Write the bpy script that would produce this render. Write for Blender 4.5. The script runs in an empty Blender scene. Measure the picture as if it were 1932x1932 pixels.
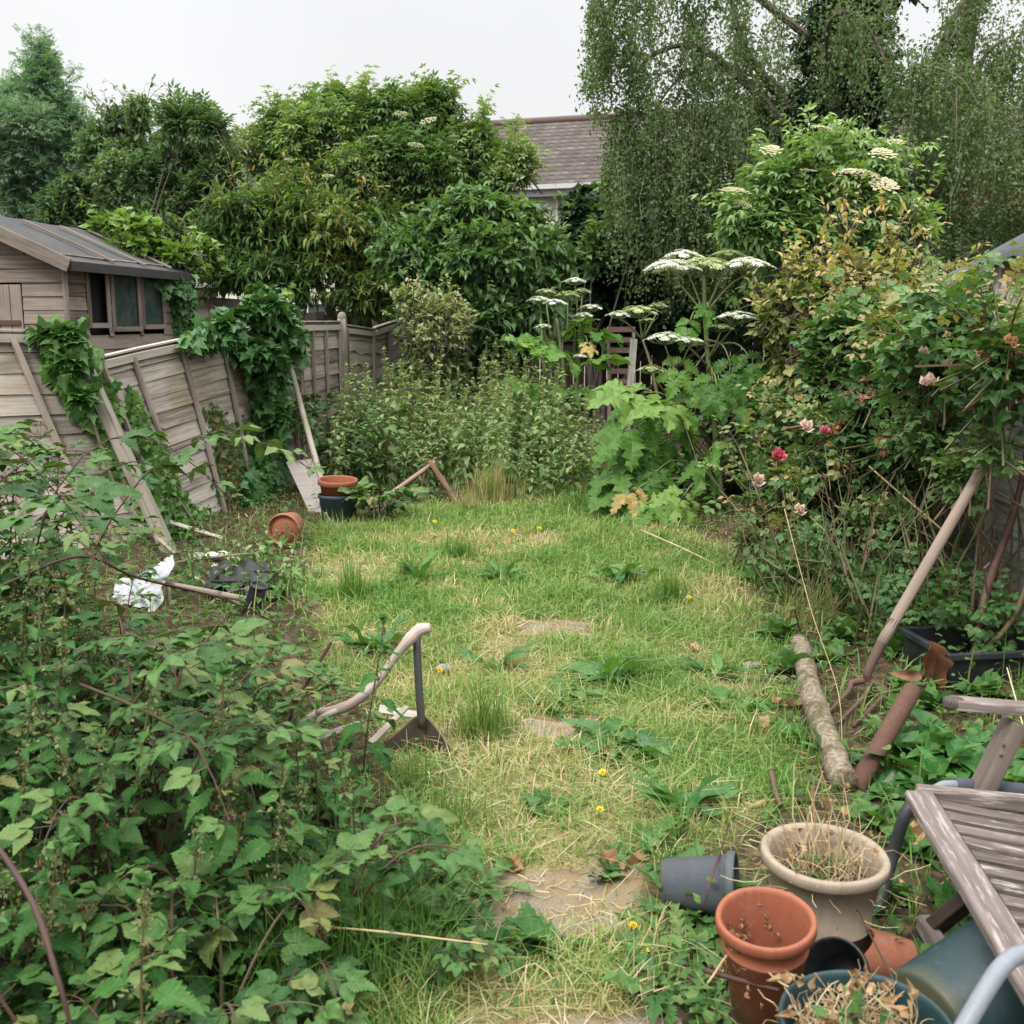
import bpy, math, random
import numpy as np
from mathutils import Vector, Matrix

random.seed(5)
G = np.random.default_rng(11)
PI = math.pi
SC = bpy.context.scene
COL = SC.collection

# ------------------------------------------------------------------ camera model
EYE, FOC, PITCH = 1.72, 2028.0, math.radians(10.1)
CP, SP = math.cos(PITCH), math.sin(PITCH)


def ray(x, y):
    a, b = (x - 966) / FOC, -(y - 966) / FOC
    return np.array([a, CP + b * SP, -SP + b * CP])


def at(x, y, Y):
    r = ray(x, y)
    k = Y / r[1]
    return np.array([r[0] * k, Y, EYE + r[2] * k])


def proj(P):
    P = np.asarray(P, float)
    dx, dy, dz = P[..., 0], P[..., 1], P[..., 2] - EYE
    dpt = dy * CP - dz * SP
    return 966 + dx / dpt * FOC, 966 - (dy * SP + dz * CP) / dpt * FOC


def gp(x, y, z=0.0):
    r = ray(x, y)
    k = (z - EYE) / r[2]
    return np.array([r[0] * k, r[1] * k, z])


# ------------------------------------------------------------------ noise
def _hash(i, j, s):
    h = np.sin(i * 127.1 + j * 311.7 + s * 74.7) * 43758.5453
    return h - np.floor(h)


def vn(x, y, s=0):
    x, y = np.asarray(x, float), np.asarray(y, float)
    i, j = np.floor(x), np.floor(y)
    f, g = x - i, y - j
    f, g = f * f * (3 - 2 * f), g * g * (3 - 2 * g)
    return ((_hash(i, j, s) * (1 - f) + _hash(i + 1, j, s) * f) * (1 - g)
            + (_hash(i, j + 1, s) * (1 - f) + _hash(i + 1, j + 1, s) * f) * g)


def fbm(x, y, s=0):
    return (vn(x, y, s) + .5 * vn(x * 2.1, y * 2.1, s + 1) + .25 * vn(x * 4.3, y * 4.3, s + 2)) / 1.75


def gz(x, y):
    x, y = np.asarray(x, float), np.asarray(y, float)
    near = np.exp(-((x / 6.0) ** 4)) * np.exp(-(((y - 8) / 9.0) ** 4))
    z = (fbm(x * 1.1, y * 1.1, 3) - .5) * .07 + (vn(x * 5, y * 5, 9) - .5) * .018
    z = z + .10 * np.clip((-x - 1.9) / .8, 0, 1) + .05 * np.clip((x - 1.7) / .6, 0, 1)
    return z * near


def gzf(x, y):
    return float(gz(x, y))


# ------------------------------------------------------------------ objects
def tag(o, label=None, cat=None, group=None, kind=None):
    if label: o['label'] = label
    if cat: o['category'] = cat
    if group: o['group'] = group
    if kind: o['kind'] = kind
    return o


def thing(name, loc, label, cat, group=None, rz=0.0):
    o = bpy.data.objects.new(name, None)
    o.empty_display_size = .1
    COL.objects.link(o)
    o.location = [float(v) for v in loc]
    o.rotation_euler = (0, 0, rz)
    return tag(o, label, cat, group)


def dup(root, loc, rz, scale=1.0, label=None, tilt=(0, 0)):
    r = root.copy()
    COL.objects.link(r)
    r.location = [float(v) for v in loc]
    r.rotation_euler = (tilt[0], tilt[1], rz)
    r.scale = (scale,) * 3 if np.isscalar(scale) else scale
    if label: r['label'] = label
    for ch in list(root.children):
        c = ch.copy()
        COL.objects.link(c)
        c.parent = r
        for g in list(ch.children):
            d = g.copy()
            COL.objects.link(d)
            d.parent = c
    return r


def nz(v):
    v = np.asarray(v, float)
    return v / np.maximum(np.linalg.norm(v, axis=-1, keepdims=True), 1e-9)


def frames(d, up):
    d = nz(d)
    s = nz(np.cross(up, d) + 1e-7)
    return np.stack([d, s, np.cross(d, s)], axis=2)


class MB:
    """collects geometry in world space (or local, when off is None) and links it as one mesh"""

    def __init__(self):
        self.V, self.L, self.T, self.A, self.n = [], [], [], [], 0

    def add(self, V, L, T, A):
        V = np.asarray(V, float)
        self.V.append(V)
        self.L.append(np.asarray(L, np.int64).ravel() + self.n)
        self.T.append(np.asarray(T, np.int64).ravel())
        self.A.append(np.asarray(A, float))
        self.n += len(V)

    def inst(self, tpls, T, d, up, size, rnd):
        T, d, up = np.atleast_2d(T), np.atleast_2d(d), np.atleast_2d(up)
        k = len(T)
        up = np.broadcast_to(up, (k, 3))
        size = np.broadcast_to(np.asarray(size, float), (k,))
        rnd = np.broadcast_to(np.asarray(rnd, float), (k,))
        M = frames(d, up)
        if not isinstance(tpls, list): tpls = [tpls]
        pick = G.integers(0, len(tpls), k)
        for q, t in enumerate(tpls):
            m = np.nonzero(pick == q)[0]
            if not len(m): continue
            W = np.einsum('kij,nj->kni', M[m], t['V']) * size[m, None, None] + T[m, None, :]
            nv = len(t['V'])
            A = np.empty((len(m), nv, 3))
            A[:, :, 0] = t['uv'][:, 0]
            A[:, :, 1] = t['uv'][:, 1]
            A[:, :, 2] = rnd[m, None]
            L = (t['L'][None, :] + (np.arange(len(m)) * nv)[:, None])
            self.add(W.reshape(-1, 3), L, np.tile(t['T'], len(m)), A.reshape(-1, 3))

    def curves(self, P, r, sides=4, rnd=None, ref=(.83, .55, .07)):
        P = np.asarray(P, float)
        if P.ndim == 2: P = P[None]
        k, m, _ = P.shape
        r = np.broadcast_to(np.asarray(r, float), (k, m))
        T = nz(np.gradient(P, axis=1))
        refs = np.array([ref, (-.31, .42, .85), (.5, -.8, .33)], float)
        refs /= np.linalg.norm(refs, axis=1, keepdims=True)
        worst = np.abs(np.einsum('kmi,ri->rkm', T, refs)).max(2)
        s = nz(np.cross(T, refs[np.argmin(worst, 0)][:, None, :]))
        n = np.cross(T, s)
        a = np.arange(sides) / sides * 2 * PI
        V = (P[:, :, None, :] + r[:, :, None, None] * (np.cos(a)[None, None, :, None] * s[:, :, None, :]
                                                        + np.sin(a)[None, None, :, None] * n[:, :, None, :]))
        A = np.empty((k, m, sides, 3))
        ln = np.concatenate([np.zeros((k, 1)), np.cumsum(np.linalg.norm(np.diff(P, axis=1), axis=2), axis=1)], 1)
        A[..., 0] = ln[:, :, None]
        A[..., 1] = (np.abs(a / PI - 1))[None, None, :] * .2
        A[..., 2] = (G.random(k) if rnd is None else np.broadcast_to(rnd, (k,)))[:, None, None]
        i = np.arange(m - 1)[:, None] * sides
        j = np.arange(sides)[None, :]
        j2 = (j + 1) % sides
        q = np.stack([i + j, i + j2, i + sides + j2, i + sides + j], axis=-1).reshape(-1, 4)
        cap = np.stack([np.arange(sides)[::-1], (m - 1) * sides + np.arange(sides)])
        L1 = np.concatenate([q.ravel(), cap.ravel()])
        T1 = np.concatenate([np.full(len(q), 4), np.full(2, sides)])
        L = L1[None, :] + (np.arange(k) * m * sides)[:, None]
        self.add(V.reshape(-1, 3), L, np.tile(T1, k), A.reshape(-1, 3))

    def path(self, pts, radii, sides=8, sub=5, rnd=None, wob=0.0):
        """one smooth tube through pts (Catmull-Rom)"""
        P = spline(pts, sub)
        R = np.interp(np.linspace(0, 1, len(P)), np.linspace(0, 1, len(radii)), radii) if np.ndim(radii) else np.full(len(P), radii)
        if wob: R = R * (1 + wob * (G.random(len(P)) - .5))
        self.curves(P[None], R[None], sides, None if rnd is None else np.array([rnd]))

    def box(self, c, size, R=None, rnd=None, taper=1.0):
        hx, hy, hz = np.asarray(size, float) / 2
        V = np.array([[x, y, z] for x in (-hx, hx) for y in (-hy, hy) for z in (-hz, hz)])
        ax = int(np.argmax(size))
        o = [q for q in range(3) if q != ax]
        A = np.stack([V[:, ax], V[:, o[0]] + V[:, o[1]], np.full(8, random.random() if rnd is None else rnd)], 1)
        if taper != 1.0:
            m = V[:, ax] > 0
            for q in o: V[m, q] *= taper
        if R is not None: V = V @ np.asarray(R, float).T
        F = [[0, 1, 3, 2], [4, 6, 7, 5], [0, 4, 5, 1], [2, 3, 7, 6], [0, 2, 6, 4], [1, 5, 7, 3]]
        self.add(V + np.asarray(c, float), F, [4] * 6, A)

    def sweep(self, P, w, h, up, rnd=.5, taper=None):
        """rectangular section carried along a polyline, grain running on without a break"""
        P = np.asarray(P, float)
        T = nz(np.gradient(P, axis=0))
        s = nz(np.cross(np.asarray(up, float), T))
        n = np.cross(T, s)
        k = np.ones(len(P)) if taper is None else np.asarray(taper)
        ring = [(-w / 2, -h / 2), (w / 2, -h / 2), (w / 2, h / 2), (-w / 2, h / 2)]
        V = np.stack([P + s * (a * k)[:, None] + n * (b * k)[:, None] for a, b in ring], 1)
        ln = np.concatenate([[0], np.cumsum(np.linalg.norm(np.diff(P, axis=0), axis=1))])
        A = np.empty((len(P), 4, 3))
        A[..., 0] = ln[:, None]
        A[..., 1] = np.array([a + b for a, b in ring])[None]
        A[..., 2] = rnd
        F, m = [], len(P)
        for i in range(m - 1):
            for j in range(4): F.append([i * 4 + j, i * 4 + (j + 1) % 4, i * 4 + 4 + (j + 1) % 4, i * 4 + 4 + j])
        F += [[3, 2, 1, 0], [m * 4 - 4, m * 4 - 3, m * 4 - 2, m * 4 - 1]]
        self.add(V.reshape(-1, 3), F, [4] * len(F), A.reshape(-1, 3))

    def bar(self, p0, p1, w, h, up=(0, 0, 1), rnd=None, taper=1.0):
        p0, p1 = np.asarray(p0, float), np.asarray(p1, float)
        M = frames((p1 - p0)[None], np.asarray(up, float)[None])[0]
        self.box((p0 + p1) / 2, (np.linalg.norm(p1 - p0), w, h), M, rnd, taper)

    def grid(self, P, rnd=0.0, uv=None):
        """P (a,b,3) sheet"""
        a, b, _ = P.shape
        i, j = np.arange(a - 1)[:, None], np.arange(b - 1)[None, :]
        q = np.stack([i * b + j, (i + 1) * b + j, (i + 1) * b + j + 1, i * b + j + 1], -1).reshape(-1, 4)
        A = np.empty((a, b, 3))
        if uv is None:
            A[..., 0] = np.linspace(0, 1, a)[:, None]
            A[..., 1] = np.linspace(0, 1, b)[None, :]
        else:
            A[..., 0], A[..., 1] = uv
        A[..., 2] = rnd
        self.add(P.reshape(-1, 3), q, np.full(len(q), 4), A.reshape(-1, 3))

    def lathe(self, prof, M=None, n=40, rnd=0.0, wob=0.0, seed=0):
        prof = np.asarray(prof, float)
        a = np.arange(n) / n * 2 * PI
        k = 1 + wob * (np.sin(a * 2 + seed) * .6 + np.sin(a * 3 + seed * 2.3) * .4)
        V = np.stack([prof[:, 0, None] * np.cos(a) * k, prof[:, 0, None] * np.sin(a) / k, np.repeat(prof[:, 1, None], n, 1)], -1)
        m = len(prof)
        i, j = np.arange(m - 1)[:, None] * n, np.arange(n)[None, :]
        j2 = (j + 1) % n
        q = np.stack([i + j, i + j2, i + n + j2, i + n + j], -1).reshape(-1, 4)
        A = np.empty((m, n, 3))
        A[..., 0] = prof[:, 1, None]
        A[..., 1] = (np.abs(a / PI - 1))[None, :]
        A[..., 2] = rnd
        V = V.reshape(-1, 3)
        if M is not None:
            M = np.array(M)
            V = V @ M[:3, :3].T + M[:3, 3]
        self.add(V, q, np.full(len(q), 4), A.reshape(-1, 3))

    def build(self, name, mat, parent=None, smooth=False, bevel=0.0, label=None, cat=None, group=None, kind=None, local=False):
        V, L, T, A = np.concatenate(self.V), np.concatenate(self.L), np.concatenate(self.T), np.concatenate(self.A)
        if parent is not None and not local:
            # the parents are unrotated, unscaled Empties or meshes when world coordinates are used
            p, o = parent, np.zeros(3)
            while p is not None:
                o += np.array(p.location)
                p = p.parent
            V = V - o
        me = bpy.data.meshes.new(name)
        me.vertices.add(len(V))
        me.vertices.foreach_set('co', V.astype(np.float32).ravel())
        me.loops.add(len(L))
        me.loops.foreach_set('vertex_index', L.astype(np.int32))
        me.polygons.add(len(T))
        me.polygons.foreach_set('loop_start', (np.cumsum(T) - T).astype(np.int32))
        me.polygons.foreach_set('use_smooth', np.full(len(T), bool(smooth)))
        at_ = me.attributes.new('lf', 'FLOAT_VECTOR', 'POINT')
        at_.data.foreach_set('vector', A.astype(np.float32).ravel())
        me.update(calc_edges=True)
        me.materials.append(mat)
        o = bpy.data.objects.new(name, me)
        COL.objects.link(o)
        if parent is not None: o.parent = parent
        if bevel:
            b = o.modifiers.new('bevel', 'BEVEL')
            b.width, b.segments, b.limit_method = bevel, 2, 'ANGLE'
        return tag(o, label, cat, group, kind)


def spline(pts, sub=5):
    P = np.asarray(pts, float)
    if len(P) == 2: return P[0] + (P[1] - P[0]) * np.linspace(0, 1, sub + 1)[:, None]
    Q = np.vstack([2 * P[0] - P[1], P, 2 * P[-1] - P[-2]])
    out = []
    for i in range(len(P) - 1):
        a, b, c, d = Q[i:i + 4]
        for t in np.linspace(0, 1, sub, endpoint=False):
            out.append(.5 * (2 * b + (c - a) * t + (2 * a - 5 * b + 4 * c - d) * t * t + (3 * b - a - 3 * c + d) * t ** 3))
    out.append(P[-1])
    return np.array(out)


def unit(k):
    return nz(G.normal(size=(k, 3)))


# ------------------------------------------------------------------ leaf shapes (x along the leaf, y across, z up)
def tpl(V, F, uv):
    return dict(V=np.asarray(V, float), L=np.concatenate([np.asarray(f) for f in F]), T=np.array([len(f) for f in F]), uv=np.asarray(uv, float))


def blade(n, wf, fold=.2, droop=.25, serr=0.0, wave=0.0, ph=0.0, twist=0.0):
    t = np.linspace(0, 1, n + 1)
    w = np.maximum(wf(t), .004)
    i = np.arange(n + 1)
    odd = (i % 2 == 1) & (i < n)
    we = w * np.where(odd, 1 - serr, 1.0)
    xe = t - np.where(odd, serr * .12 / n * 8, -serr * .02)
    zm = -droop * t ** 2
    ze = zm + fold * w + wave * np.sin(t * 9 + ph) * w
    zr = zm + fold * w + wave * np.sin(t * 8 + ph + 2) * w
    V = np.concatenate([np.stack([xe, we, ze + twist * w * t], 1), np.stack([t, 0 * t, zm], 1), np.stack([xe, -we, zr - twist * w * t], 1)])
    uv = np.concatenate([np.stack([t, 0 * t + 1], 1), np.stack([t, 0 * t], 1), np.stack([t, 0 * t - 1], 1)])
    N = n + 1
    F = []
    for a in range(n):
        F.append([N + a, N + a + 1, a + 1, a])
        F.append([2 * N + a, 2 * N + a + 1, N + a + 1, N + a])
    return tpl(V, F, uv)


def comp(parts):
    V, L, T, UV, n = [], [], [], [], 0
    for t, off, yaw, pitch, s in parts:
        R = np.array(Matrix.Rotation(yaw, 3, 'Z') @ Matrix.Rotation(pitch, 3, 'Y'))
        V.append(t['V'] * s @ R.T + np.asarray(off))
        L.append(t['L'] + n)
        T.append(t['T'])
        UV.append(t['uv'])
        n += len(t['V'])
    return dict(V=np.concatenate(V), L=np.concatenate(L), T=np.concatenate(T), uv=np.concatenate(UV))


def ovate(W, p=.7, q=.9):
    return lambda t: W * np.clip(np.sin(PI * np.clip(t, 0, 1) ** p), 0, 1) ** q


def rhomb(w=.28, fold=.1, droop=.1, x=.45):
    return tpl([[0, 0, 0], [x, w, fold], [1, 0, -droop], [x, -w, fold]], [[0, 2, 1], [0, 3, 2]], [[0, 0], [x, 1], [1, 0], [x, -1]])


RH = [rhomb(.3, .1, .15), rhomb(.24, .02, .3), rhomb(.34, .15, .0)]
OV = [blade(3, ovate(.24), .25, d, ph=q, wave=.3) for q, d in enumerate((.15, .35, .5))]
OVW = [blade(4, ovate(.36), .15, d, ph=q, wave=.25) for q, d in enumerate((.1, .3, .45))]
LANCE = [blade(5, ovate(.13, .8), .35, d, ph=q, wave=.4) for q, d in enumerate((.2, .45, .7))]
NET = [blade(20, ovate(.31, .55, .9), .2, d, .3, .22, q, tw) for q, (d, tw) in enumerate(((.18, .1), (.35, -.15), (.5, .2), (.28, 0)))]
NETS = [blade(8, ovate(.31, .55, .85), .15, d, .2, .2, q) for q, d in enumerate((.2, .4, .6))]
BRA = [blade(18, ovate(.335, .62, .85), .16, d, .17, .2, q, .2 * (q - 1)) for q, d in enumerate((.12, .28, .4))]
DOCK = [blade(14, ovate(.135, .85, .7), .3, d, .06, .8, q * 2., tw) for q, (d, tw) in enumerate(((.25, .3), (.5, -.4), (.75, .2), (.4, 0)))]
HOST = [blade(10, ovate(.2, .75, .8), .35, d, 0, .4, q * 2., .2 * (q - 1)) for q, d in enumerate((.3, .55, .8))]
DAND = [blade(12, lambda t: .17 * np.sin(PI * np.clip(t, 0, 1) ** 1.3) ** .6, .2, d, .62, .4, q) for q, d in enumerate((.2, .45, .7))]


def trifol(L):
    return [comp([(l, (.25, 0, 0), 0, 0, .75), (l, (.22, .03, 0), 1.0, .1, .6), (l, (.22, -.03, 0), -1.0, .15, .6)]) for l in L]


def pinnate(l, n, s=.42, w=1.1):
    p = []
    for q in range(n):
        x = .22 + .5 * q / max(n - 1, 1)
        p += [(l, (x, .02, -.1 * x * x), w, .1, s), (l, (x, -.02, -.1 * x * x), -w, .1, s)]
    p.append((l, (.74, 0, -.06), 0, .1, s))
    return comp(p)


TRI = trifol(BRA)
ROSE = [pinnate(blade(4, ovate(.34, .8, .75), .15, d, 0, .15, q), 2, .4) for q, d in enumerate((.1, .3, .45))]
ELD = [pinnate(blade(3, ovate(.2, .75), .2, d), 2, .42, .95) for d in (.2, .45, .7)]
ASH = [pinnate(rhomb(.17, .06, d), 4, .34, 1.0) for d in (.1, .35)]


def fan(half, mid, droop=.2, cup=.1):
    up = [p for p in half]
    pts = up + [(x, -y) for x, y in reversed(up[1:-1])]
    V = [[mid, 0, -droop * mid ** 2]] + [[x, y, cup * abs(y) - droop * x * x] for x, y in pts]
    n = len(pts)
    F = [[0, 1 + (i + 1) % n, 1 + i] for i in range(n)]
    F = [f[::-1] for f in F] if False else F
    uv = [[mid, 0]] + [[x, np.sign(y) * min(1, abs(y) * 2)] for x, y in pts]
    return tpl(V, F, uv)


def flip(t):
    F, s = [], 0
    for k in t['T']:
        F.append(t['L'][s:s + k][::-1])
        s += k
    t['L'] = np.concatenate(F)
    return t


IVH = [(0, 0), (-.14, .2), (-.02, .46), (.2, .36), (.42, .56), (.52, .26), (.75, .16), (1.0, 0)]
IVY = [fan(IVH, .3, .25, .12), fan([(x, y * .85) for x, y in IVH], .3, .45, .2), fan([(x, y * 1.1) for x, y in IVH], .3, .1, -.05)]
VINE = [fan([(0, 0), (-.1, .25), (.1, .45), (.3, .34), (.45, .42), (.62, .24), (1.0, 0)], .3, d, c) for d, c in ((.2, .1), (.4, .2))]
HOGL = []
for q in range(3):
    lobe = blade(14, lambda t: .34 * np.sin(PI * np.clip(t, 0, 1) ** .8) ** .7, .1, .25 + .12 * q, .42, .3, q)
    HOGL.append(comp([(lobe, (.42, 0, -.03), 0, .1, .58), (lobe, (.36, .02, -.02), .85, .12, .52), (lobe, (.36, -.02, -.02), -.85, .16, .52),
                      (lobe, (.12, .02, 0), 1.25, .15, .42), (lobe, (.12, -.02, 0), -1.25, .2, .42)]))
SYC = [comp([(blade(6, ovate(.3, .8, .8), .1, d, .3), (0, 0, 0), a, .1, s) for a, s in ((0, 1), (.8, .85), (-.8, .85), (1.6, .55), (-1.6, .55))]) for d in (.2, .5)]
PETAL = [blade(3, lambda t: .5 * np.sin(PI * np.clip(t, 0, 1) ** 1.4) ** .6, -.4, -.35), blade(3, lambda t: .45 * np.sin(PI * np.clip(t, 0, 1) ** 1.4) ** .6, -.5, -.6)]
DEAD = [blade(6, ovate(.3), .7, d, .1, .9, q) for q, d in enumerate((.5, .9, -.4))]
# ------------------------------------------------------------------ materials
def newmat(name):
    m = bpy.data.materials.new(name)
    m.use_nodes = True
    nt = m.node_tree
    nt.nodes.clear()
    out = nt.nodes.new('ShaderNodeOutputMaterial')
    return m, nt, out


def N(nt, typ, ins=None, **props):
    n = nt.nodes.new('ShaderNode' + typ)
    for k, v in props.items(): setattr(n, k, v)
    for k, v in (ins or {}).items():
        if isinstance(v, bpy.types.NodeSocket): nt.links.new(v, n.inputs[k])
        elif isinstance(v, bpy.types.Node): nt.links.new(v.outputs[0], n.inputs[k])
        else: n.inputs[k].default_value = v
    return n


def math_(nt, op, a, b=0.0, c=None, clamp=False):
    ins = {0: a, 1: b}
    if c is not None: ins[2] = c
    return N(nt, 'Math', ins, operation=op, use_clamp=clamp).outputs[0]


def ramp(nt, fac, stops):
    n = N(nt, 'ValToRGB', {0: fac})
    e = n.color_ramp.elements
    while len(e) < len(stops): e.new(.5)
    for q, (p, c) in zip(e, stops):
        q.position = p
        q.color = (*c, 1) if len(c) == 3 else c
    return n.outputs[0]


def mixc(nt, fac, a, b, mode='MIX'):
    n = nt.nodes.new('ShaderNodeMix')
    n.data_type, n.blend_type = 'RGBA', mode
    for i, v in ((0, fac), (6, a), (7, b)):
        if isinstance(v, bpy.types.NodeSocket): nt.links.new(v, n.inputs[i])
        else: n.inputs[i].default_value = (*v, 1) if isinstance(v, (tuple, list)) and len(v) == 3 else v
    return n.outputs[2]


def lf(nt):
    a = N(nt, 'Attribute', attribute_name='lf')
    s = N(nt, 'SeparateXYZ', {0: a.outputs['Vector']})
    return s.outputs[0], s.outputs[1], s.outputs[2], a.outputs['Vector']


def noise(nt, vec, scale, detail=3, rough=.55):
    n = N(nt, 'TexNoise', {'Scale': scale, 'Detail': detail, 'Roughness': rough})
    if vec is not None: nt.links.new(vec, n.inputs['Vector'])
    return n.outputs['Fac']


def objco(nt):
    return N(nt, 'TexCoord').outputs['Object']


def spread(cols, a=0.0, b=1.0):
    return [(a + (b - a) * i / max(len(cols) - 1, 1), c) for i, c in enumerate(cols)]


def leaf_mat(name, cols, rough=.5, trans=.3, vein=.35, spec=.35, nv=7, tint=(1.3, 1.5, .4), mott=.4, pale=.14):
    m, nt, out = newmat(name)
    u, v, r, _ = lf(nt)
    info = N(nt, 'ObjectInfo')
    rr = math_(nt, 'ADD', math_(nt, 'MULTIPLY', r, .86), math_(nt, 'MULTIPLY', info.outputs['Random'], .14))
    base = ramp(nt, rr, spread(cols))
    no = noise(nt, objco(nt), 28, 2)
    k = math_(nt, 'ADD', math_(nt, 'MULTIPLY', no, mott * 2), 1 - mott)
    base = mixc(nt, 1.0, base, N(nt, 'CombineXYZ', {0: k, 1: k, 2: k}).outputs[0], 'MULTIPLY')
    av = math_(nt, 'ABSOLUTE', v)
    if vein:
        mid = math_(nt, 'SUBTRACT', 1.0, math_(nt, 'DIVIDE', av, .1), clamp=True)
        sd = math_(nt, 'FRACT', math_(nt, 'SUBTRACT', math_(nt, 'MULTIPLY', u, float(nv)), math_(nt, 'MULTIPLY', av, 1.6)))
        sd = math_(nt, 'SUBTRACT', 1.0, math_(nt, 'DIVIDE', math_(nt, 'ABSOLUTE', math_(nt, 'SUBTRACT', sd, .5)), .16), clamp=True)
        vm = math_(nt, 'MULTIPLY', math_(nt, 'MAXIMUM', mid, math_(nt, 'MULTIPLY', sd, .55)), vein)
        lite = mixc(nt, .5, mixc(nt, 1.0, base, (1.8, 1.8, 1.5), 'MULTIPLY'), (.16, .24, .07))
        base = mixc(nt, vm, base, lite)
    if nv >= 5:
        sp = noise(nt, objco(nt), 75, 2, .5)
        base = mixc(nt, N(nt, 'MapRange', {0: math_(nt, 'ADD', sp, math_(nt, 'MULTIPLY', r, .06)), 1: .68, 2: .74, 3: 0.0, 4: .65}).outputs[0], base, (.16, .11, .04))
    bk = N(nt, 'NewGeometry').outputs['Backfacing']
    base = mixc(nt, math_(nt, 'MULTIPLY', bk, pale), base, (.22, .27, .17))
    b = N(nt, 'BsdfPrincipled', {'Base Color': base, 'Roughness': rough, 'Specular IOR Level': spec * .5})
    if vein and nv:
        bp = N(nt, 'Bump', {'Strength': .25, 'Distance': .004, 'Height': math_(nt, 'SUBTRACT', 1.0, vm)})
        nt.links.new(bp.outputs[0], b.inputs['Normal'])
    if trans:
        t = N(nt, 'BsdfTranslucent', {'Color': mixc(nt, 1.0, base, tint, 'MULTIPLY')})
        mx = N(nt, 'MixShader', {0: trans, 1: b.outputs[0], 2: t.outputs[0]})
        nt.links.new(mx.outputs[0], out.inputs[0])
    else:
        nt.links.new(b.outputs[0], out.inputs[0])
    return m


def wood_mat(name, dark, light, stain=None, amt=.5, rough=.85, gs=1.0, bump=.5, flake=0.0):
    m, nt, out = newmat(name)
    u, v, r, _ = lf(nt)
    oc = objco(nt)
    off = math_(nt, 'MULTIPLY', r, 41.0)
    gvec = N(nt, 'CombineXYZ', {0: math_(nt, 'MULTIPLY', u, 2.2 * gs), 1: math_(nt, 'MULTIPLY', v, 55 * gs), 2: off}).outputs[0]
    g = noise(nt, gvec, 1.0, 5, .65)
    wvec = N(nt, 'CombineXYZ', {0: math_(nt, 'MULTIPLY', u, 1.3), 1: math_(nt, 'MULTIPLY', v, 15), 2: math_(nt, 'ADD', off, 7.0)}).outputs[0]
    w = noise(nt, wvec, 1.0, 4)
    f = math_(nt, 'ADD', math_(nt, 'MULTIPLY', g, .8), math_(nt, 'MULTIPLY', w, .36))
    f = math_(nt, 'ADD', f, math_(nt, 'MULTIPLY', math_(nt, 'SUBTRACT', r, .5), .3))
    mid = tuple((a + b) / 2 for a, b in zip(dark, light))
    c = ramp(nt, f, [(.24, tuple(q * .5 for q in dark)), (.4, dark), (.58, mid), (.82, light)])
    if stain:
        s = noise(nt, oc, 1.7, 4, .6)
        sm = N(nt, 'MapRange', {0: s, 1: .48, 2: .68, 3: 0.0, 4: amt}).outputs[0]
        c = mixc(nt, sm, c, mixc(nt, 1.0, c, tuple(q * 3.2 for q in stain), 'MULTIPLY'))
    if flake:
        fl = noise(nt, wvec, 5.0, 5, .7)
        fm = N(nt, 'MapRange', {0: fl, 1: .52, 2: .6, 3: 0.0, 4: flake}).outputs[0]
        c = mixc(nt, fm, c, (.42, .38, .36))
    b = N(nt, 'BsdfPrincipled', {'Base Color': c, 'Roughness': rough, 'Specular IOR Level': .25})
    bp = N(nt, 'Bump', {'Strength': bump, 'Distance': .006, 'Height': g})
    nt.links.new(bp.outputs[0], b.inputs['Normal'])
    nt.links.new(b.outputs[0], out.inputs[0])
    return m


def solid_mat(name, col, rough=.5, dirt=(.1, .08, .05), amt=.35, ns=9.0, metal=0.0, bump=.15, spec=.4, col2=None):
    m, nt, out = newmat(name)
    oc = objco(nt)
    n1, n2 = noise(nt, oc, ns, 5, .62), noise(nt, oc, ns * 7, 3, .6)
    c = mixc(nt, n2, tuple(q * .82 for q in col), tuple(min(1, q * 1.16) for q in (col2 or col)))
    dm = N(nt, 'MapRange', {0: n1, 1: .42, 2: .72, 3: 0.0, 4: amt}).outputs[0]
    c = mixc(nt, dm, c, dirt)
    n3 = noise(nt, oc, ns * 2.3, 6, .7)
    c = mixc(nt, N(nt, 'MapRange', {0: n3, 1: .56, 2: .74, 3: 0.0, 4: amt * .55}).outputs[0], c, tuple(.62 * q + .07 for q in col))
    c = mixc(nt, N(nt, 'MapRange', {0: noise(nt, oc, ns * 11, 2, .5), 1: .64, 2: .7, 3: 0.0, 4: amt * 1.1}).outputs[0], c, tuple(q * .4 for q in dirt))
    ro = math_(nt, 'ADD', rough - .08, math_(nt, 'MULTIPLY', n1, .2))
    b = N(nt, 'BsdfPrincipled', {'Base Color': c, 'Roughness': ro, 'Metallic': metal, 'Specular IOR Level': spec})
    bp = N(nt, 'Bump', {'Strength': bump, 'Distance': .004, 'Height': n2})
    nt.links.new(bp.outputs[0], b.inputs['Normal'])
    nt.links.new(b.outputs[0], out.inputs[0])
    return m


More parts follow.
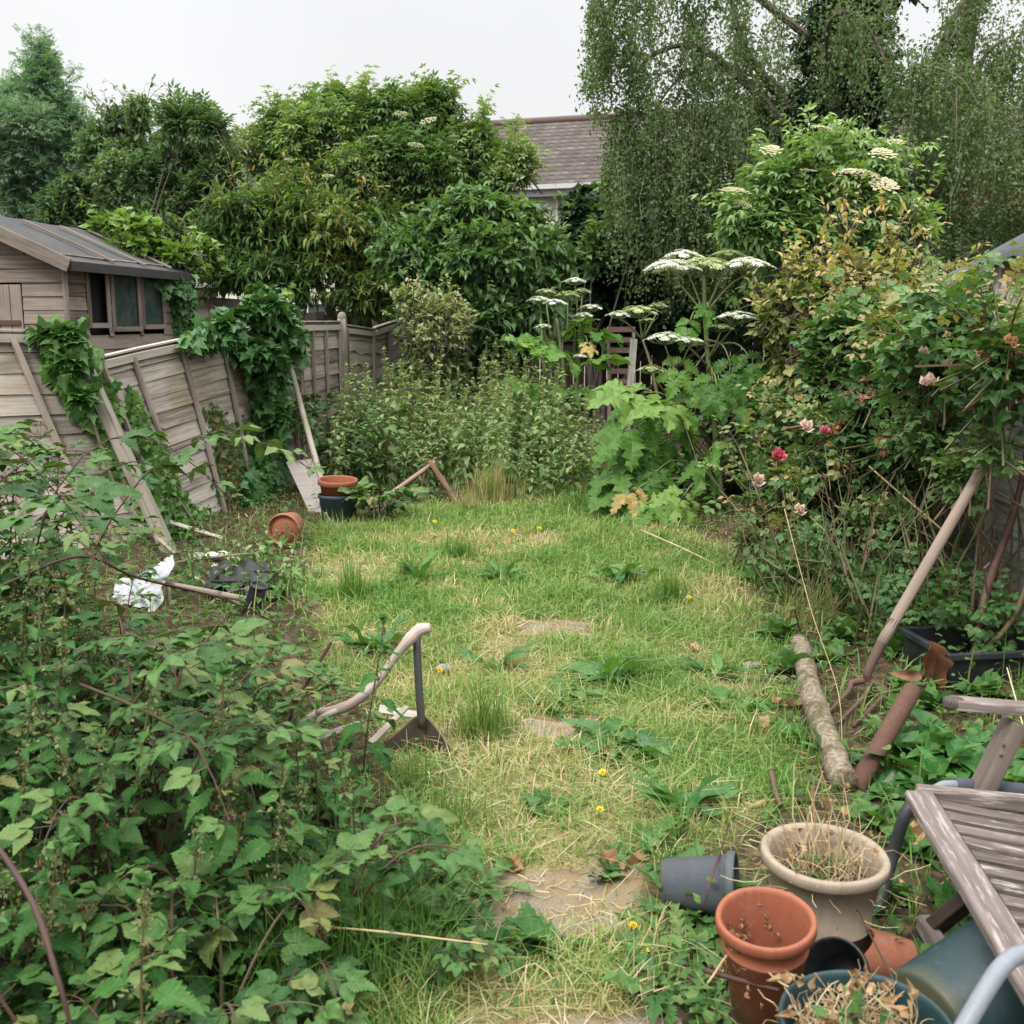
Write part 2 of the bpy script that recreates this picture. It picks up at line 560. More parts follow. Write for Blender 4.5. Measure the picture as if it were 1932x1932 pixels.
def pot_mat(name, col, rough=.55, lime=.35, soil=(.07, .05, .035), ht=.3, algae=(.07, .085, .035)):
    """weathered plant pot: u is height in metres, v runs round the side"""
    m, nt, out = newmat(name)
    u, v, r, _ = lf(nt)
    oc = objco(nt)
    n1, n2, n3 = noise(nt, oc, 8, 5, .65), noise(nt, oc, 60, 4, .65), noise(nt, oc, 22, 5, .7)
    c = mixc(nt, n1, tuple(q * .78 for q in col), tuple(q * 1.18 for q in col))
    stk = noise(nt, N(nt, 'CombineXYZ', {0: math_(nt, 'MULTIPLY', v, 26.0), 1: math_(nt, 'MULTIPLY', u, 5.0), 2: 0.0}).outputs[0], 1.0, 4, .6)
    c = mixc(nt, N(nt, 'MapRange', {0: stk, 1: .5, 2: .72, 3: 0.0, 4: .4}).outputs[0], c, tuple(q * .45 + .02 for q in col))
    c = mixc(nt, N(nt, 'MapRange', {0: n3, 1: .55, 2: .7, 3: 0.0, 4: lime}).outputs[0], c, tuple(q * .55 + .13 for q in col))
    low = N(nt, 'MapRange', {0: math_(nt, 'ADD', u, math_(nt, 'MULTIPLY', n1, ht * .7)), 1: ht * .3, 2: ht * .75, 3: .8, 4: 0.0}).outputs[0]
    c = mixc(nt, low, c, mixc(nt, n3, soil, algae))
    c = mixc(nt, N(nt, 'MapRange', {0: n2, 1: .64, 2: .7, 3: 0.0, 4: .6}).outputs[0], c, soil)
    b = N(nt, 'BsdfPrincipled', {'Base Color': c, 'Roughness': math_(nt, 'ADD', rough - .1, math_(nt, 'MULTIPLY', n3, .35)), 'Specular IOR Level': .35})
    nt.links.new(N(nt, 'Bump', {'Strength': .3, 'Distance': .003, 'Height': n2}).outputs[0], b.inputs['Normal'])
    nt.links.new(b.outputs[0], out.inputs[0])
    return m


def stem_mat(name, cols, rough=.7):
    m, nt, out = newmat(name)
    u, v, r, vec = lf(nt)
    n = noise(nt, N(nt, 'CombineXYZ', {0: math_(nt, 'MULTIPLY', u, 14.0), 1: math_(nt, 'MULTIPLY', r, 30.0), 2: math_(nt, 'MULTIPLY', v, 9.0)}).outputs[0], 1.0, 3)
    f = math_(nt, 'ADD', math_(nt, 'MULTIPLY', n, .6), math_(nt, 'MULTIPLY', r, .45))
    c = ramp(nt, f, spread(cols, .2, .8))
    b = N(nt, 'BsdfPrincipled', {'Base Color': c, 'Roughness': rough, 'Specular IOR Level': .3})
    nt.links.new(N(nt, 'Bump', {'Strength': .4, 'Distance': .003, 'Height': n}).outputs[0], b.inputs['Normal'])
    nt.links.new(b.outputs[0], out.inputs[0])
    return m


def grass_mat(name, cols, basec=(.16, .15, .06), trans=.35):
    m, nt, out = newmat(name)
    u, v, r, _ = lf(nt)
    c = ramp(nt, r, spread(cols))
    c = mixc(nt, N(nt, 'MapRange', {0: u, 1: 0.0, 2: .5, 3: .45, 4: 0.0}).outputs[0], c, basec)
    b = N(nt, 'BsdfPrincipled', {'Base Color': c, 'Roughness': .5, 'Specular IOR Level': .3})
    t = N(nt, 'BsdfTranslucent', {'Color': mixc(nt, 1.0, c, (1.3, 1.35, .6), 'MULTIPLY')})
    nt.links.new(N(nt, 'MixShader', {0: trans, 1: b.outputs[0], 2: t.outputs[0]}).outputs[0], out.inputs[0])
    return m


# ------------------------------------------------------------------ world, sun, camera
SUN_EL, SUN_ROT = math.radians(52), math.radians(215)
W = bpy.data.worlds.new('World')
SC.world = W
W.use_nodes = True
nt = W.node_tree
nt.nodes.clear()
wo = nt.nodes.new('ShaderNodeOutputWorld')
sky = N(nt, 'TexSky', sky_type='NISHITA', sun_disc=False, sun_elevation=SUN_EL, sun_rotation=SUN_ROT, air_density=1.0, dust_density=6.0, ozone_density=1.0)
b1 = N(nt, 'Background', {0: sky.outputs[0], 1: .07})
gen = N(nt, 'TexCoord').outputs['Generated']
zz = N(nt, 'SeparateXYZ', {0: gen}).outputs[2]
cl = noise(nt, gen, 3.0, 4, .5)
grad = ramp(nt, zz, [(0.0, (.85, .85, .855)), (.22, (.875, .877, .885)), (.42, (.92, .93, .94)), (.75, (1, 1, 1))])
st = N(nt, 'MapRange', {0: zz, 1: .30, 2: .85, 3: 1.1, 4: 4.1}).outputs[0]
st = math_(nt, 'MULTIPLY', st, math_(nt, 'ADD', .92, math_(nt, 'MULTIPLY', cl, .22)))
b2 = N(nt, 'Background', {0: grad, 1: st})
nt.links.new(N(nt, 'MixShader', {0: .92, 1: b1.outputs[0], 2: b2.outputs[0]}).outputs[0], wo.inputs[0])

sl = bpy.data.lights.new('sun', 'SUN')
sl.energy, sl.angle, sl.color = 2.9, math.radians(14), (1.0, .965, .9)
so = bpy.data.objects.new('sun', sl)
COL.objects.link(so)
sd = Vector((math.sin(SUN_ROT) * math.cos(SUN_EL), math.cos(SUN_ROT) * math.cos(SUN_EL), math.sin(SUN_EL)))
so.rotation_euler = sd.to_track_quat('Z', 'Y').to_euler()
so.location = sd * 30

cd = bpy.data.cameras.new('camera')
cam = bpy.data.objects.new('camera', cd)
COL.objects.link(cam)
cam.location = (0, 0, EYE)
cam.rotation_euler = (PI / 2 - PITCH, 0, 0)
cd.sensor_width, cd.lens = 36, 36 * FOC / 1932
cd.clip_start, cd.clip_end = .05, 2000
cd.dof.use_dof, cd.dof.focus_distance, cd.dof.aperture_fstop = True, 6.0, 6.3
SC.camera = cam
SC.view_settings.view_transform, SC.view_settings.look = 'Standard', 'None'
SC.view_settings.exposure, SC.view_settings.gamma = 0, 1
SC.render.engine = 'CYCLES'
cy = SC.cycles
cy.max_bounces, cy.diffuse_bounces, cy.glossy_bounces, cy.transmission_bounces, cy.transparent_max_bounces = 5, 2, 2, 3, 4
cy.use_denoising = True
cy.use_adaptive_sampling, cy.adaptive_threshold = True, .015
cy.sample_clamp_indirect = 6
SC.render.film_transparent = False
# ------------------------------------------------------------------ ground
XL = ([2.0, 2.4, 2.8, 3.2, 3.8, 4.8, 6.0, 7.6, 9.0, 9.8, 10.4, 12.5], [-.45, -.42, -.25, -.2, -.45, -.8, -1.2, -1.55, -1.5, -1.05, .3, .55])
XR = ([2.0, 2.4, 3.0, 3.4, 3.75, 4.85, 5.7, 7.0, 7.8, 9.0, 10.2, 12.5], [.34, .34, .46, .75, 1.15, 1.3, 1.5, 1.7, 1.72, 1.5, 1.25, 1.1])


def lawn(x, y, soft=.18):
    l = np.interp(y, *XL) + (vn(x * 4, y * 4, 21) - .5) * .3
    r = np.interp(y, *XR) + (vn(x * 4, y * 4, 22) - .5) * .3
    return np.clip((x - l) / soft, 0, 1) * np.clip((r - x) / soft, 0, 1) * np.clip((12.3 - y) / .6, 0, 1)


SPOTS = [(-.7, 7.35, .28, .16, 1.), (-1.15, 6.2, .3, .25, .8), (.35, 8.6, .35, .12, .7), (-.2, 6.35, .28, .12, .8), (.9, 7.4, .22, .14, .6), (-1.0, 7.0, .38, .2, 1.), (-.45, 6.8, .3, .14, 1.), (-.15, 7.9, .2, .18, .8), (-.75, 5.6, .4, .3, .7), (-.5, 4.9, .3, .3, .7), (.95, 5.4, .3, .2, .6), (1.05, 4.9, .22, .2, .8),
         (.75, 4.5, .3, .22, .7), (-.95, 8.3, .4, .2, .8), (.1, 9.2, .4, .2, .5), (-.1, 3.4, .3, .3, .7), (.2, 3.0, .35, .32, 1.), (.15, 2.3, .4, .3, 1.), (.2, 5.9, .35, .14, .9), (.2, 4.35, .25, .16, .9),
         (.5, 6.9, .3, .2, .5), (1.2, 6.2, .2, .4, .6), (-.55, 4.1, .35, .25, .7), (.62, 3.7, .3, .2, .45)]


def dry(x, y):
    d = np.clip((fbm(x * 1.7 + 3, y * 1.2, 31) - .52) * 3.2, 0, .7)
    for a, b, sx, sy, k in SPOTS: d = np.maximum(d, k * np.exp(-(((x - a) / sx) ** 2 + ((y - b) / sy) ** 2)))
    return np.clip(d, 0, 1)


SLABS = [(.16, 2.99, .52, .40, 'gravelly concrete slab strewn with straw beside the grey tipped pot'), (.13, 2.22, .62, .5, 'concrete slab at the bottom edge of the picture below the straw slab'),
         (.24, 5.88, .44, .3, 'worn earth slab showing in the middle of the lawn'), (.2, 4.36, .4, .26, 'bare slab half covered by grass above the big dock')]


def bare(x, y):
    d = np.zeros_like(x)
    for a, b, w, h, _ in SLABS:
        e = np.maximum(np.abs(x - a) / (w / 2), np.abs(y - b) / (h / 2)) + (vn(x * 9, y * 9, 5) - .5) * .5
        d = np.maximum(d, np.clip((1.05 - e) / .12, 0, 1))
    return d


def axis(lo, hi, a, b, st):
    mid = np.arange(a, b + st / 2, st)
    def out(n0, n1):
        g, p, s = [], n0, st
        while abs(p) < abs(n1):
            s *= 1.35
            p = p + s * np.sign(n1 - n0)
            g.append(p)
        return g
    return np.array(sorted(out(a, lo)) + list(mid) + out(b, hi))


def ground_mat():
    m, nt, out = newmat('ground_soil')
    u, v, r, _ = lf(nt)
    oc = objco(nt)
    n1, n2, n3 = noise(nt, oc, 3, 5), noise(nt, oc, 26, 4, .7), noise(nt, oc, 110, 3, .7)
    soil = ramp(nt, n2, [(.3, (.018, .014, .009)), (.5, (.05, .037, .022)), (.62, (.10, .072, .04)), (.75, (.17, .13, .075))])
    green = ramp(nt, n3, [(.3, (.035, .05, .012)), (.5, (.08, .11, .03)), (.7, (.15, .17, .06))])
    straw = ramp(nt, n3, [(.3, (.11, .078, .04)), (.5, (.25, .19, .105)), (.7, (.36, .29, .17))])
    c = mixc(nt, v, green, straw)
    lm = math_(nt, 'MULTIPLY', u, math_(nt, 'ADD', .55, math_(nt, 'MULTIPLY', n1, .8)), clamp=True)
    c = mixc(nt, lm, soil, c)
    b = N(nt, 'BsdfPrincipled', {'Base Color': c, 'Roughness': .95, 'Specular IOR Level': .1})
    nt.links.new(N(nt, 'Bump', {'Strength': .8, 'Distance': .02, 'Height': n2}).outputs[0], b.inputs['Normal'])
    nt.links.new(b.outputs[0], out.inputs[0])
    return m


gx, gy = axis(-300, 300, -3.6, 3.6, .06), axis(-30, 700, .4, 13, .06)
X, Y = np.meshgrid(gx, gy, indexing='ij')
mb = MB()
near = (np.abs(X) < 4) & (Y > .3) & (Y < 13.2)
Z = gz(X, Y)
mb.grid(np.stack([X, Y, Z], -1), uv=(lawn(X, Y) * near, dry(X, Y)))
mb.build('ground', ground_mat(), smooth=True, kind='structure')


def slab_mat():
    m, nt, out = newmat('slab_concrete')
    oc = objco(nt)
    n1, n2 = noise(nt, oc, 9, 5, .65), noise(nt, oc, 160, 3, .7)
    c = ramp(nt, n2, [(.3, (.07, .065, .055)), (.5, (.17, .15, .125)), (.7, (.32, .29, .245))])
    c = mixc(nt, N(nt, 'MapRange', {0: n1, 1: .36, 2: .58, 3: 0, 4: .92}).outputs[0], c, (.2, .145, .08))
    b = N(nt, 'BsdfPrincipled', {'Base Color': c, 'Roughness': .9, 'Specular IOR Level': .2})
    nt.links.new(N(nt, 'Bump', {'Strength': .7, 'Distance': .006, 'Height': n2}).outputs[0], b.inputs['Normal'])
    nt.links.new(b.outputs[0], out.inputs[0])
    return m


SLABM = slab_mat()
for a, b, w, h, lab in SLABS:
    mb = MB()
    u, v = np.meshgrid(np.linspace(-1, 1, 15), np.linspace(-1, 1, 13), indexing='ij')
    edge = np.maximum(np.abs(u), np.abs(v)) >= .999
    wx, wy = u * w / 2 * (1 + (vn(u * 3, v * 3 + a * 9, 4) - .5) * .2), v * h / 2 * (1 + (vn(u * 3 + 7, v * 3 + b, 4) - .5) * .2)
    P = np.stack([a + wx, b + wy, gz(a + wx, b + wy) + np.where(edge, -.03, .006)], -1)
    mb.grid(P)
    mb.build('paving_slab', SLABM, smooth=True, label=lab, cat='paving slab', kind='structure')

# ------------------------------------------------------------------ grass
GREENS = [(.06, .15, .026), (.092, .205, .038), (.135, .26, .055), (.2, .31, .085), (.3, .32, .12), (.43, .37, .18), (.52, .44, .27), (.58, .5, .34)]
GRASS = grass_mat('grass_blades', GREENS)


def blades(mb, x, y, z, h, w, rnd, lean=.6, face=None):
    k = len(x)
    a = G.random(k) * 2 * PI
    d = np.stack([np.cos(a), np.sin(a), 0 * a], 1)
    ln = np.abs(G.normal(0, lean, k))
    s = np.stack([-np.sin(a + G.normal(0, .6, k)), np.cos(a), 0 * a], 1)
    b = np.stack([x, y, z - .01], 1)
    ts = [0, .4, .75, 1.0]
    W = [1, .85, .5, 0]
    V, A = [], []
    for t, wk in zip(ts, W):
        bend = ln * t ** 1.7
        zz_ = h * t * np.clip(1 - .3 * ln * t, .15, 1)
        c = b + d * (h * bend * .8)[:, None] + np.stack([0 * zz_, 0 * zz_, zz_], 1)
        if wk:
            V += [c - s * (w * wk / 2)[:, None], c + s * (w * wk / 2)[:, None]]
            A += [np.stack([0 * a + t, 0 * a - 1, rnd], 1), np.stack([0 * a + t, 0 * a + 1, rnd], 1)]
        else:
            V.append(c)
            A.append(np.stack([0 * a + t, 0 * a, rnd], 1))
    V, A = np.stack(V, 1), np.stack(A, 1)
    L1 = np.array([0, 1, 3, 2, 2, 3, 5, 4, 4, 5, 6])
    L = L1[None] + (np.arange(k) * 7)[:, None]
    mb.add(V.reshape(-1, 3), L, np.tile([4, 4, 3], k), A.reshape(-1, 3))


NG = 380000
yy = 1.9 * np.exp(G.random(NG) * math.log(12.4 / 1.9))
xx = G.uniform(-3.2, 3.0, NG)
m = (np.abs(xx) < .52 * yy + .25) | ((xx > 0) & (xx < .52 * yy + 1.1) & (G.random(NG) < .5))
xx, yy = xx[m], yy[m]
lw, dr, ba = lawn(xx, yy), dry(xx, yy), bare(xx, yy)
tuft = fbm(xx * 3.2, yy * 3.2, 41)
keep = G.random(len(xx)) < (lw * (1 - .62 * dr) * (.4 + 1.2 * tuft) + .05) * (1 - .93 * ba)
xx, yy, lw, dr, tuft = xx[keep], yy[keep], lw[keep], dr[keep], tuft[keep]
k = len(xx)
h = (.03 + .085 * np.clip(tuft - .25, 0, 1) * (1 - .5 * dr)) * G.uniform(.5, 1.7, k) * np.where(lw < .3, 1.6, 1) * np.where(G.random(k) < .05, 1.8, 1)
rn = np.clip(.04 + .40 * G.random(k) + dr ** 1.3 * .75 * G.random(k) ** .5 + (G.random(k) < .055) * .4 + (fbm(xx * .9, yy * .9, 51) - .5) * .35, 0, 1)
mb = MB()
blades(mb, xx, yy, gz(xx, yy), h, (.0024 + .0007 * yy) * G.uniform(.6, 1.6, k), rn, 1.05)
# long flattened blades woven through the sward
m = G.random(k) < .2 * np.clip(lw + .2, 0, 1)
q_ = int(m.sum())
blades(mb, xx[m] + G.normal(0, .02, q_), yy[m] + G.normal(0, .02, q_), gz(xx[m], yy[m]) + .012, G.uniform(.06, .15, q_), (.0022 + .0006 * yy[m]), np.clip(rn[m] + .22 * G.random(q_), 0, 1), 2.2)
tag(mb.build('grass', GRASS), 'patchy green lawn grass mixed with dry straw coloured blades', 'grass', kind='stuff')

# straw lying flat, dead leaves' crumbs and low clover between the blades
k = 7000
yy = 1.9 * np.exp(G.random(k) * math.log(10.5 / 1.9))
xx = G.uniform(-2.6, 2.2, k)
p = np.clip(dry(xx, yy) ** 1.5 * lawn(xx, yy, .5) + bare(xx, yy) * .9 + .035 + .25 * (np.abs(xx - 1.5) < .4), 0, 1)
m = (G.random(k) < p) & (np.abs(xx) < .52 * yy + .2)
xx, yy = xx[m], yy[m]
k = len(xx)
a = G.random(k) * 2 * PI
ln = G.uniform(.03, .13, k)
t = np.linspace(-.5, .5, 4)
bend = G.normal(0, .25, k)
P = np.stack([xx[:, None] + ln[:, None] * (t * np.cos(a)[:, None] - bend[:, None] * t ** 2 * 2 * np.sin(a)[:, None]),
              yy[:, None] + ln[:, None] * (t * np.sin(a)[:, None] + bend[:, None] * t ** 2 * 2 * np.cos(a)[:, None]),
              (gz(xx, yy) + .016)[:, None] + G.normal(0, .009, (k, 4))], -1)
mb = MB()
mb.curves(P, .0011 + .0002 * yy[:, None], 3)
STRAW = stem_mat('straw', [(.16, .1, .05), (.3, .21, .11), (.45, .35, .2), (.55, .46, .3)], .8)
tag(mb.build('straw', STRAW), 'loose dry straw lying over the bald patches of the lawn', 'straw', kind='stuff')

WEED = leaf_mat('low_weed_leaf', [(.035, .085, .02), (.055, .12, .03), (.085, .16, .04), (.13, .19, .06)], nv=0, vein=.2)
k = 26000
yy = 1.9 * np.exp(G.random(k) * math.log(11 / 1.9))
xx = G.uniform(-2.8, 2.9, k)
lw = lawn(xx, yy)
p = np.clip(lw * .55 * (fbm(xx * 2, yy * 2, 61) > .52) + (1 - lw) * .8 * (fbm(xx * 1.6, yy * 1.6, 62) > .36) * (xx > .3) + (1 - lw) * .6 * (xx < .3), 0, 1) * (1 - bare(xx, yy)) * (1 - .8 * dry(xx, yy) * lw)
lx = np.interp(yy, [3.7, 4.35, 5.4], [1.21, 1.36, 1.51])
clear = ((yy < 3.65) | (yy > 5.45) | (np.abs(xx - lx) > .12))
for a_, b_, r_ in ((.82, 2.66, .2), (.6, 2.36, .17), (.54, 2.93, .13), (.68, 1.95, .22), (.86, 2.45, .12), (.93, 2.35, .14), (1.0, 2.2, .24), (-1.5, 9.16, .2), (-1.8, 8.3, .17), (1.42, 4.55, .2)): clear &= (xx - a_) ** 2 + (yy - b_) ** 2 > r_ * r_
m = (G.random(k) < p) & ((np.abs(xx) < .52 * yy + .2) | ((xx > 0) & (xx < .52 * yy + 1.1))) & clear
xx, yy, lw = xx[m], yy[m], lw[m]
k = len(xx)
zh = G.random(k) ** 2 * np.where(lw > .5, .035, .17) + .012
d = unit(k)
d[:, 2] = d[:, 2] * .35
mb = MB()
mb.inst(OVW, np.stack([xx, yy, gz(xx, yy) + zh], 1), d, np.array([0, 0, 1.]) + .35 * unit(k), G.uniform(.018, .05, k) * np.where(lw > .5, .75, 1.2), G.random(k))
tag(mb.build('ground_cover', WEED), 'low clover and creeping weeds growing among the grass and under the shrubs', 'weeds', kind='stuff')
# ------------------------------------------------------------------ shared materials
FENCEW = wood_mat('fence_wood', (.165, .142, .12), (.44, .395, .34), (.2, .15, .055), .5)
FENCEG = wood_mat('fence_wood_grey', (.19, .185, .17), (.5, .48, .45), (.12, .13, .08), .4)
BATTEN = wood_mat('batten_wood', (.15, .118, .1), (.36, .30, .25), (.1, .1, .05), .3)
POSTW = wood_mat('post_wood', (.17, .152, .12), (.38, .345, .285), (.12, .14, .06), .6)
SHEDW = wood_mat('shed_wood', (.10, .078, .064), (.28, .232, .2), (.11, .08, .05), .35)
PALEW = wood_mat('pale_wood', (.22, .19, .16), (.45, .4, .35), (.15, .15, .1), .3)
REDW = wood_mat('red_brown_wood', (.10, .05, .035), (.29, .17, .125), None)
BENCHW = wood_mat('bench_wood', (.055, .04, .034), (.185, .15, .138), (.07, .09, .05), .25, flake=.5, bump=.9)
DARKW = wood_mat('dark_wood', (.03, .022, .018), (.10, .075, .06), (.04, .05, .025), .4)
FELT = solid_mat('roof_felt', (.045, .045, .05), .9, (.09, .095, .075), .5, 4, bump=.5)
FELTL = solid_mat('pale_felt', (.13, .14, .15), .75, (.1, .11, .1), .45, 4, bump=.3)
DARK = solid_mat('shade_and_print_black', (.006, .006, .006), .9, amt=0)  # near-black colour for the shade inside the shed, and for printed marks
GLASS = solid_mat('dusty_glass', (.03, .045, .048), .18, (.12, .13, .12), .35, 6, spec=.6)
CREAM = solid_mat('cream_render', (.62, .59, .52), .9, (.4, .37, .3), .4, 2)
WHITEP = solid_mat('white_plastic', (.48, .48, .48), .4, (.4, .4, .38), .25, 5)
BRICK = solid_mat('red_brick', (.36, .14, .085), .9, (.2, .1, .07), .5, 7, bump=.4)


def tile_mat():
    m, nt, out = newmat('roof_tiles')
    u, v, r, vec = lf(nt)
    row = math_(nt, 'MULTIPLY', v, 1 / .3)
    fr = math_(nt, 'FRACT', row)
    wv = math_(nt, 'SINE', math_(nt, 'MULTIPLY', u, 2 * PI / .3))
    n1 = noise(nt, vec, .6, 4)
    cell = N(nt, 'CombineXYZ', {0: math_(nt, 'FLOOR', math_(nt, 'MULTIPLY', u, 1 / .3)), 1: math_(nt, 'FLOOR', row), 2: 0.0}).outputs[0]
    n2 = N(nt, 'TexWhiteNoise', {'Vector': cell}).outputs[0]
    c = ramp(nt, math_(nt, 'ADD', math_(nt, 'MULTIPLY', n1, .6), math_(nt, 'MULTIPLY', n2, .4)), [(.2, (.062, .052, .047)), (.5, (.105, .088, .078)), (.8, (.155, .135, .121))])
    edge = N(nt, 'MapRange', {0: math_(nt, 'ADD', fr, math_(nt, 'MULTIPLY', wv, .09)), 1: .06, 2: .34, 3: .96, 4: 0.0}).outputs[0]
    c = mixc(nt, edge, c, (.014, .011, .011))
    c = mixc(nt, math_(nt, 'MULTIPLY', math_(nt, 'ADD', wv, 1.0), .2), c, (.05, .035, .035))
    b = N(nt, 'BsdfPrincipled', {'Base Color': c, 'Roughness': .9, 'Specular IOR Level': .2})
    nt.links.new(N(nt, 'Bump', {'Strength': .8, 'Distance': .05, 'Height': math_(nt, 'ADD', fr, math_(nt, 'MULTIPLY', wv, .5))}).outputs[0], b.inputs['Normal'])
    nt.links.new(b.outputs[0], out.inputs[0])
    return m


def quad(mb, a, b, c, d, n=2, rnd=None):
    """flat sheet a-b-c-d; u runs a->b, v runs a->d, in metres"""
    a, b, c, d = (np.asarray(p, float) for p in (a, b, c, d))
    u, v = np.meshgrid(np.linspace(0, 1, n), np.linspace(0, 1, n), indexing='ij')
    U, V = u[..., None], v[..., None]
    P = (a * (1 - U) + b * U) * (1 - V) + (d * (1 - U) + c * U) * V
    mb.grid(P, random.random() if rnd is None else rnd, (u * np.linalg.norm(b - a), v * np.linalg.norm(d - a)))


# ------------------------------------------------------------------ the terrace house behind the trees
TILE = tile_mat()
A0 = np.array([.6, 27.5, 0])
hd = nz(np.array([-9.0, 2.9, 0]))
hn = np.array([-hd[1], hd[0], 0])
if hn[1] < 0: hn = -hn
E0, E1 = A0 - hd * 9.5, A0 + hd * 15.5
h = thing('terrace_house', A0, 'long cream rendered house with brown tiled roof rising behind the trees', 'house')
ez, rz_ = 5.12, 7.2
UPZ = np.array([0, 0, 1.0])
mb = MB()
quad(mb, E1, E0, E0 + UPZ * ez, E1 + UPZ * ez)
quad(mb, E1 + hn * 8, E1, E1 + UPZ * ez, E1 + hn * 8 + UPZ * ez)
quad(mb, E0, E0 + hn * 8, E0 + hn * 8 + UPZ * ez, E0 + UPZ * ez)
mb.add([E1 + UPZ * ez, E1 + hn * 8 + UPZ * ez, E1 + hn * 4 + UPZ * (rz_ - .05)], [[0, 2, 1]], [3], [[0, 0, 0]] * 3)
mb.add([E0 + UPZ * ez, E0 + hn * 8 + UPZ * ez, E0 + hn * 4 + UPZ * (rz_ - .05)], [[0, 1, 2]], [3], [[0, 0, 0]] * 3)
mb.build('wall', CREAM, h)
mb = MB()
o = hn * -.35
q0, q1 = E1 + o + hd * .3 + UPZ * (ez - .16), E0 + o - hd * .3 + UPZ * (ez - .16)
r0, r1 = E1 + hn * 4 + hd * .3 + UPZ * rz_, E0 + hn * 4 - hd * .3 + UPZ * rz_
quad(mb, q0, q1, r1, r0)
quad(mb, r0, r1, r1 + hn * 4.35 - UPZ * 2.24, r0 + hn * 4.35 - UPZ * 2.24)
roof = mb.build('roof', TILE, h)
mb = MB()
P = np.linspace(0, 1, 60)[:, None]
mb.curves((r0 * (1 - P) + r1 * P + UPZ * .03)[None], np.full((1, 60), .11), 8)
mb.build('ridge_tiles', solid_mat('ridge', (.11, .075, .07), .9), roof, smooth=True)
mb = MB()
mb.bar(q0 - UPZ * .05 + o * .15, q1 - UPZ * .05 + o * .15, .13, .11)
mb.bar(q0 - UPZ * .16 + hn * .06, q1 - UPZ * .16 + hn * .06, .03, .2)
mb.build('gutter', WHITEP, h)
mb = MB()
pd = A0 - hd * .55 - hn * .07
mb.path([pd + hn * -.3 + UPZ * (ez - .2), pd + UPZ * (ez - .55), pd + UPZ * .2], .04, 8)
mb.build('downpipe', WHITEP, h, smooth=True)
for s in (-6.4, -3.3, -1.3, 3.2, 6.4, 10.0):
    for z0, z1 in ((3.15, 4.45), (.9, 2.2)):
        c = A0 + hd * s
        mb = MB()
        for a, b in (((-.6, z0), (.6, z0)), ((-.6, z1), (.6, z1)), ((-.6, z0), (-.6, z1)), ((.6, z0), (.6, z1)), ((0, z0), (0, z1))):
            mb.bar(c + hd * a[0] - hn * .05 + UPZ * a[1], c + hd * b[0] - hn * .05 + UPZ * b[1], .09, .08, hn)
        w = mb.build('window', WHITEP, h)
        mb = MB()
        quad(mb, c + hd * .6 - hn * .02 + UPZ * z0, c - hd * .6 - hn * .02 + UPZ * z0, c - hd * .6 - hn * .02 + UPZ * z1, c + hd * .6 - hn * .02 + UPZ * z1)
        mb.build('pane', GLASS, w)

# red brick house glimpsed at the right
h = thing('brick_house', (12.5, 27, 0), 'red brick house wall glimpsed through the right hand trees', 'house')
mb = MB()
mb.box((13.5, 29, 2.6), (9, 6, 5.2))
mb.build('wall', BRICK, h)
mb = MB()
quad(mb, (8.7, 25.6, 5.1), (18.3, 25.6, 5.1), (18.3, 29, 7.2), (8.7, 29, 7.2))
quad(mb, (8.7, 29, 7.2), (18.3, 29, 7.2), (18.3, 32.4, 5.1), (8.7, 32.4, 5.1))
mb.build('roof', TILE, h)
for x in (10.6, 13.6):
    mb = MB()
    for a, b in (((-.5, 1), (.5, 1)), ((-.5, 2.2), (.5, 2.2)), ((-.5, 1), (-.5, 2.2)), ((.5, 1), (.5, 2.2)), ((0, 1), (0, 2.2))):
        mb.bar((x + a[0], 25.96, a[1]), (x + b[0], 25.96, b[1]), .09, .08, (0, 1, 0))
    w = mb.build('window', WHITEP, h)
    mb = MB()
    quad(mb, (x - .5, 25.985, 1), (x + .5, 25.985, 1), (x + .5, 25.985, 2.2), (x - .5, 25.985, 2.2))
    mb.build('pane', GLASS, w)

# ------------------------------------------------------------------ the shed beyond the left fence
K = np.array([-4.28, 10.5, 0])
du, dv = nz(np.array([.12, .993, 0])), nz(np.array([-.993, .12, 0]))   # along the side wall / along the gable wall
LEN, WID, EAV, RID = 2.95, 2.0, 2.35, 2.74
sh = thing('garden_shed', K, 'weathered grey timber shed with felt roof and broken window beyond the left fence', 'shed')


def lapped(mb, p, d, n, L, z0, z1, bh=.13, cut=()):
    """feather-edge boards along direction d, outward normal n; cut = (s0, s1, za, zb) openings"""
    z = z0
    while z < z1 - .01:
        za, zb = z, min(z + bh + .012, z1)
        spans = [(0, L)]
        for s0, s1, ca, cb in cut:
            if zb > ca + .02 and za < cb - .02:
                ns = []
                for a, b in spans:
                    if s0 > a: ns.append((a, min(b, s0)))
                    if s1 < b: ns.append((max(a, s1), b))
                spans = [q for q in ns if q[1] - q[0] > .02]
        for a, b in spans:
            r = random.random()
            k = max(2, int((b - a) / .3) + 1)
            s = np.linspace(a, b, k)
            wob = (vn(s * 2.3 + r * 30, s * 0 + z * 7, 8) - .5) * .014
            P = np.empty((k, 3, 3))
            for j, (zz_, oo) in enumerate(((za, -.003), (za, .017), (zb, .003))):
                P[:, j] = p + d * s[:, None] + n * (oo + wob * (j < 2))[:, None] + UPZ * zz_
            uv = (np.repeat(s[:, None], 3, 1), np.tile([za - .02, za, zb], (k, 1)))
            mb.grid(P, r, uv)
        z += bh


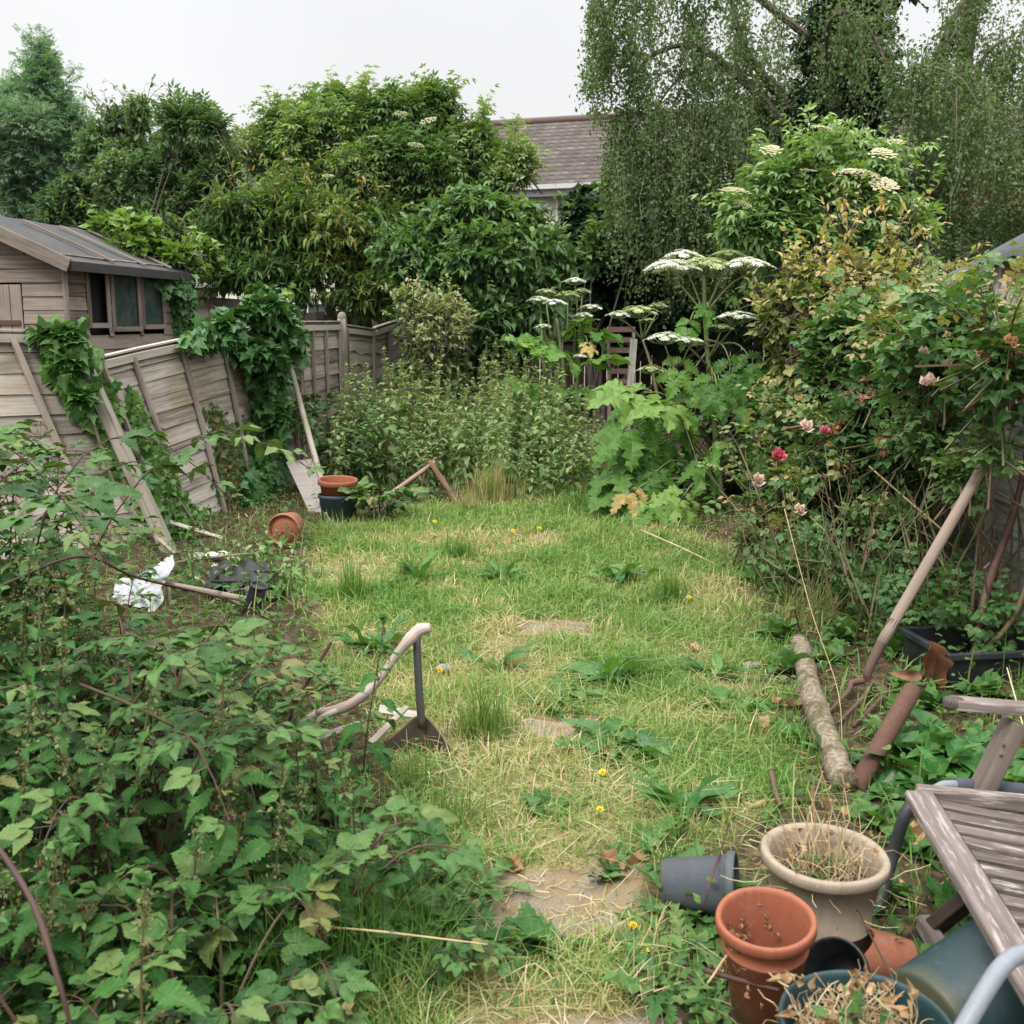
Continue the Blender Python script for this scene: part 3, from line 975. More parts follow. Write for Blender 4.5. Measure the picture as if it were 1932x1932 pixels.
mb = MB()
cuts = [(.40, .80, 1.67, 2.22), (.9, 1.50, 1.63, 2.24), (1.58, 2.1, 1.65, 2.22)]
lapped(mb, K, du, -dv, LEN, 0, EAV, .13, cuts)
lapped(mb, K, dv, -du, WID, 0, EAV, .13, [(.43, 1.15, 0, 2.08)])
z = EAV
while z < RID - .05:
    t = min(1, (min(z + .15, RID) - EAV) / (RID - EAV))
    if t > .97: break
    lapped(mb, K + dv * (WID / 2 * t), dv, -du, WID * (1 - t), z, min(z + .13, RID), .13)
    z += .13
quad(mb, K + du * LEN, K + du * LEN + dv * WID, K + du * LEN + dv * WID + UPZ * EAV, K + du * LEN + UPZ * EAV)
mb.build('wall', SHEDW, sh)
mb = MB()
ov = .16
ea, eb = K - dv * ov - du * ov + UPZ * (EAV - .09), K - dv * ov + du * (LEN + ov) + UPZ * (EAV - .09)
ra, rb = K + dv * WID / 2 - du * ov + UPZ * (RID + .03), K + dv * WID / 2 + du * (LEN + ov) + UPZ * (RID + .03)
ec, ed = K + dv * (WID + ov) - du * ov + UPZ * (EAV - .09), K + dv * (WID + ov) + du * (LEN + ov) + UPZ * (EAV - .09)
u, v = np.meshgrid(np.linspace(0, 1, 40), np.linspace(0, 1, 16), indexing='ij')
for p, q, s, t, sg in ((ea, eb, rb, ra, 1), (ra, rb, ed, ec, 1)):
    U, V = u[..., None], v[..., None]
    P = (p * (1 - U) + q * U) * (1 - V) + (t * (1 - U) + s * U) * V
    P[..., 2] += (fbm(u * 9, v * 6, 71) - .5) * .035
    mb.grid(P, 0, (u * LEN, v))
    mb.grid(P[::-1] - np.array([0, 0, .03]), 0, (u * LEN, v))
for s in (0.0, 1.0):
    pass
rf = mb.build('roof', FELT, sh, smooth=True)
mb = MB()
mb.bar(ea - UPZ * .035, eb - UPZ * .035, .03, .09)
mb.build('fascia', solid_mat('fascia_black', (.03, .03, .03), .85), rf)
for s in (.3, .52, .72, .9):
    mb = MB()
    p0, p1 = ea * (1 - s) + eb * s, ra * (1 - s) + rb * s
    mb.bar(p0 * .95 + p1 * .05 + UPZ * .03, p0 * .12 + p1 * .88 + UPZ * .03, .035, .022, (0, 0, 1))
    mb.build('roof_batten', SHEDW, rf, bevel=.003)
mb = MB()
mb.bar(ea - du * .02 - UPZ * .03, ra - du * .02 - UPZ * .03, .025, .13, (0, 0, 1))
mb.bar(ec - du * .02 - UPZ * .03, ra - du * .02 - UPZ * .03, .025, .13, (0, 0, 1))
mb.build('barge_board', SHEDW, sh, bevel=.003)
for p in (K - du * .025 - dv * .022, K + du * LEN - dv * .022):
    mb = MB()
    mb.bar(p, p + UPZ * (EAV - .1), .05, .05)
    mb.build('corner_trim', SHEDW, sh, bevel=.003)
mb = MB()
for q in range(6):
    c = K + dv * (.44 + q * .118 + .055) - du * (.012 + .003 * (q % 2))
    mb.bar(c + UPZ * .05, c + UPZ * 2.06, .112, .022, du)
door = mb.build('door', SHEDW, sh, bevel=.003)
mb = MB()
for z in (.5, 1.7): mb.bar(K + dv * .46 - du * .035 + UPZ * z, K + dv * .9 - du * .035 + UPZ * z, .01, .045)
mb.build('hinge', solid_mat('rusty_hinge', (.08, .045, .03), .8), door)
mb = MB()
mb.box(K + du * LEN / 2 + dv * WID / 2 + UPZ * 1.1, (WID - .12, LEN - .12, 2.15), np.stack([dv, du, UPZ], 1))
mb.build('interior_shade', DARK, sh)  # black box filling the shed, stands in for the shade behind the openings
for q, (s0, s1, za, zb) in enumerate(cuts):
    mb = MB()
    o = -dv * .02
    for a, b in (((s0, za), (s1, za)), ((s0, zb), (s1, zb)), ((s0, za - .02), (s0, zb + .02)), ((s1, za - .02), (s1, zb + .02))):
        mb.bar(K + o + du * a[0] + UPZ * a[1], K + o + du * b[0] + UPZ * b[1], .05, .042, (0, 0, 1) if a[1] != b[1] else -dv)
    w = mb.build('window', SHEDW, sh, bevel=.003, label='window with its pane missing, dark inside' if q == 0 else None)
    if q:
        mb = MB()
        quad(mb, K + du * s0 + UPZ * za - dv * .004, K + du * s1 + UPZ * za - dv * .004, K + du * s1 + UPZ * zb - dv * .004, K + du * s0 + UPZ * zb - dv * .004)
        mb.build('pane', GLASS, w)

# low flat-roofed outbuilding behind it
ob = thing('outbuilding', (-4.9, 15.6, 0), 'low outbuilding with pale flat roof between the shed and the trees', 'outbuilding')
mb = MB()
mb.box((-5.1, 16.0, 1.02), (1.9, 1.6, 2.04))
mb.build('wall', SHEDW, ob)
mb = MB()
mb.box((-5.1, 16.0, 2.2), (2.2, 1.9, .08))
mb.build('roof', solid_mat('pale_roof', (.55, .54, .53), .7, (.3, .3, .28), .4), ob, bevel=.01)
mb = MB()
mb.box((-5.1, 15.1, 2.1), (2.1, .04, .12))
mb.build('fascia', DARKW, ob)

# ------------------------------------------------------------------ neighbour's shed at the right
NC = np.array([3.55, 8.1, 0])
ng, nd = nz(np.array([.917, -.30, 0])), nz(np.array([.42, .907, 0]))    # along the gable / back along the side wall
sr = thing('neighbour_shed', NC, 'shed with grey felt roof and brown board gable beyond the right fence', 'shed')
GW, GE, GR = 1.9, 2.14, 2.70
mb = MB()
z = 0.0
while z < GR - .05:
    t = max(0, (z + .14 - GE) / (GR - GE))
    if t < .95: lapped(mb, NC + ng * (GW / 2 * t), ng, -nd, GW * (1 - t), z, z + .14, .14)
    z += .14
mb.build('wall', wood_mat('brown_boards', (.13, .075, .05), (.30, .2, .14)), sr)
mb = MB()
quad(mb, NC + nd * 2.3, NC, NC + UPZ * GE, NC + nd * 2.3 + UPZ * GE)
mb.build('side_wall', wood_mat('blue_grey_boards', (.08, .1, .11), (.2, .23, .25)), sr)
mb = MB()
ev, rg, ev2 = NC - ng * .30 - nd * .14 + UPZ * (GE - .1), NC + ng * GW / 2 - nd * .14 + UPZ * (GR + .06), NC + ng * (GW + .3) - nd * .14 + UPZ * (GE - .1)
for a, b in ((ev, rg), (rg, ev2)):
    u, v = np.meshgrid(np.linspace(0, 1, 12), np.linspace(0, 1, 12), indexing='ij')
    P = a + (b - a) * u[..., None] + nd * 2.5 * v[..., None]
    P[..., 2] += (fbm(u * 6, v * 6, 5) - .5) * .02
    mb.grid(P, 0)
    mb.grid(P[::-1] - np.array([0, 0, .05]), 0)
rf = mb.build('roof', FELTL, sr, smooth=True)
mb = MB()
u, v = np.meshgrid(np.linspace(-.02, 1, 24), np.linspace(0, 1, 6), indexing='ij')
P = ev + (rg - ev) * u[..., None] - nd * .02
hang = .12 + .05 * (vn(u * 5, u * 0, 3) > .5) * (u > .3)
P = P - nd * (np.sin(v * 2.6) * .012)[..., None]
P[..., 2] += .02 - v * hang
mb.grid(P, 0)
mb.build('felt_edge', FELTL, rf, smooth=True)
mb = MB()
mb.bar(NC + ng * .02 - nd * .03, NC + ng * .02 - nd * .03 + UPZ * (GE - .02), .06, .06)
mb.build('corner_trim', FENCEG, sr, bevel=.004)

# dark board fence across the far end
bf = thing('back_fence', (1.5, 18.9, 0), 'dark board fence closing the far end of the garden behind the old chair', 'fence')
mb = MB()
for q in range(78):
    x = -8.6 + q * .2
    mb.bar((x, 19.4 + .01 * (q % 2), 0), (x, 19.4 + .01 * (q % 2), 1.85 + .03 * random.random()), .19, .02, (0, 1, 0))
mb.build('boards', DARKW, bf)
for z in (.5, 1.4):
    mb = MB()
    mb.bar((-8.7, 19.36, z), (7.0, 19.36, z), .03, .08)
    mb.build('rail', DARKW, bf)

# ------------------------------------------------------------------ fences
def panel(name, BL, BR, TL, TR, n, bat, label, wavy=.007, mat=FENCEW, rail=True, vis=+1, sag=0.0):
    BL, BR, TL, TR = (np.asarray(p, float) for p in (BL, BR, TL, TR))
    c = (BL + BR) / 2
    c[2] = min(BL[2], BR[2])
    f = thing(name, c, label, 'fence')

    def B(u, v):
        u, v = np.asarray(u, float)[..., None], np.asarray(v, float)[..., None]
        p = ((1 - u) * BL + u * BR) * (1 - v) + ((1 - u) * TL + u * TR) * v
        p[..., 2] -= (sag * 4 * u * (1 - u))[..., 0] * v[..., 0]
        return p
    nn = nz(np.cross(BR - BL, TL - BL))
    if np.dot(nn, np.array([0, 0, EYE]) - c) < 0: nn = -nn
    L, H = np.linalg.norm(BR - BL), np.linalg.norm(TL - BL)
    mb = MB()
    for i in range(n):
        r = random.random()
        k = 15
        s = np.linspace(0, 1, k)
        wob = (vn(s * 4 + r * 50, s * 0, 8) - .5) * 2
        drop = (random.random() - .5) * .012
        P = np.empty((k, 3, 3))
        for j, (v, oo) in enumerate(((i / n, -.004), (i / n, .016), ((i + 1) / n + .02, .002))):
            P[:, j] = B(s, np.clip(v + (wob * wavy * .35 + drop * (s - .5) * 2) * (j < 2), -.02, 1.0)) + nn * (oo + (wob * .006 + .004 * np.abs(wob)) * (j < 2))[:, None]
        mb.grid(P, r, (np.repeat(s[:, None] * L, 3, 1), np.tile([i / n * H - .02, i / n * H, (i + 1) / n * H], (k, 1))))
        mb.grid(P[::-1, 1:] - nn * .012, r, (np.repeat(s[::-1, None] * L, 2, 1), np.tile([i / n * H, (i + 1) / n * H], (k, 1))))
    mb.build('slat_panel', mat, f)
    for u in bat:
        mb = MB()
        s = np.linspace(0, 1, 4)
        p = B(np.full(4, u), s * .97) + nn * .04
        mb.sweep(p, .042, .028, nn, rnd=u)
        mb.build('batten', BATTEN, f)
    if rail:
        mb = MB()
        s = np.linspace(0, 1, 7)
        p = B(s, np.full(7, .965)) + nn * .042
        mb.sweep(p, .024, .06, (0, 0, 1), rnd=.7)
        p = B(s, np.full(7, 1.0)) + nn * .016 + UPZ * .012
        mb.sweep(p, .055, .014, (0, 0, 1), rnd=.9)
        mb.build('top_rail', PALEW, f)
    return f


panel('lapped_fence', (-4.05, 6.75, 0), (-2.73, 8.0, 0), (-4.72, 7.0, 1.665), (-3.38, 8.15, 1.63), 11, (.08, .33, .56, .79, .985), 'leaning lapped fence panel at the far left of the garden, ivy at its right end')
panel('lapped_fence', (-2.64, 8.1, -.06), (-2.27, 11.3, .02), (-3.17, 8.15, 1.42), (-2.30, 11.35, 1.685), 12, (.02, .14, .35, .56, .76, .98), 'slumped lapped fence panel between the fallen post and the big ivy', sag=-.03)
panel('lapped_fence', (-2.27, 11.5, 0), (-2.12, 13.25, 0), (-2.29, 11.5, 1.70), (-2.12, 13.25, 1.70), 11, (.03, .3, .62, .97), 'upright lapped fence panel right of the big ivy, behind the leaning pole')
panel('lapped_fence', (-2.08, 13.4, 0), (-1.82, 14.2, 0), (-2.08, 13.4, 1.66), (-1.82, 14.2, 1.60), 10, (.05, .95), 'short lapped fence panel just beyond the tall fence post', wavy=.07)
panel('lapped_fence', (-1.81, 14.22, 0), (-1.52, 15.05, 0), (-1.81, 14.22, 1.62), (-1.52, 15.05, 1.74), 10, (.45, .93), 'warped lapped fence panel at the far end of the left fence', wavy=.08)


PLANES = {}


def on_plane(BL, BR, TL, TR, x, y):
    """depth of the panel's face on the line of sight through (x, y)"""
    key = (BL, BR)
    if key not in PLANES:
        U, V = np.meshgrid(np.linspace(-.05, 1.1, 70), np.linspace(-.1, 1.1, 50), indexing='ij')
        U, V = U[..., None], V[..., None]
        P = ((1 - U) * np.array(BL) + U * np.array(BR)) * (1 - V) + ((1 - U) * np.array(TL) + U * np.array(TR)) * V
        PLANES[key] = (P.reshape(-1, 3), *proj(P.reshape(-1, 3)))
    P, a, b = PLANES[key]
    return P[np.argmin((a - x) ** 2 + (b - y) ** 2), 1]


P_ONE = ((-4.05, 6.75, 0), (-2.73, 8.0, 0), (-4.72, 7.0, 1.665), (-3.38, 8.15, 1.63))
P_TWO = ((-2.64, 8.1, -.06), (-2.27, 11.3, .02), (-3.17, 8.15, 1.42), (-2.30, 11.35, 1.685))


def post(base, top, w, label, mat=POSTW, dome=True, up=None):
    base, top = np.asarray(base, float), np.asarray(top, float)
    mb = MB()
    d = nz(top - base)
    mb.bar(base - d * .15, top, w, w, (0, 1, .01) if up is None else up)
    if dome:
        M = np.eye(4)
        fr = frames(d[None], np.array([[0, 1, .01]]))[0]
        M[:3, :3] = np.stack([fr[:, 1], fr[:, 2], fr[:, 0]], 1)
        M[:3, 3] = top
        mb.lathe([(w * .55, -.01), (w * .56, .03), (w * .45, .06), (w * .25, .08), (.001, .085)], M, 12)
    mb.build('fence_post', mat, bevel=.006, label=label, cat='fence post')


post((-2.46, 7.62, 0), (-3.22, 7.98, 1.58), .09, 'fallen timber post leaning left across the broken fence', dome=False)
post((-2.07, 13.3, 0), (-2.07, 13.3, 1.74), .1, 'round topped fence post standing upright beside the nettles')
post((-1.48, 15.1, 0), (-1.48, 15.1, 1.76), .11, 'round topped post at the far end of the left fence')
for x0, y0 in ((-1.43, 15.2), (-1.36, 15.3)):
    mb = MB()
    mb.bar((x0, y0, 0), (x0 + .03, y0, 1.6), .05, .03, (0, 1, 0))
    mb.build('loose_batten', BATTEN, label='thin loose batten standing %s the far end post' % ('against' if x0 < -1.4 else 'just right of'), cat='batten')

# right fence: grey boards with posts
FX = 2.86
for i, (y0, y1) in enumerate(((3.6, 5.42), (5.5, 7.28), (7.36, 9.2), (9.3, 11.2), (1.75, 3.52))):
    panel('lapped_fence', (FX, y1, 0), (FX, y0, 0), (FX, y1, 1.72), (FX, y0, 1.72), 10, (.03, .5, .97) if 0 < i < 4 else (.03, .97),
          ('grey weathered fence panel at the right edge behind the black crate', 'grey weathered fence panel behind the rose canes', 'grey fence panel mostly hidden behind the rose bush', 'grey fence panel hidden behind the elder bush', 'grey fence panel beside the bench, nearest the camera')[i], mat=FENCEG, rail=False)
for i, y in enumerate((5.46, 7.32, 9.25)):
    post((FX - .02, y, 0), (FX - .02, y, 1.78), .085, ('grey fence post at the right edge by the crate', 'grey fence post behind the rose canes', 'grey fence post hidden by the rose bush')[i], FENCEG, dome=False)
gt = thing('fence_trellis', (2.95, 6.3, 0), 'pale rounded post and rail rising above the right fence', 'trellis')
mb = MB()
mb.bar((2.85, 6.3, .0), (2.85, 6.3, 1.9), .09, .07, (0, 1, 0))
M = np.eye(4)
M[:3, 3] = (2.85, 6.3, 1.9)
mb.lathe([(.046, 0), (.044, .02), (.03, .035), (.001, .04)], M, 10)
mb.build('post', PALEW, gt, bevel=.012)
mb = MB()
mb.bar((2.87, 6.25, 1.91), (4.1, 6.2, 1.93), .05, .03)
mb.bar((2.9, 6.24, 1.80), (4.1, 6.18, 1.84), .03, .09)
mb.build('rail', PALEW, gt, bevel=.006)
# ------------------------------------------------------------------ trees and shrubs
TWIG = stem_mat('twig_bark', [(.05, .038, .028), (.10, .08, .06), (.19, .165, .13)], .85)
TWIGG = stem_mat('green_twig', [(.06, .08, .03), (.12, .12, .05), (.2, .15, .08)], .7)
CANE = stem_mat('bramble_cane', [(.035, .024, .02), (.075, .034, .027), (.085, .085, .038)], .6)
BARK = stem_mat('bark', [(.05, .04, .033), (.1, .085, .07), (.16, .14, .12)], .9)


def crown(mb, lobes, n, tpls, size, twig=.3, per=8, up=.45, droop=.2, rnd=(0, 1), shell=.55, tw=None, rough=.35, seed=0, flat=.0, bottom=-.5, spread_=1.0, gap=0.0):
    """leafy twigs spread through ellipsoid lobes; lobes rows = cx,cy,cz,rx,ry,rz[,weight]"""
    Lb = np.array([list(l) + [1.0] * (7 - len(l)) for l in lobes], float)
    w = (Lb[:, 3] * Lb[:, 4] * Lb[:, 5]) ** .667 * Lb[:, 6]
    q = G.choice(len(Lb), n, p=w / w.sum())
    g = unit(n)
    low = g[:, 2] < bottom
    g[low, 2] *= -1
    r = shell + (1 - shell) * G.random(n) ** .7
    out = G.random(n) < .08
    bump = 1 + rough * (vn(g[:, 0] * 3 + q * 7.1 + seed, g[:, 2] * 3 + g[:, 1] * 2.3, 77 + seed) - .5) * 2
    r = r * bump * np.where(out, 1 + .25 * G.random(n), 1)
    P = Lb[q, :3] + g * Lb[q, 3:6] * r[:, None]
    if gap:
        k = vn(P[:, 0] * 1.9 + seed, P[:, 2] * 1.9 + P[:, 1], 91) > gap
        P, g, q = P[k], g[k], q[k]
        n = len(P)
    t = nz(g * np.array([1, 1, .8]) + np.array([0, 0, up]) + .45 * unit(n))
    tl = twig * G.uniform(.6, 1.4, n)
    P = P - t * (tl * .75)[:, None]
    cr = np.clip(.5 + (vn(P[:, 0] * 1.3, P[:, 2] * 1.3 + P[:, 1] * .7, 12 + seed) - .5) * 1.1 + G.normal(0, .12, n), 0, 1)
    f = (np.arange(per) + .5) / per
    base = P[:, None] + t[:, None] * (tl[:, None] * f)[..., None]
    base[..., 2] -= (droop * tl[:, None] * f ** 2 * .6)
    base = base.reshape(-1, 3)
    k = len(base)
    tt = np.repeat(t, per, 0)
    d = nz(tt * (.55 + .5 * np.tile(f, n))[:, None] + unit(k) * spread_ - np.array([0, 0, droop]))
    upv = np.array([0, 0, 1.0]) + .55 * unit(k)
    if flat: d[:, 2] *= (1 - flat)
    rv = np.clip(np.repeat(cr, per) * .7 + .3 * G.random(k), 0, 1)
    mb.inst(tpls, base, d, upv, size * G.uniform(.65, 1.3, k), rnd[0] + (rnd[1] - rnd[0]) * rv)
    if tw is not None:
        m = G.random(n) < .6
        e = P[m] + t[m] * tl[m, None] - np.array([0, 0, 1]) * (droop * tl[m] * .6)[:, None]
        tw.curves(np.stack([P[m] - t[m] * .15, P[m] + t[m] * (tl[m] * .5)[:, None], e], 1), np.array([.007, .004, .002]) * (1 if size < .2 else 1.2), 3)
    return P


def lump(lobes, k=6, r=.37, shrink=.74, seed=0, up=.15):
    """break each lobe up into a core and smaller bunches riding on its surface"""
    out = []
    for l in lobes:
        c, R, w = np.array(l[:3]), np.array(l[3:6]), (l[6] if len(l) > 6 else 1.0)
        out.append((*c, *(R * shrink), w * .8))
        for g in unit(k):
            g = g.copy()
            if g[2] < -.35: g[2] *= -1
            g = nz(g + [0, -.25, up])
            s = r * random.uniform(.6, 1.25)
            out.append((*(c + g * R * random.uniform(.6, .95)), *(R * s), w * 1.15))
    return out


def limbs(tw, base, targets, r0, n=1, kink=.05, mid=None):
    base = np.asarray(base, float)
    for t in targets:
        t = np.asarray(t, float)
        L = np.linalg.norm(t - base)
        m1 = base * .65 + t * .35 + G.normal(0, kink * L, 3) * [1, 1, .4] + np.array([0, 0, .1 * L])
        m2 = base * .3 + t * .7 + G.normal(0, kink * L, 3) * [1, 1, .4] + np.array([0, 0, .08 * L])
        tw.path([base + G.normal(0, .02, 3), m1, m2, t], np.linspace(r0 * G.uniform(.7, 1), r0 * .15, 8), 6, 6, wob=.15)


def shoots(mb, tw, lobes, k, tpls, size, ln=(.35, .9), up=.9, rnd=(.4, 1)):
    """leafy leaders poking out of the crown's top and sides"""
    Lb = np.array([list(l[:6]) for l in lobes], float)
    q = G.integers(0, len(Lb), k)
    g = unit(k)
    g[:, 2] = np.abs(g[:, 2]) * .9 + .15
    g = nz(g)
    P0 = Lb[q, :3] + g * Lb[q, 3:6] * .8
    top = Lb[:, 2].max()
    d = nz(g * [1, 1, .5] + [0, 0, up] + .3 * unit(k))
    L = G.uniform(*ln, k)
    s = np.linspace(0, 1, 6)
    side = nz(np.cross(d, unit(k)))
    C = P0[:, None] + d[:, None] * (L[:, None] * s)[..., None] + side[:, None] * (.22 * L[:, None] * s ** 2)[..., None] - UPZ * (.12 * L[:, None] * s ** 2.5)[..., None]
    tw.curves(C, np.linspace(.008, .002, 6), 3)
    m = 9
    f = np.linspace(.25, 1, m) * 5
    i = np.clip(f.astype(int), 0, 4)
    B = C[:, i] * (1 - (f - i))[None, :, None] + C[:, i + 1] * (f - i)[None, :, None]
    dd = np.repeat(d, m, 0) * .5 + unit(k * m) + [0, 0, -.05]
    mb.inst(tpls, B.reshape(-1, 3), dd, UPZ + .5 * unit(k * m), size * G.uniform(.5, 1.05, k * m), rnd[0] + (rnd[1] - rnd[0]) * G.random(k * m))


def plant(name, base, label, cat, mat, lobes, n, tpls, size, trunk=.05, ntr=None, inner=None, bark=None, group=None, **kw):
    root = thing(name, base, label, cat, group)
    mb, tw = MB(), MB()
    lk = kw.pop('lumps', 5)
    sk = kw.pop('leaders', 0)
    if sk: shoots(mb, tw, lobes, sk, tpls, size, kw.pop('leadlen', (.35, .9)))
    crown(mb, lump(lobes, lk) if lk else lobes, n, tpls, size, tw=tw, **kw)
    if inner:
        kk = dict(kw, shell=.1, rough=.1, gap=0.0)
        crown(mb, [(*l[:3], l[3] * .72, l[4] * .72, l[5] * .8) for l in lobes], inner, tpls, size * 1.35, **kk)
    tg = [l[:3] for l in lobes]
    limbs(tw, np.array(base, float), tg, trunk)
    mb.build('crown', mat, root)
    tw.build('trunk', bark or BARK, root, smooth=True)
    return root


def lob(x, y, Y, rx, rz, ry=None, w=1.0):
    """lobe centred on the line of sight through (x, y) at depth Y; radii in photograph units turned to metres"""
    k = Y / FOC
    p = at(x, y, Y)
    return (*p, rx * k, (ry if ry else min(rx, rz) * k * .9) if True else 0, rz * k, w)


M_FEATH = leaf_mat('feathery_leaf', [(.10, .2, .125), (.145, .26, .17), (.2, .32, .22), (.29, .4, .3)], nv=0, vein=0, trans=.3)  # leaf colours lightened to carry the haze of distance
M_DARKT = leaf_mat('dark_tree_leaf', [(.042, .088, .042), (.066, .128, .056), (.1, .172, .075), (.155, .23, .11), (.18, .165, .1)], nv=0, vein=0)  # also lightened, with distance haze put into the leaf colour
M_ELDER = leaf_mat('elder_leaf', [(.05, .1, .034), (.085, .155, .05), (.14, .215, .075), (.215, .29, .105), (.31, .335, .15)], nv=0, vein=.2, trans=.3)
M_REDSH = leaf_mat('autumn_leaf', [(.035, .085, .025), (.06, .13, .035), (.1, .17, .05), (.17, .22, .06), (.3, .19, .07), (.34, .22, .12)], nv=0, vein=0, trans=.3)
M_LILAC = leaf_mat('lilac_leaf', [(.038, .088, .032), (.062, .132, .045), (.1, .185, .065), (.175, .27, .105)], nv=0, vein=.3, rough=.35, spec=.5)
M_VARI = leaf_mat('variegated_leaf', [(.10, .16, .06), (.2, .25, .12), (.32, .34, .19), (.42, .40, .22)], nv=0, vein=0)
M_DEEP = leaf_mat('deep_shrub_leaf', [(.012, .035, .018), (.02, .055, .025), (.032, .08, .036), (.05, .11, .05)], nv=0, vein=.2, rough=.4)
M_BIRCH = leaf_mat('birch_leaf', [(.05, .092, .034), (.08, .13, .05), (.115, .17, .07), (.19, .245, .12)], nv=0, vein=0, trans=.3)
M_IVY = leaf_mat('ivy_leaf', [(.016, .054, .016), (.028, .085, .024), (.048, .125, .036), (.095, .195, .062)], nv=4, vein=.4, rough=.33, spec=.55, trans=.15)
M_IVYL = leaf_mat('pale_ivy_leaf', [(.022, .07, .018), (.042, .11, .026), (.075, .16, .04), (.14, .22, .065)], nv=4, vein=.4, rough=.4, spec=.45, trans=.2)
M_IVYD = leaf_mat('tree_ivy_leaf', [(.006, .022, .008), (.012, .036, .014), (.02, .055, .02), (.035, .08, .03)], nv=0, vein=0, rough=.38, spec=.5, trans=.1)
M_LELD = leaf_mat('light_elder_leaf', [(.075, .15, .05), (.12, .21, .075), (.185, .285, .11), (.3, .39, .19)], nv=0, vein=.2)
M_YEL = leaf_mat('yellowing_leaf', [(.10, .15, .045), (.19, .23, .075), (.3, .29, .115), (.42, .35, .16), (.44, .26, .13)], nv=0, vein=.2)
M_VINE = leaf_mat('climber_leaf', [(.07, .14, .03), (.12, .2, .05), (.17, .26, .07), (.24, .31, .1)], nv=0, vein=.2)

# left: feathery blue-green tree, then the dark mixed trees
plant('feathery_tree', (-8.9, 20, 0), 'tall feathery blue green tree at the top left behind the shed', 'tree', M_FEATH,
      [lob(82, 165, 20, 55, 80), lob(70, 250, 20, 105, 90), lob(0, 250, 20, 85, 95), lob(145, 280, 20, 50, 80), lob(40, 370, 20, 130, 90), lob(130, 400, 20, 90, 70), lob(-60, 330, 20, 100, 120)],
      3000, ASH, .17, leaders=60, leadlen=(.2, .45), trunk=.13, per=7, up=.8, droop=.1, inner=500, shell=.3, rough=.5, twig=.4, gap=.16)
for i, (lab, lbs, n, mt, sh_) in enumerate((
        ('dark green bushy tree with upright shoots behind the shed roof', [lob(240, 300, 17.5, 70, 70), lob(225, 245, 17.5, 25, 40), lob(265, 230, 17, 22, 42), lob(250, 400, 17, 100, 90), lob(160, 400, 17.5, 70, 80)], 2100, M_DARKT, 1),
        ('dark rounded tree with sparse arching top shoots left of the far roof', [lob(360, 265, 17, 50, 45), lob(340, 350, 17, 90, 80), lob(420, 330, 17, 45, 60), lob(400, 420, 16.8, 70, 80), lob(330, 470, 16.5, 90, 60)], 2200, M_DARKT, 2))):
    b = lbs[1]
    plant('bushy_tree', (b[0], b[1], 0), lab, 'tree', mt, lbs, n, OV, .10, leaders=50, leadlen=(.3, .65), trunk=.1, per=9, up=.7, inner=360, seed=3 + i, rough=.6, twig=.42, gap=.1, shell=.4)
# top shoots
plant('ash_sapling', (-6.0, 15.8, 0), 'arching ash shoots sticking up over the dark rounded tree', 'tree', M_DARKT,
      [lob(365, 230, 15.8, 45, 26), lob(330, 235, 15.8, 20, 22), lob(405, 240, 15.8, 22, 18)], 90, ASH, .3, trunk=.03, per=5, up=.9, droop=.4, shell=.2)

eld = plant('elder_tree', (-1.9, 17, 0), 'large rounded elder tree in the middle dotted with cream flower heads', 'tree', M_ELDER,
            [lob(650, 208, 16.5, 52, 40), lob(600, 240, 16.5, 70, 50), lob(548, 250, 16.5, 44, 44), lob(500, 300, 16.5, 46, 46), lob(815, 204, 16.5, 46, 36), lob(770, 232, 16.5, 70, 48), lob(710, 262, 16.3, 120, 70), lob(600, 310, 16.2, 110, 80), lob(760, 340, 16, 150, 90), lob(900, 262, 16.4, 40, 36), lob(870, 300, 16.4, 60, 45),
             lob(945, 318, 16.4, 55, 46), lob(890, 380, 16.2, 90, 70), lob(560, 400, 16, 110, 80), lob(700, 440, 15.9, 140, 80)],
            3500, ELD, .20, leaders=110, leadlen=(.2, .5), trunk=.11, per=6, up=.7, droop=.3, inner=280, rough=.55, seed=5, twig=.42, gap=.19, shell=.45)


def umbel_tpl(n=46, cup=.12, lumps=0):
    """flat flower head: many small petals' faces on a shallow dome, unit radius, x axis is up"""
    V, F, uv = [], [], []
    for q in range(n):
        r, a = math.sqrt((q + .5) / n), q * 2.39996
        if lumps: r = r * (.85 + .3 * _hash(q, 3, 1))
        c = np.array([cup * (1 - r * r) + .05 * _hash(q, 1, 2), r * math.cos(a), r * math.sin(a)])
        s = (.13 if n > 40 else .2)
        b = len(V)
        for e in range(4): V.append(c + np.array([(_hash(q, e, 5) - .5) * .09, s * math.cos(a + e * PI / 2), s * math.sin(a + e * PI / 2)]))
        F.append([b, b + 1, b + 2, b + 3])
        uv += [[r, 0]] * 4
    return tpl(V, F, uv)


UMB = [umbel_tpl(), umbel_tpl(40, .2, 1)]
M_CREAM = leaf_mat('cream_flower', [(.24, .24, .12), (.34, .32, .18), (.44, .41, .26)], nv=0, vein=0, trans=.2, tint=(1.1, 1.1, .9), mott=.2)
M_UMBEL = leaf_mat('white_flower', [(.5, .55, .36), (.66, .69, .55), (.8, .8, .74)], nv=0, vein=0, trans=.2, tint=(1.1, 1.1, .95), mott=.2)
M_UMBG = leaf_mat('green_umbel', [(.24, .3, .12), (.36, .42, .2), (.46, .5, .28)], nv=0, vein=0, trans=.2, mott=.2)


def heads(root, name, spots, mat, Yf, squash=1.0):
    for x, y, wd, dY in spots:
        mb = MB()
        p = at(x, y, Yf + dY)
        mb.inst(UMB, p[None], np.array([[.0, -.45, 1.0]]) + .25 * unit(1), unit(1), np.array([wd * Yf / FOC / 2]), G.random(1))
        mb.build(name, mat, root)


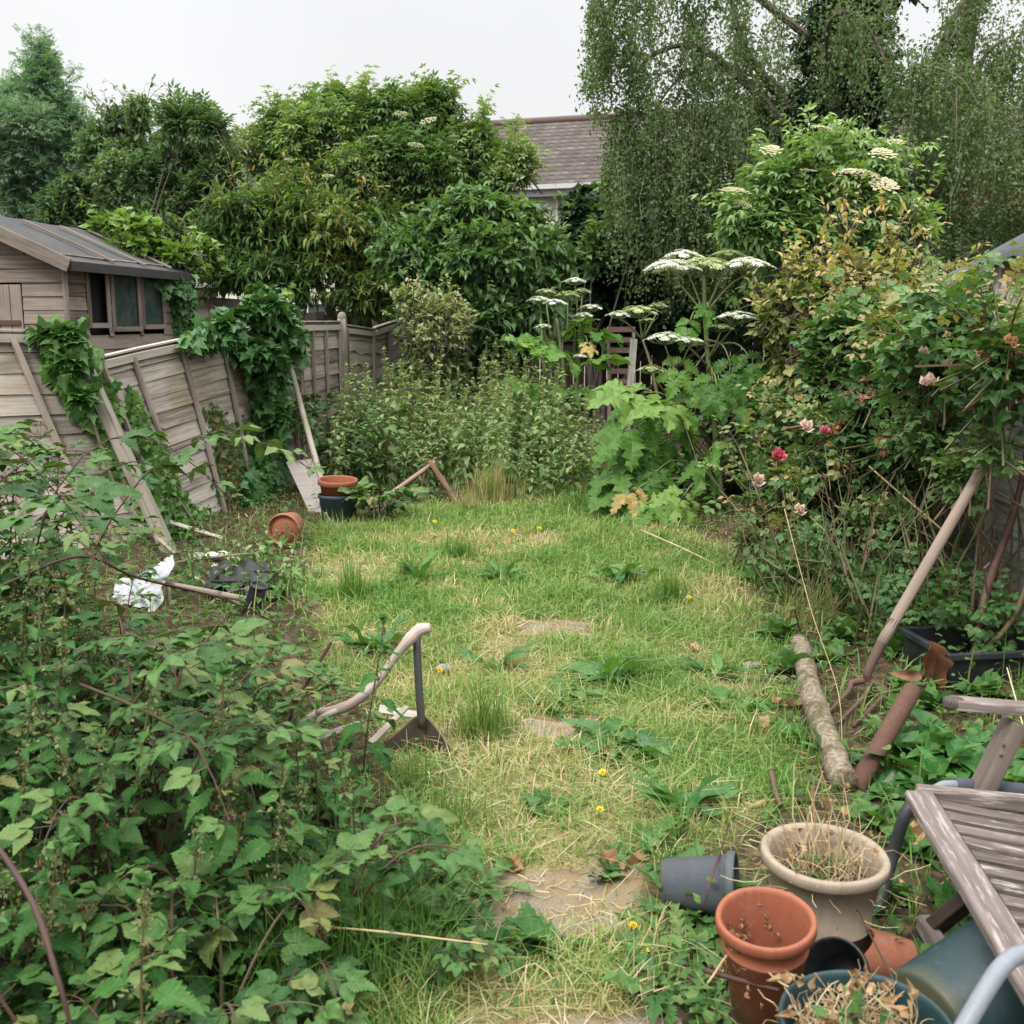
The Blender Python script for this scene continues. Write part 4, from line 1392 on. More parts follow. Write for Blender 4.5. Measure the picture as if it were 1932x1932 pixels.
heads(eld, 'flower_head', [(757, 215, 24, -1.3), (808, 228, 30, -1.2), (705, 258, 20, -1.2), (785, 274, 28, -1.3), (640, 272, 24, -1.1), (620, 332, 20, -1.2), (725, 352, 22, -1.2), (545, 302, 18, -1.0)], M_CREAM, 15.9)
plant('autumn_shrub', (-3.5, 15, 0), 'shrub with orange and yellow tinged leaves behind the fence below the elder', 'shrub', M_REDSH,
      [lob(520, 430, 15, 125, 90), lob(470, 410, 15, 80, 60), lob(620, 470, 15, 110, 100), lob(560, 540, 14.9, 140, 90), lob(690, 560, 15.2, 90, 95), lob(450, 520, 15, 95, 80), lob(720, 450, 15.3, 80, 80)],
      1700, LANCE, .14, leaders=60, trunk=.06, per=9, up=.4, droop=.35, inner=300, seed=7, rough=.6, gap=.1, shell=.4)
plant('lilac_bush', (-.52, 14, 0), 'dense rounded lilac bush of drooping mid green leaves in the centre', 'shrub', M_LILAC,
      [lob(890, 425, 14, 120, 64), lob(790, 470, 14, 95, 76), lob(1000, 470, 14, 90, 76), lob(880, 520, 13.8, 170, 90), lob(1010, 560, 14, 90, 90), lob(830, 580, 13.8, 110, 80), lob(930, 610, 13.7, 120, 80), lob(880, 680, 14, 150, 70)],
      2600, OV, .13, leaders=60, leadlen=(.25, .5), trunk=.05, per=9, up=.3, droop=.6, inner=420, seed=8, rough=.45, shell=.6)
plant('variegated_shrub', (-1.05, 12.9, 0), 'pale variegated shrub at the end of the left fence', 'shrub', M_VARI,
      [lob(800, 590, 12.9, 50, 45), lob(840, 630, 12.8, 50, 50), lob(785, 640, 12.9, 35, 45), lob(850, 580, 12.9, 30, 26), lob(815, 670, 12.8, 50, 45)], 620, OV, .075, leaders=30, leadlen=(.2, .5), trunk=.03, per=9, up=.5, seed=9, shell=.3)
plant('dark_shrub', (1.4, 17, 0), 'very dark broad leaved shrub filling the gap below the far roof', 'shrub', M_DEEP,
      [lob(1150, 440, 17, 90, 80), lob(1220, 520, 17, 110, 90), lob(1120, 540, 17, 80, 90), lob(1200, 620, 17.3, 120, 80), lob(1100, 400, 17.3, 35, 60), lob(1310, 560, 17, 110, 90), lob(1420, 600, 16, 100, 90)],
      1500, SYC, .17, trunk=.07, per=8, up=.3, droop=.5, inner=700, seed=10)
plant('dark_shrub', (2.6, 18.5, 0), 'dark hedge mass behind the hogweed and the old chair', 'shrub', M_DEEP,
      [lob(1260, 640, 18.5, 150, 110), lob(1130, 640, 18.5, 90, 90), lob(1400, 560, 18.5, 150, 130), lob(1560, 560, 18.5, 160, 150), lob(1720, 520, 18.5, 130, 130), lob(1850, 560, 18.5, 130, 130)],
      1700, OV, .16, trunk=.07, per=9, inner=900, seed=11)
plant('sycamore_sapling', (1.0, 15.5, 0), 'thin sapling with upright leafy tip in front of the far house wall', 'tree', M_ELDER,
      [lob(1150, 350, 15.5, 22, 45), lob(1145, 420, 15.5, 35, 40), lob(1120, 480, 15.5, 40, 50)], 110, OV, .14, trunk=.025, per=7, up=.8, shell=.1)

# ---- weeping birches
def strands(mb, tw, P, ln, per, size, sway=.3):
    per = int(per * 1.35)
    k = len(P)
    s = np.linspace(0, 1, 7)
    a = G.random(k) * 2 * PI
    out = np.stack([np.cos(a), np.sin(a), 0 * a], 1) * (G.uniform(.05, .35, k) * ln)[:, None]
    C = P[:, None] + out[:, None] * (1 - (1 - s) ** 2)[None, :, None] - UPZ * (ln[:, None] * (s ** 1.3)[None])[..., None]
    C = C + G.normal(0, sway * .12, C.shape) * s[None, :, None]
    tw.curves(C, np.linspace(.006, .0018, 7), 3)
    f = np.sort(G.random((k, per)), 1) * 6
    i = np.clip(f.astype(int), 0, 5)
    fr = (f - i)[..., None]
    r = np.arange(k)[:, None]
    B = C[r, i] * (1 - fr) + C[r, i + 1] * fr
    B = B.reshape(-1, 3) + G.normal(0, .06, (k * per, 3))
    d = nz(unit(len(B)) + np.array([0, 0, -.5]))
    cr = np.repeat(np.clip(.45 + G.normal(0, .22, k), 0, 1), per)
    mb.inst(RH, B, d, unit(len(B)) + np.array([0, 0, .6]), size * G.uniform(.7, 1.3, len(B)), np.clip(cr * .6 + .4 * G.random(len(B)), 0, 1))


def birch(base, label, trunk, limb_list, seeds, size=.056):
    root = thing('weeping_birch', base, label, 'tree')
    mb, tw, tr = MB(), MB(), MB()
    tr.path(trunk[0], trunk[1], 10, 8, wob=.1)
    pts = []
    for pl, r in limb_list:
        tw.path(pl, np.linspace(r, r * .25, 8), 6, 8, wob=.15)
        pts.append(spline(pl, 12)[4:])
    pts = np.concatenate(pts) if pts else np.zeros((0, 3))
    for n, (x0, x1), (y0, y1), (z0, z1), (l0, l1), per in seeds:
        P = np.stack([G.uniform(x0, x1, n), G.uniform(y0, y1, n), G.uniform(z0, z1, n)], 1)
        strands(mb, tw, P, G.uniform(l0, l1, n), per, size)
    if len(pts):
        P = pts[G.integers(0, len(pts), 160)] + G.normal(0, .12, (160, 3))
        strands(mb, tw, P, G.uniform(.35, 1.3, 160), 55, size)
    mb.build('crown', M_BIRCH, root)
    tw.build('branches', TWIG, root)
    tr.build('trunk', BARK, root, smooth=True)
    return root


pb = lambda x, y, Y=14.8: at(x, y, Y)
birch((4.3, 15.2, 0), 'weeping birch with bare arching limb and hanging leaf curtains right of centre', ([(4.3, 15.2, 0), (4.35, 15.2, 2.5), (4.5, 15.1, 5), (4.9, 15, 9)], [.2, .17, .14, .08]),
      [([(4.4, 15.1, 3.4), pb(1440, 190), pb(1400, 150), pb(1345, 105), pb(1290, 85), pb(1225, 110), pb(1180, 180)], .075),
       ([(4.4, 15.1, 3.8), pb(1430, 130), pb(1395, 60), pb(1375, -10), pb(1330, -60)], .065), ([pb(1400, 150), pb(1350, 130), pb(1280, 150), pb(1220, 230)], .035),
       ([(4.4, 15.1, 2.6), pb(1470, 250), pb(1420, 290), pb(1340, 330), pb(1270, 390)], .04), ([(4.5, 15.1, 5), pb(1320, -80), pb(1220, -60), pb(1150, 20), pb(1120, 80)], .05),
       ([(4.4, 15, 4.2), pb(1560, 60, 14), pb(1620, 30, 13.6), pb(1690, 150, 13.4)], .04)],
      [(42, (1.0, 1.75), (14, 15.4), (4.9, 6.6), (.35, .95), 75), (75, (1.5, 3.0), (14, 15.5), (4.6, 7), (.4, 1.5), 65), (75, (1.35, 2.4), (14, 15), (3.4, 4.5), (.5, 1.5), 90),
       (115, (2.0, 3.3), (13.9, 15.3), (3.0, 4.5), (.6, 1.5), 95), (34, (3.2, 5.2), (13.8, 14.6), (5.0, 6.6), (.6, 1.5), 70), (70, (3.0, 5.2), (16, 17.5), (4.6, 6.6), (.6, 1.8), 80), (150, (2.2, 3.4), (14, 16), (2.7, 3.6), (.4, 1.1), 95)])
birch((6.15, 16, 0), 'second weeping birch with forked trunk at the top right corner', ([(6.0, 16, 0), (6.1, 16, 3), (6.35, 16, 5.2), (6.6, 16, 9)], [.19, .16, .12, .08]),
      [([(6.1, 16, 3.4), pb(1740, 200, 15.8), pb(1790, 60, 15.6), pb(1840, -40, 15.6)], .12), ([(6.2, 16, 3.9), pb(1850, 120, 15), pb(1920, 60, 15)], .05), ([(6.1, 15.8, 3.6), pb(1720, 150, 13.5), pb(1800, 140, 13), pb(1850, 200, 12.8)], .025)],
      [(70, (5.6, 8.5), (14, 16.5), (4.4, 7.2), (.5, 1.6), 70), (120, (5.6, 8.2), (13.2, 15.2), (3.1, 4.4), (.6, 1.3), 95), (100, (6.8, 8.6), (13, 15.5), (4.4, 6.6), (.6, 1.8), 90), (80, (5.3, 8.0), (13.3, 15), (3.8, 5.2), (.6, 1.8), 90), (26, (5.0, 6.0), (13.2, 14.6), (2.3, 3.2), (.4, 1.0), 80)])
iv = thing('climbing_ivy', (4.6, 15.3, 0), 'dark ivy smothering the birch trunk from ground to top', 'ivy')
mb, tw = MB(), MB()
crown(mb, [lob(1590, 60, 15.2, 95, 80), lob(1610, 170, 15.2, 110, 90), lob(1560, 280, 15.2, 130, 90), lob(1490, 300, 15.2, 80, 80), lob(1620, 380, 15.2, 140, 90), lob(1690, 420, 15.2, 90, 90), lob(1480, 230, 15.4, 60, 60), lob(1560, 480, 15.4, 170, 80), lob(1640, -30, 15.2, 90, 60)],
      2300, RH, .11, per=11, up=.2, droop=.5, tw=tw, seed=14, rough=.3, shell=.5, twig=.35)
mb.build('leaves', M_IVYD, iv)
tw.path([(4.5, 15.3, 0), (4.5, 15.1, 2.5), (4.6, 15.1, 5)], [.05, .03, .02], 6)
tw.build('stems', TWIG, iv)

lel = plant('elder_bush', (3.0, 10.6, 0), 'bright green elder bush with cream flower heads standing before the birches', 'shrub', M_LELD,
            [lob(1545, 300, 10.6, 22, 36), lob(1465, 335, 10.6, 34, 30), lob(1655, 322, 10.6, 36, 30), lob(1590, 350, 10.6, 46, 34), lob(1530, 385, 10.5, 84, 46), lob(1415, 425, 10.5, 38, 40), lob(1630, 400, 10.6, 60, 46), lob(1520, 450, 10.4, 110, 50), lob(1700, 440, 10.7, 40, 50), lob(1560, 520, 10.6, 150, 60)],
            560, ELD, .21, leaders=46, leadlen=(.25, .55), trunk=.05, per=6, up=.9, droop=.35, inner=110, seed=15, rough=.55, twig=.3, gap=.12, shell=.4)
heads(lel, 'flower_head', [(1385, 362, 50, -.6), (1400, 385, 34, -.6), (1455, 283, 36, -.4), (1550, 243, 44, -.3), (1640, 330, 50, -.7), (1670, 350, 46, -.8), (1665, 290, 44, -.4), (1610, 325, 40, -.6), (1525, 322, 30, -.7), (1690, 268, 30, -.3)], M_CREAM, 10.4)
plant('yellow_climber', (2.5, 9.6, 0), 'yellowing shrub between the hogweed and the rose bush', 'shrub', M_YEL,
      [lob(1535, 515, 9.6, 50, 34), lob(1500, 560, 9.5, 55, 40), lob(1575, 560, 9.6, 60, 42), lob(1470, 605, 9.5, 36, 34), lob(1540, 620, 9.5, 80, 42), lob(1520, 690, 9.5, 70, 50)], 560, OVW, .09, leaders=36, leadlen=(.2, .5), trunk=.03, per=9, up=.2, droop=.6, seed=16, inner=120)
plant('mixed_shrub', (3.2, 9.0, 0), 'shrub with tall dry brown flower spikes behind the top of the rose bush', 'shrub', M_YEL,
      [lob(1690, 545, 9, 70, 44), lob(1620, 540, 9, 60, 36), lob(1730, 570, 9, 45, 40), lob(1640, 580, 9, 70, 50), lob(1680, 480, 9, 14, 45), lob(1595, 470, 9, 8, 45), lob(1770, 620, 8.8, 45, 40)], 420, OV, .08, leaders=40, leadlen=(.3, .7), trunk=.03, per=9, up=.6, seed=17, inner=60)
plant('climbing_vine', (-4.6, 13.2, 0), 'pale green climber spilling over the far end of the shed roof', 'climber', M_VINE,
      [lob(215, 435, 12.9, 45, 22), lob(280, 450, 13, 45, 35), lob(320, 485, 13, 40, 30), lob(350, 510, 13.2, 40, 25), lob(240, 470, 12.7, 40, 15), lob(390, 500, 13.6, 35, 25)], 560, VINE, .12, leaders=20, leadlen=(.2, .4), trunk=.03, per=8, up=.4, seed=18, shell=.3, twig=.2)


# ---- ivy on the fence and the shed
def ivy(label, sheets, mat, tpls, size, stems, loc, name='ivy', crowns=None, nc=0, plane=None):
    """sheets: (list of (x, y, Y, halfwidth px, thickness m), n) — leaves hang like tiles from a surface seen by everyone"""
    root = thing(name, loc, label, 'ivy')
    mb, tw = MB(), MB()
    for pts, n, th in sheets:
        pts = np.array(pts, float)
        s = np.linspace(0, 1, 60)
        C = np.stack([np.interp(s, np.linspace(0, 1, len(pts)), pts[:, q]) for q in range(4)], 1)
        wgt = C[:, 3] / C[:, 3].sum()
        i = G.choice(60, n, p=wgt)
        off = np.clip(G.normal(0, .5, n), -1.25, 1.25)
        x = C[i, 0] + off * C[i, 3] + G.normal(0, 4, n)
        y = C[i, 1] + G.normal(0, 1, n) * (7 + C[i, 3] * .12)
        Yv = np.array([on_plane(*plane, a, b) for a, b in zip(x, y)]) - .03 if plane else C[i, 2]
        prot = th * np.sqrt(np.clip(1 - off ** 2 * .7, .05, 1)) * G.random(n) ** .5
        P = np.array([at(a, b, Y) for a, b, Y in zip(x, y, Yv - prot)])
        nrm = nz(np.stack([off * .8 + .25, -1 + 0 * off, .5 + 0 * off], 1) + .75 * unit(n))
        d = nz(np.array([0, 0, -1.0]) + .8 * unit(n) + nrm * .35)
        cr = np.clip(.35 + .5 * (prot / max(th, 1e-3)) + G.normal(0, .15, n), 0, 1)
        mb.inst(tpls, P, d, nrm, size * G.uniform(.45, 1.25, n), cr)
    if crowns: crown(mb, lump(crowns, 5, .45), nc, tpls, size * 1.02, twig=.22, per=8, up=.1, droop=.75, shell=.6, rough=.4, seed=4)
    for pl, r in stems:
        tw.path([at(*p) for p in pl], [r, r * .6], 5, 6, wob=.3)
    mb.build('leaves', mat, root)
    tw.build('stems', TWIG, root)


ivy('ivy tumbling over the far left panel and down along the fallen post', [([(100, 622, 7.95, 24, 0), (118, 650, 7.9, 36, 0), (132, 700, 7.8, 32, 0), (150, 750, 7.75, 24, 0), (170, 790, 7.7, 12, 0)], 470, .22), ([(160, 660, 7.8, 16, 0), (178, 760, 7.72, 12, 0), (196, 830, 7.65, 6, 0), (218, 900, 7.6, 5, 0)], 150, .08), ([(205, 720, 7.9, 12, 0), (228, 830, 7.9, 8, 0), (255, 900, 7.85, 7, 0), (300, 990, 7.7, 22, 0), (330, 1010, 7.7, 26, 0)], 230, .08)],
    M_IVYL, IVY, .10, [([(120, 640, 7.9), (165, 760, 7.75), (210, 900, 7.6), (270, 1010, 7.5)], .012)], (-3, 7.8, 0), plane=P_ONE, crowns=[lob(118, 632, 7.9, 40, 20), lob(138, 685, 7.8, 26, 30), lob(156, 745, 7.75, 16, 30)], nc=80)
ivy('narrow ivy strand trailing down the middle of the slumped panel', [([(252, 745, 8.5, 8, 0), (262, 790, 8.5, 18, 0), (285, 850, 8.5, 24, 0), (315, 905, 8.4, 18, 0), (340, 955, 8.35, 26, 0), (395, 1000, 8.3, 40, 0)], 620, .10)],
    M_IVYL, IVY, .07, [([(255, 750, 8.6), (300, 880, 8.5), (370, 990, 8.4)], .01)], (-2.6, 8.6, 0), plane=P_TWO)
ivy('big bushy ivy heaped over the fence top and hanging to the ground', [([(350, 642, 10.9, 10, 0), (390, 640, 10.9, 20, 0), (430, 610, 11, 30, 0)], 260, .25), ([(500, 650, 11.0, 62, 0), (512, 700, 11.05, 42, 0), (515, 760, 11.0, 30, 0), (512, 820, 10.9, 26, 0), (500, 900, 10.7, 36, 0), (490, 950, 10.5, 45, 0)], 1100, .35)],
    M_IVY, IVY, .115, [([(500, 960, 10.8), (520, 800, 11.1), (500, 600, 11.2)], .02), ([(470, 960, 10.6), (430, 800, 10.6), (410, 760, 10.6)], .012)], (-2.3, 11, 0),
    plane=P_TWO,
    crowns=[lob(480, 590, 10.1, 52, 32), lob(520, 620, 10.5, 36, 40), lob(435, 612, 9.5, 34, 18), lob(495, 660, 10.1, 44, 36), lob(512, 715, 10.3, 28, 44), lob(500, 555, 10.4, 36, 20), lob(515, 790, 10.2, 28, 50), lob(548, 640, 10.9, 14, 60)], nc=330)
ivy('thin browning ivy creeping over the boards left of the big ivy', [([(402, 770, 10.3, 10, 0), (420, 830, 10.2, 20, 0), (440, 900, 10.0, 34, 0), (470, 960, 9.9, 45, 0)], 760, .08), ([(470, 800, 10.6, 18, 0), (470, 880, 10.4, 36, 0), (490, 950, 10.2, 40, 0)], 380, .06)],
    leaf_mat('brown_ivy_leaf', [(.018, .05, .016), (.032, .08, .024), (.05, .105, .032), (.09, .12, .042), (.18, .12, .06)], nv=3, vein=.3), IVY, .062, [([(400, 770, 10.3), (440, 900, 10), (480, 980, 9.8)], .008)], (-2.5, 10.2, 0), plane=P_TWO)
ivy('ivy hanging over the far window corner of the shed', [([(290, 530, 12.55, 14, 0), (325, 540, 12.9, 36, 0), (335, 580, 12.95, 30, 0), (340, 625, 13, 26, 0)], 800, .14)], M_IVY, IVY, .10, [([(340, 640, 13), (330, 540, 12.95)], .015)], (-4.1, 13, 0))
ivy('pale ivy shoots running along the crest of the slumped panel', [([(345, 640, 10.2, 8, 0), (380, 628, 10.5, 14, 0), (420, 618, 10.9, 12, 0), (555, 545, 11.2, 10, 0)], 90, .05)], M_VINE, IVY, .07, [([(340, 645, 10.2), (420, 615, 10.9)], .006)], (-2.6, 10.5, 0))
# ------------------------------------------------------------------ nettles and brambles (shared prototypes)
M_NET = leaf_mat('nettle_leaf', [(.013, .05, .010), (.023, .08, .016), (.04, .115, .024), (.08, .175, .048)], nv=8, vein=.3, rough=.55, spec=.35, trans=.18)
M_NETM = leaf_mat('dull_nettle_leaf', [(.065, .13, .045), (.105, .185, .065), (.16, .25, .1), (.24, .33, .155), (.28, .26, .12)], nv=6, vein=.25, rough=.55)
M_BRAM = leaf_mat('bramble_leaf', [(.011, .038, .010), (.019, .06, .014), (.033, .088, .02), (.06, .128, .034), (.1, .155, .045), (.15, .13, .05)], nv=7, vein=.3, rough=.48, spec=.4, trans=.16)
M_NSTEM = stem_mat('nettle_stem', [(.05, .07, .025), (.08, .10, .035), (.1, .06, .04)], .7)
M_NSTEMB = stem_mat('brown_nettle_stem', [(.10, .055, .03), (.17, .1, .05), (.16, .15, .06)], .7)
M_SEED = leaf_mat('nettle_seed', [(.12, .15, .06), (.19, .2, .09), (.25, .24, .13)], nv=0, vein=0)
M_BERRY = solid_mat('bramble_berry', (.12, .035, .03), .4, (.10, .09, .03), .7, 30, col2=(.2, .09, .05))
M_DRYL = leaf_mat('dead_leaf', [(.14, .07, .035), (.22, .12, .06), (.32, .2, .1), (.42, .3, .17)], nv=6, vein=.3, trans=.2, tint=(1.2, 1, .7))


def nettle(h, label, group, leaf, tp, size, ml, ms, nstem=1, catk=True, dryb=False, node=.07):
    root = thing('nettle', (0, 0, 0), label, 'nettle', group)
    L, S, F, D = MB(), MB(), MB(), MB()
    for q in range(nstem):
        a = G.random() * 6.28
        b = np.array([math.cos(a), math.sin(a), 0]) * (0 if nstem == 1 else G.uniform(.03, .12))
        hh = h * (1 if q == 0 else G.uniform(.72, 1))
        lean = np.array([G.normal(0, .09), G.normal(0, .09), 1])
        t = np.linspace(0, 1, 9)
        P = b + lean * hh * t[:, None] + np.stack([np.sin(t * 4 + a) * .02 * hh, np.cos(t * 3 + a) * .02 * hh, 0 * t], 1)
        S.curves(P, np.linspace(.0042, .002, 9), 5)
        n = max(4, int(hh / node))
        for i in range(n):
            f = (i + .6) / n
            if dryb and f < .42 and random.random() < .62: continue
            p = np.array([np.interp(f, t, P[:, c]) for c in range(3)])
            s = leaf * (1.12 - .8 * max(0, f - .45) / .55) * (.8 + .4 * random.random())
            for sg in (0, PI):
                th = a + i * PI / 2 * 1.07 + sg + G.normal(0, .18)
                el = .35 * f - .05 + G.normal(0, .14) + (.5 if f > .9 else 0)
                el -= .25
                d = np.array([math.cos(th) * math.cos(el), math.sin(th) * math.cos(el), math.sin(el)])
                pt = p + d * s * .28
                S.curves(np.stack([p, pt]), .0014, 3)
                up = np.array([0, 0, 1.0]) + .3 * G.normal(size=3)
                L.inst(tp, pt[None], d[None], up[None], s, np.clip(.25 + .5 * f + G.normal(0, .16), 0, 1))
                if catk and f > .45:
                    for _ in range(3):
                        dd = d * .3 + G.normal(0, .25, 3) - [0, 0, .5]
                        c = p + np.linspace(0, 1, 5)[:, None] * dd * .06 * (.6 + leaf * 5)
                        F.inst(RH, c + G.normal(0, .003, (5, 3)), unit(5), unit(5), .011 + .008 * random.random(), G.random(5))
        tip = P[-1]
        k = 7
        L.inst(tp, np.repeat(tip[None], k, 0), nz(unit(k) * [1, 1, .3] + [0, 0, .7]), unit(k) + [0, 0, 1], leaf * G.uniform(.18, .4, k), G.uniform(.6, 1, k))
    L.build('leaves', ml, root)
    S.build('stem', ms, root)
    if F.n: F.build('seed_sprays', M_SEED, root)
    return root


def bramble(h, label, group, ncane=3, leafs=.16, berries=True):
    root = thing('bramble', (0, 0, 0), label, 'bramble', group)
    L, S, B = MB(), MB(), MB()
    for q in range(ncane):
        a = q * 6.28 / ncane + G.normal(0, .5)
        d0 = np.array([math.cos(a), math.sin(a), 0])
        R = h * G.uniform(.55, 1.0) + .12
        t = np.linspace(0, 1, 11)
        P = d0 * (R * t ** 1.25)[:, None] + UPZ * (h * G.uniform(.85, 1.05) * np.sin(t * G.uniform(1.9, 2.5)) * 1.02)[:, None]
        P += np.cross(d0, UPZ) * (np.sin(t * 3 + q) * .06 * h)[:, None]
        S.curves(P, np.linspace(.0045, .0018, 11), 5)
        n = int(5 + h * 12)
        f = np.linspace(.16, .99, n)
        p = np.stack([np.interp(f, t, P[:, c]) for c in range(3)], 1)
        th = a + np.where(np.arange(n) % 2, 1, -1) * G.uniform(.5, 1.5, n)
        d = nz(np.stack([np.cos(th), np.sin(th), G.normal(.12, .22, n)], 1))
        s = leafs * G.uniform(.6, 1.15, n) * np.where(f > .9, .6, 1)
        pe = p + d * s[:, None] * .35
        S.curves(np.stack([p, pe], 1), .0016, 3)
        L.inst(TRI, pe - d * s[:, None] * .15, d, UPZ + .55 * unit(n), s, np.clip(.2 + .5 * f + G.normal(0, .2, n), 0, 1))
        if berries:
            c = P[-1] + UPZ * .03
            for _ in range(6):
                e = c + G.normal(0, .025, 3)
                S.curves(np.stack([P[-1], e]), .001, 3)
                for _ in range(9): B.inst(RH, (e + G.normal(0, .0035, 3))[None], unit(1), unit(1), .008, G.random(1))
    L.build('leaves', M_BRAM, root)
    S.build('canes', CANE, root)
    if B.n: B.build('berry_sprays', M_BERRY, root)
    return root


# ------------------------------------------------------------------ the nettle bed in the middle distance
NB = [nettle(h, 'dull green nettle with browning stem base in the bed at the back of the lawn', 'nettles in the bed behind the lawn', .125, NETS, .1, M_NETM, M_NSTEMB, 3, True, True, .075) for h in (1.2, 1.32, 1.12, 1.42)]
first = [True] * 4
cnt = 0
for yy_ in np.arange(10.35, 13.3, .27):
    lo = -.16 * yy_ * .62 - .62 if yy_ < 11.5 else -1.95
    for xx_ in np.arange(max(-1.75, lo), .95 - .1 * (yy_ - 10.3), .23):
        x, y = xx_ + G.normal(0, .06), yy_ + G.normal(0, .07)
        if y < 10.75 and abs(x + .85) < .55: continue
        e = min(1, .62 + .16 * (y - 10.2) + .08 * (x > -.5)) * (1 - .2 * max(0, x - .45) / .5) * G.uniform(.62, 1.16)
        i = random.randrange(4)
        if first[i]:
            o, first[i] = NB[i], False
            o.location, o.scale = (x, y, gzf(x, y)), (e, e, e)
        else: dup(NB[i], (x, y, gzf(x, y)), G.random() * 6.28, e)
        cnt += 1
# broad leaved bramble at the left of the bed
for i, (x, y, s) in enumerate(((640, 930, 1.05), (632, 880, .8), (715, 985, .36), (660, 880, 1.2))):
    g = gp(x, y) if i < 3 else np.array([-1.95, 11.6, 0])
    b = bramble(.75 * s, ('dark bramble at the foot of the upright fence panel', 'bramble between the stacked pots and the fence', 'small leafy bramble in front of the nettle bed beside the stacked pots', 'bramble climbing below the tall fence post')[i], None, 6, .2, False)
    b.location = g

# long pale grass at the foot of the bed
GRASSL = grass_mat('long_grass', [(.06, .14, .026), (.09, .19, .036), (.14, .24, .055), (.26, .29, .11), (.36, .28, .15), (.42, .33, .2)])


def tuftgrass(x, y, n, h, r, rng, label, lean=.7, w=.006):
    mb = MB()
    a_, q_ = G.random(n) * 6.283, np.sqrt(G.random(n)) * 1.75 * np.sqrt(G.random(n))
    px, py = x + r * q_ * np.cos(a_) * 1.1, y + r * q_ * np.sin(a_) * .8
    blades(mb, px, py, gz(px, py), h * G.uniform(.4, 1.15, n) * (1.12 - .75 * (q_ / 1.5) ** 1.3), w * G.uniform(.7, 1.2, n), np.clip(G.uniform(*rng, n), 0, 1), lean)
    mb.build('grass_tuft', GRASSL, label=label, cat='grass tuft')


for px, py, n, h, r, rng, lab, ln in ((930, 945, 420, .55, .26, (.35, 1), 'long bleached grass at the foot of the nettle bed', .8), (880, 962, 240, .24, .16, (.3, 1), 'droopy straw and green grass clump in front of the broken red frame', 1.1),
                                  (1265, 1135, 260, .24, .1, (.05, .4), 'bright upright grass tuft at the right side of the lawn', .5), (870, 1050, 300, .2, .13, (.05, .45), 'grass tuft behind the bald straw patch in the lawn', .6),
                                  (665, 1130, 220, .3, .1, (.05, .5), 'grass tuft at the left edge of the lawn', .6), (775, 1095, 160, .26, .07, (.1, .5), 'spiky grass tuft between two bald straw patches', .5),
                                  (640, 1015, 600, .26, .26, (.15, .75), 'heap of cut grass below the stacked pots', 1.6), (915, 1395, 380, .28, .1, (.05, .6), 'tall grass clump right of the shovel', .55), (790, 1490, 110, .2, .1, (.0, .4), 'grass growing in front of the shovel blade', .7),
                                  (700, 1830, 620, .36, .22, (.0, .3), 'long dark grass at the bottom beside the brambles', .8), (560, 1890, 420, .4, .2, (.0, .25), 'long dark grass under the nettles at the bottom edge', .8), (840, 1560, 300, .2, .16, (.05, .5), 'grass along the bramble edge', .8),
                                  (1280, 1600, 200, .17, .12, (.05, .6), 'grass tuft behind the grey tipped pot', .7), (1540, 1180, 380, .34, .2, (.3, .9), 'untidy yellowing grass at the far end of the log', 1.0), (1180, 940, 500, .3, .3, (.0, .4), 'lush grass path beside the hogweed', .6), (1100, 960, 350, .25, .25, (.0, .5), 'grass fringe at the right end of the nettle bed', .6)):
    g = gp(px, py)
    tuftgrass(g[0], g[1], n, h, r, rng, lab, ln, .0035 + .0004 * g[1])

# ------------------------------------------------------------------ giant hogweeds
M_HOG = leaf_mat('hogweed_leaf', [(.036, .10, .018), (.064, .15, .028), (.105, .21, .042), (.19, .29, .075)], nv=9, vein=.35, rough=.45, spec=.45, trans=.33)
M_HOGY = leaf_mat('yellow_hogweed_leaf', [(.3, .25, .08), (.42, .36, .13), (.3, .2, .08), (.16, .10, .045)], nv=9, vein=.3, trans=.3)
M_HSTEM = stem_mat('hogweed_stem', [(.09, .13, .045), (.15, .2, .08), (.17, .13, .08)], .55)


def umbel(S, F, p, wd, stem_pts, r, nray=17, tilt=None):
    nray = int(nray * 1.5)
    """rays fan out from the stalk's tip p; each carries a small flat floret head"""
    S.path(stem_pts + [p], [r, r * .8, r * .6], 7, 5)
    a = np.arange(nray) * 2.39996
    rr = np.sqrt((np.arange(nray) + .5) / nray) * wd
    e = p + np.stack([rr * np.cos(a), rr * np.sin(a), wd * .62 - .35 * rr ** 2 / wd + 0 * a], 1) + G.normal(0, .004, (nray, 3))
    m = (p + e) / 2 + np.array([0, 0, -.05 * wd])
    S.curves(np.stack([np.repeat(p[None], nray, 0), m, e], 1), .0028, 3)
    n = np.stack([.5 * np.cos(a) * rr / wd, .5 * np.sin(a) * rr / wd, 1 + 0 * a], 1)
    F.inst(UMB, e, n, unit(nray), wd * .225 * G.uniform(.8, 1.15, nray), G.random(nray))


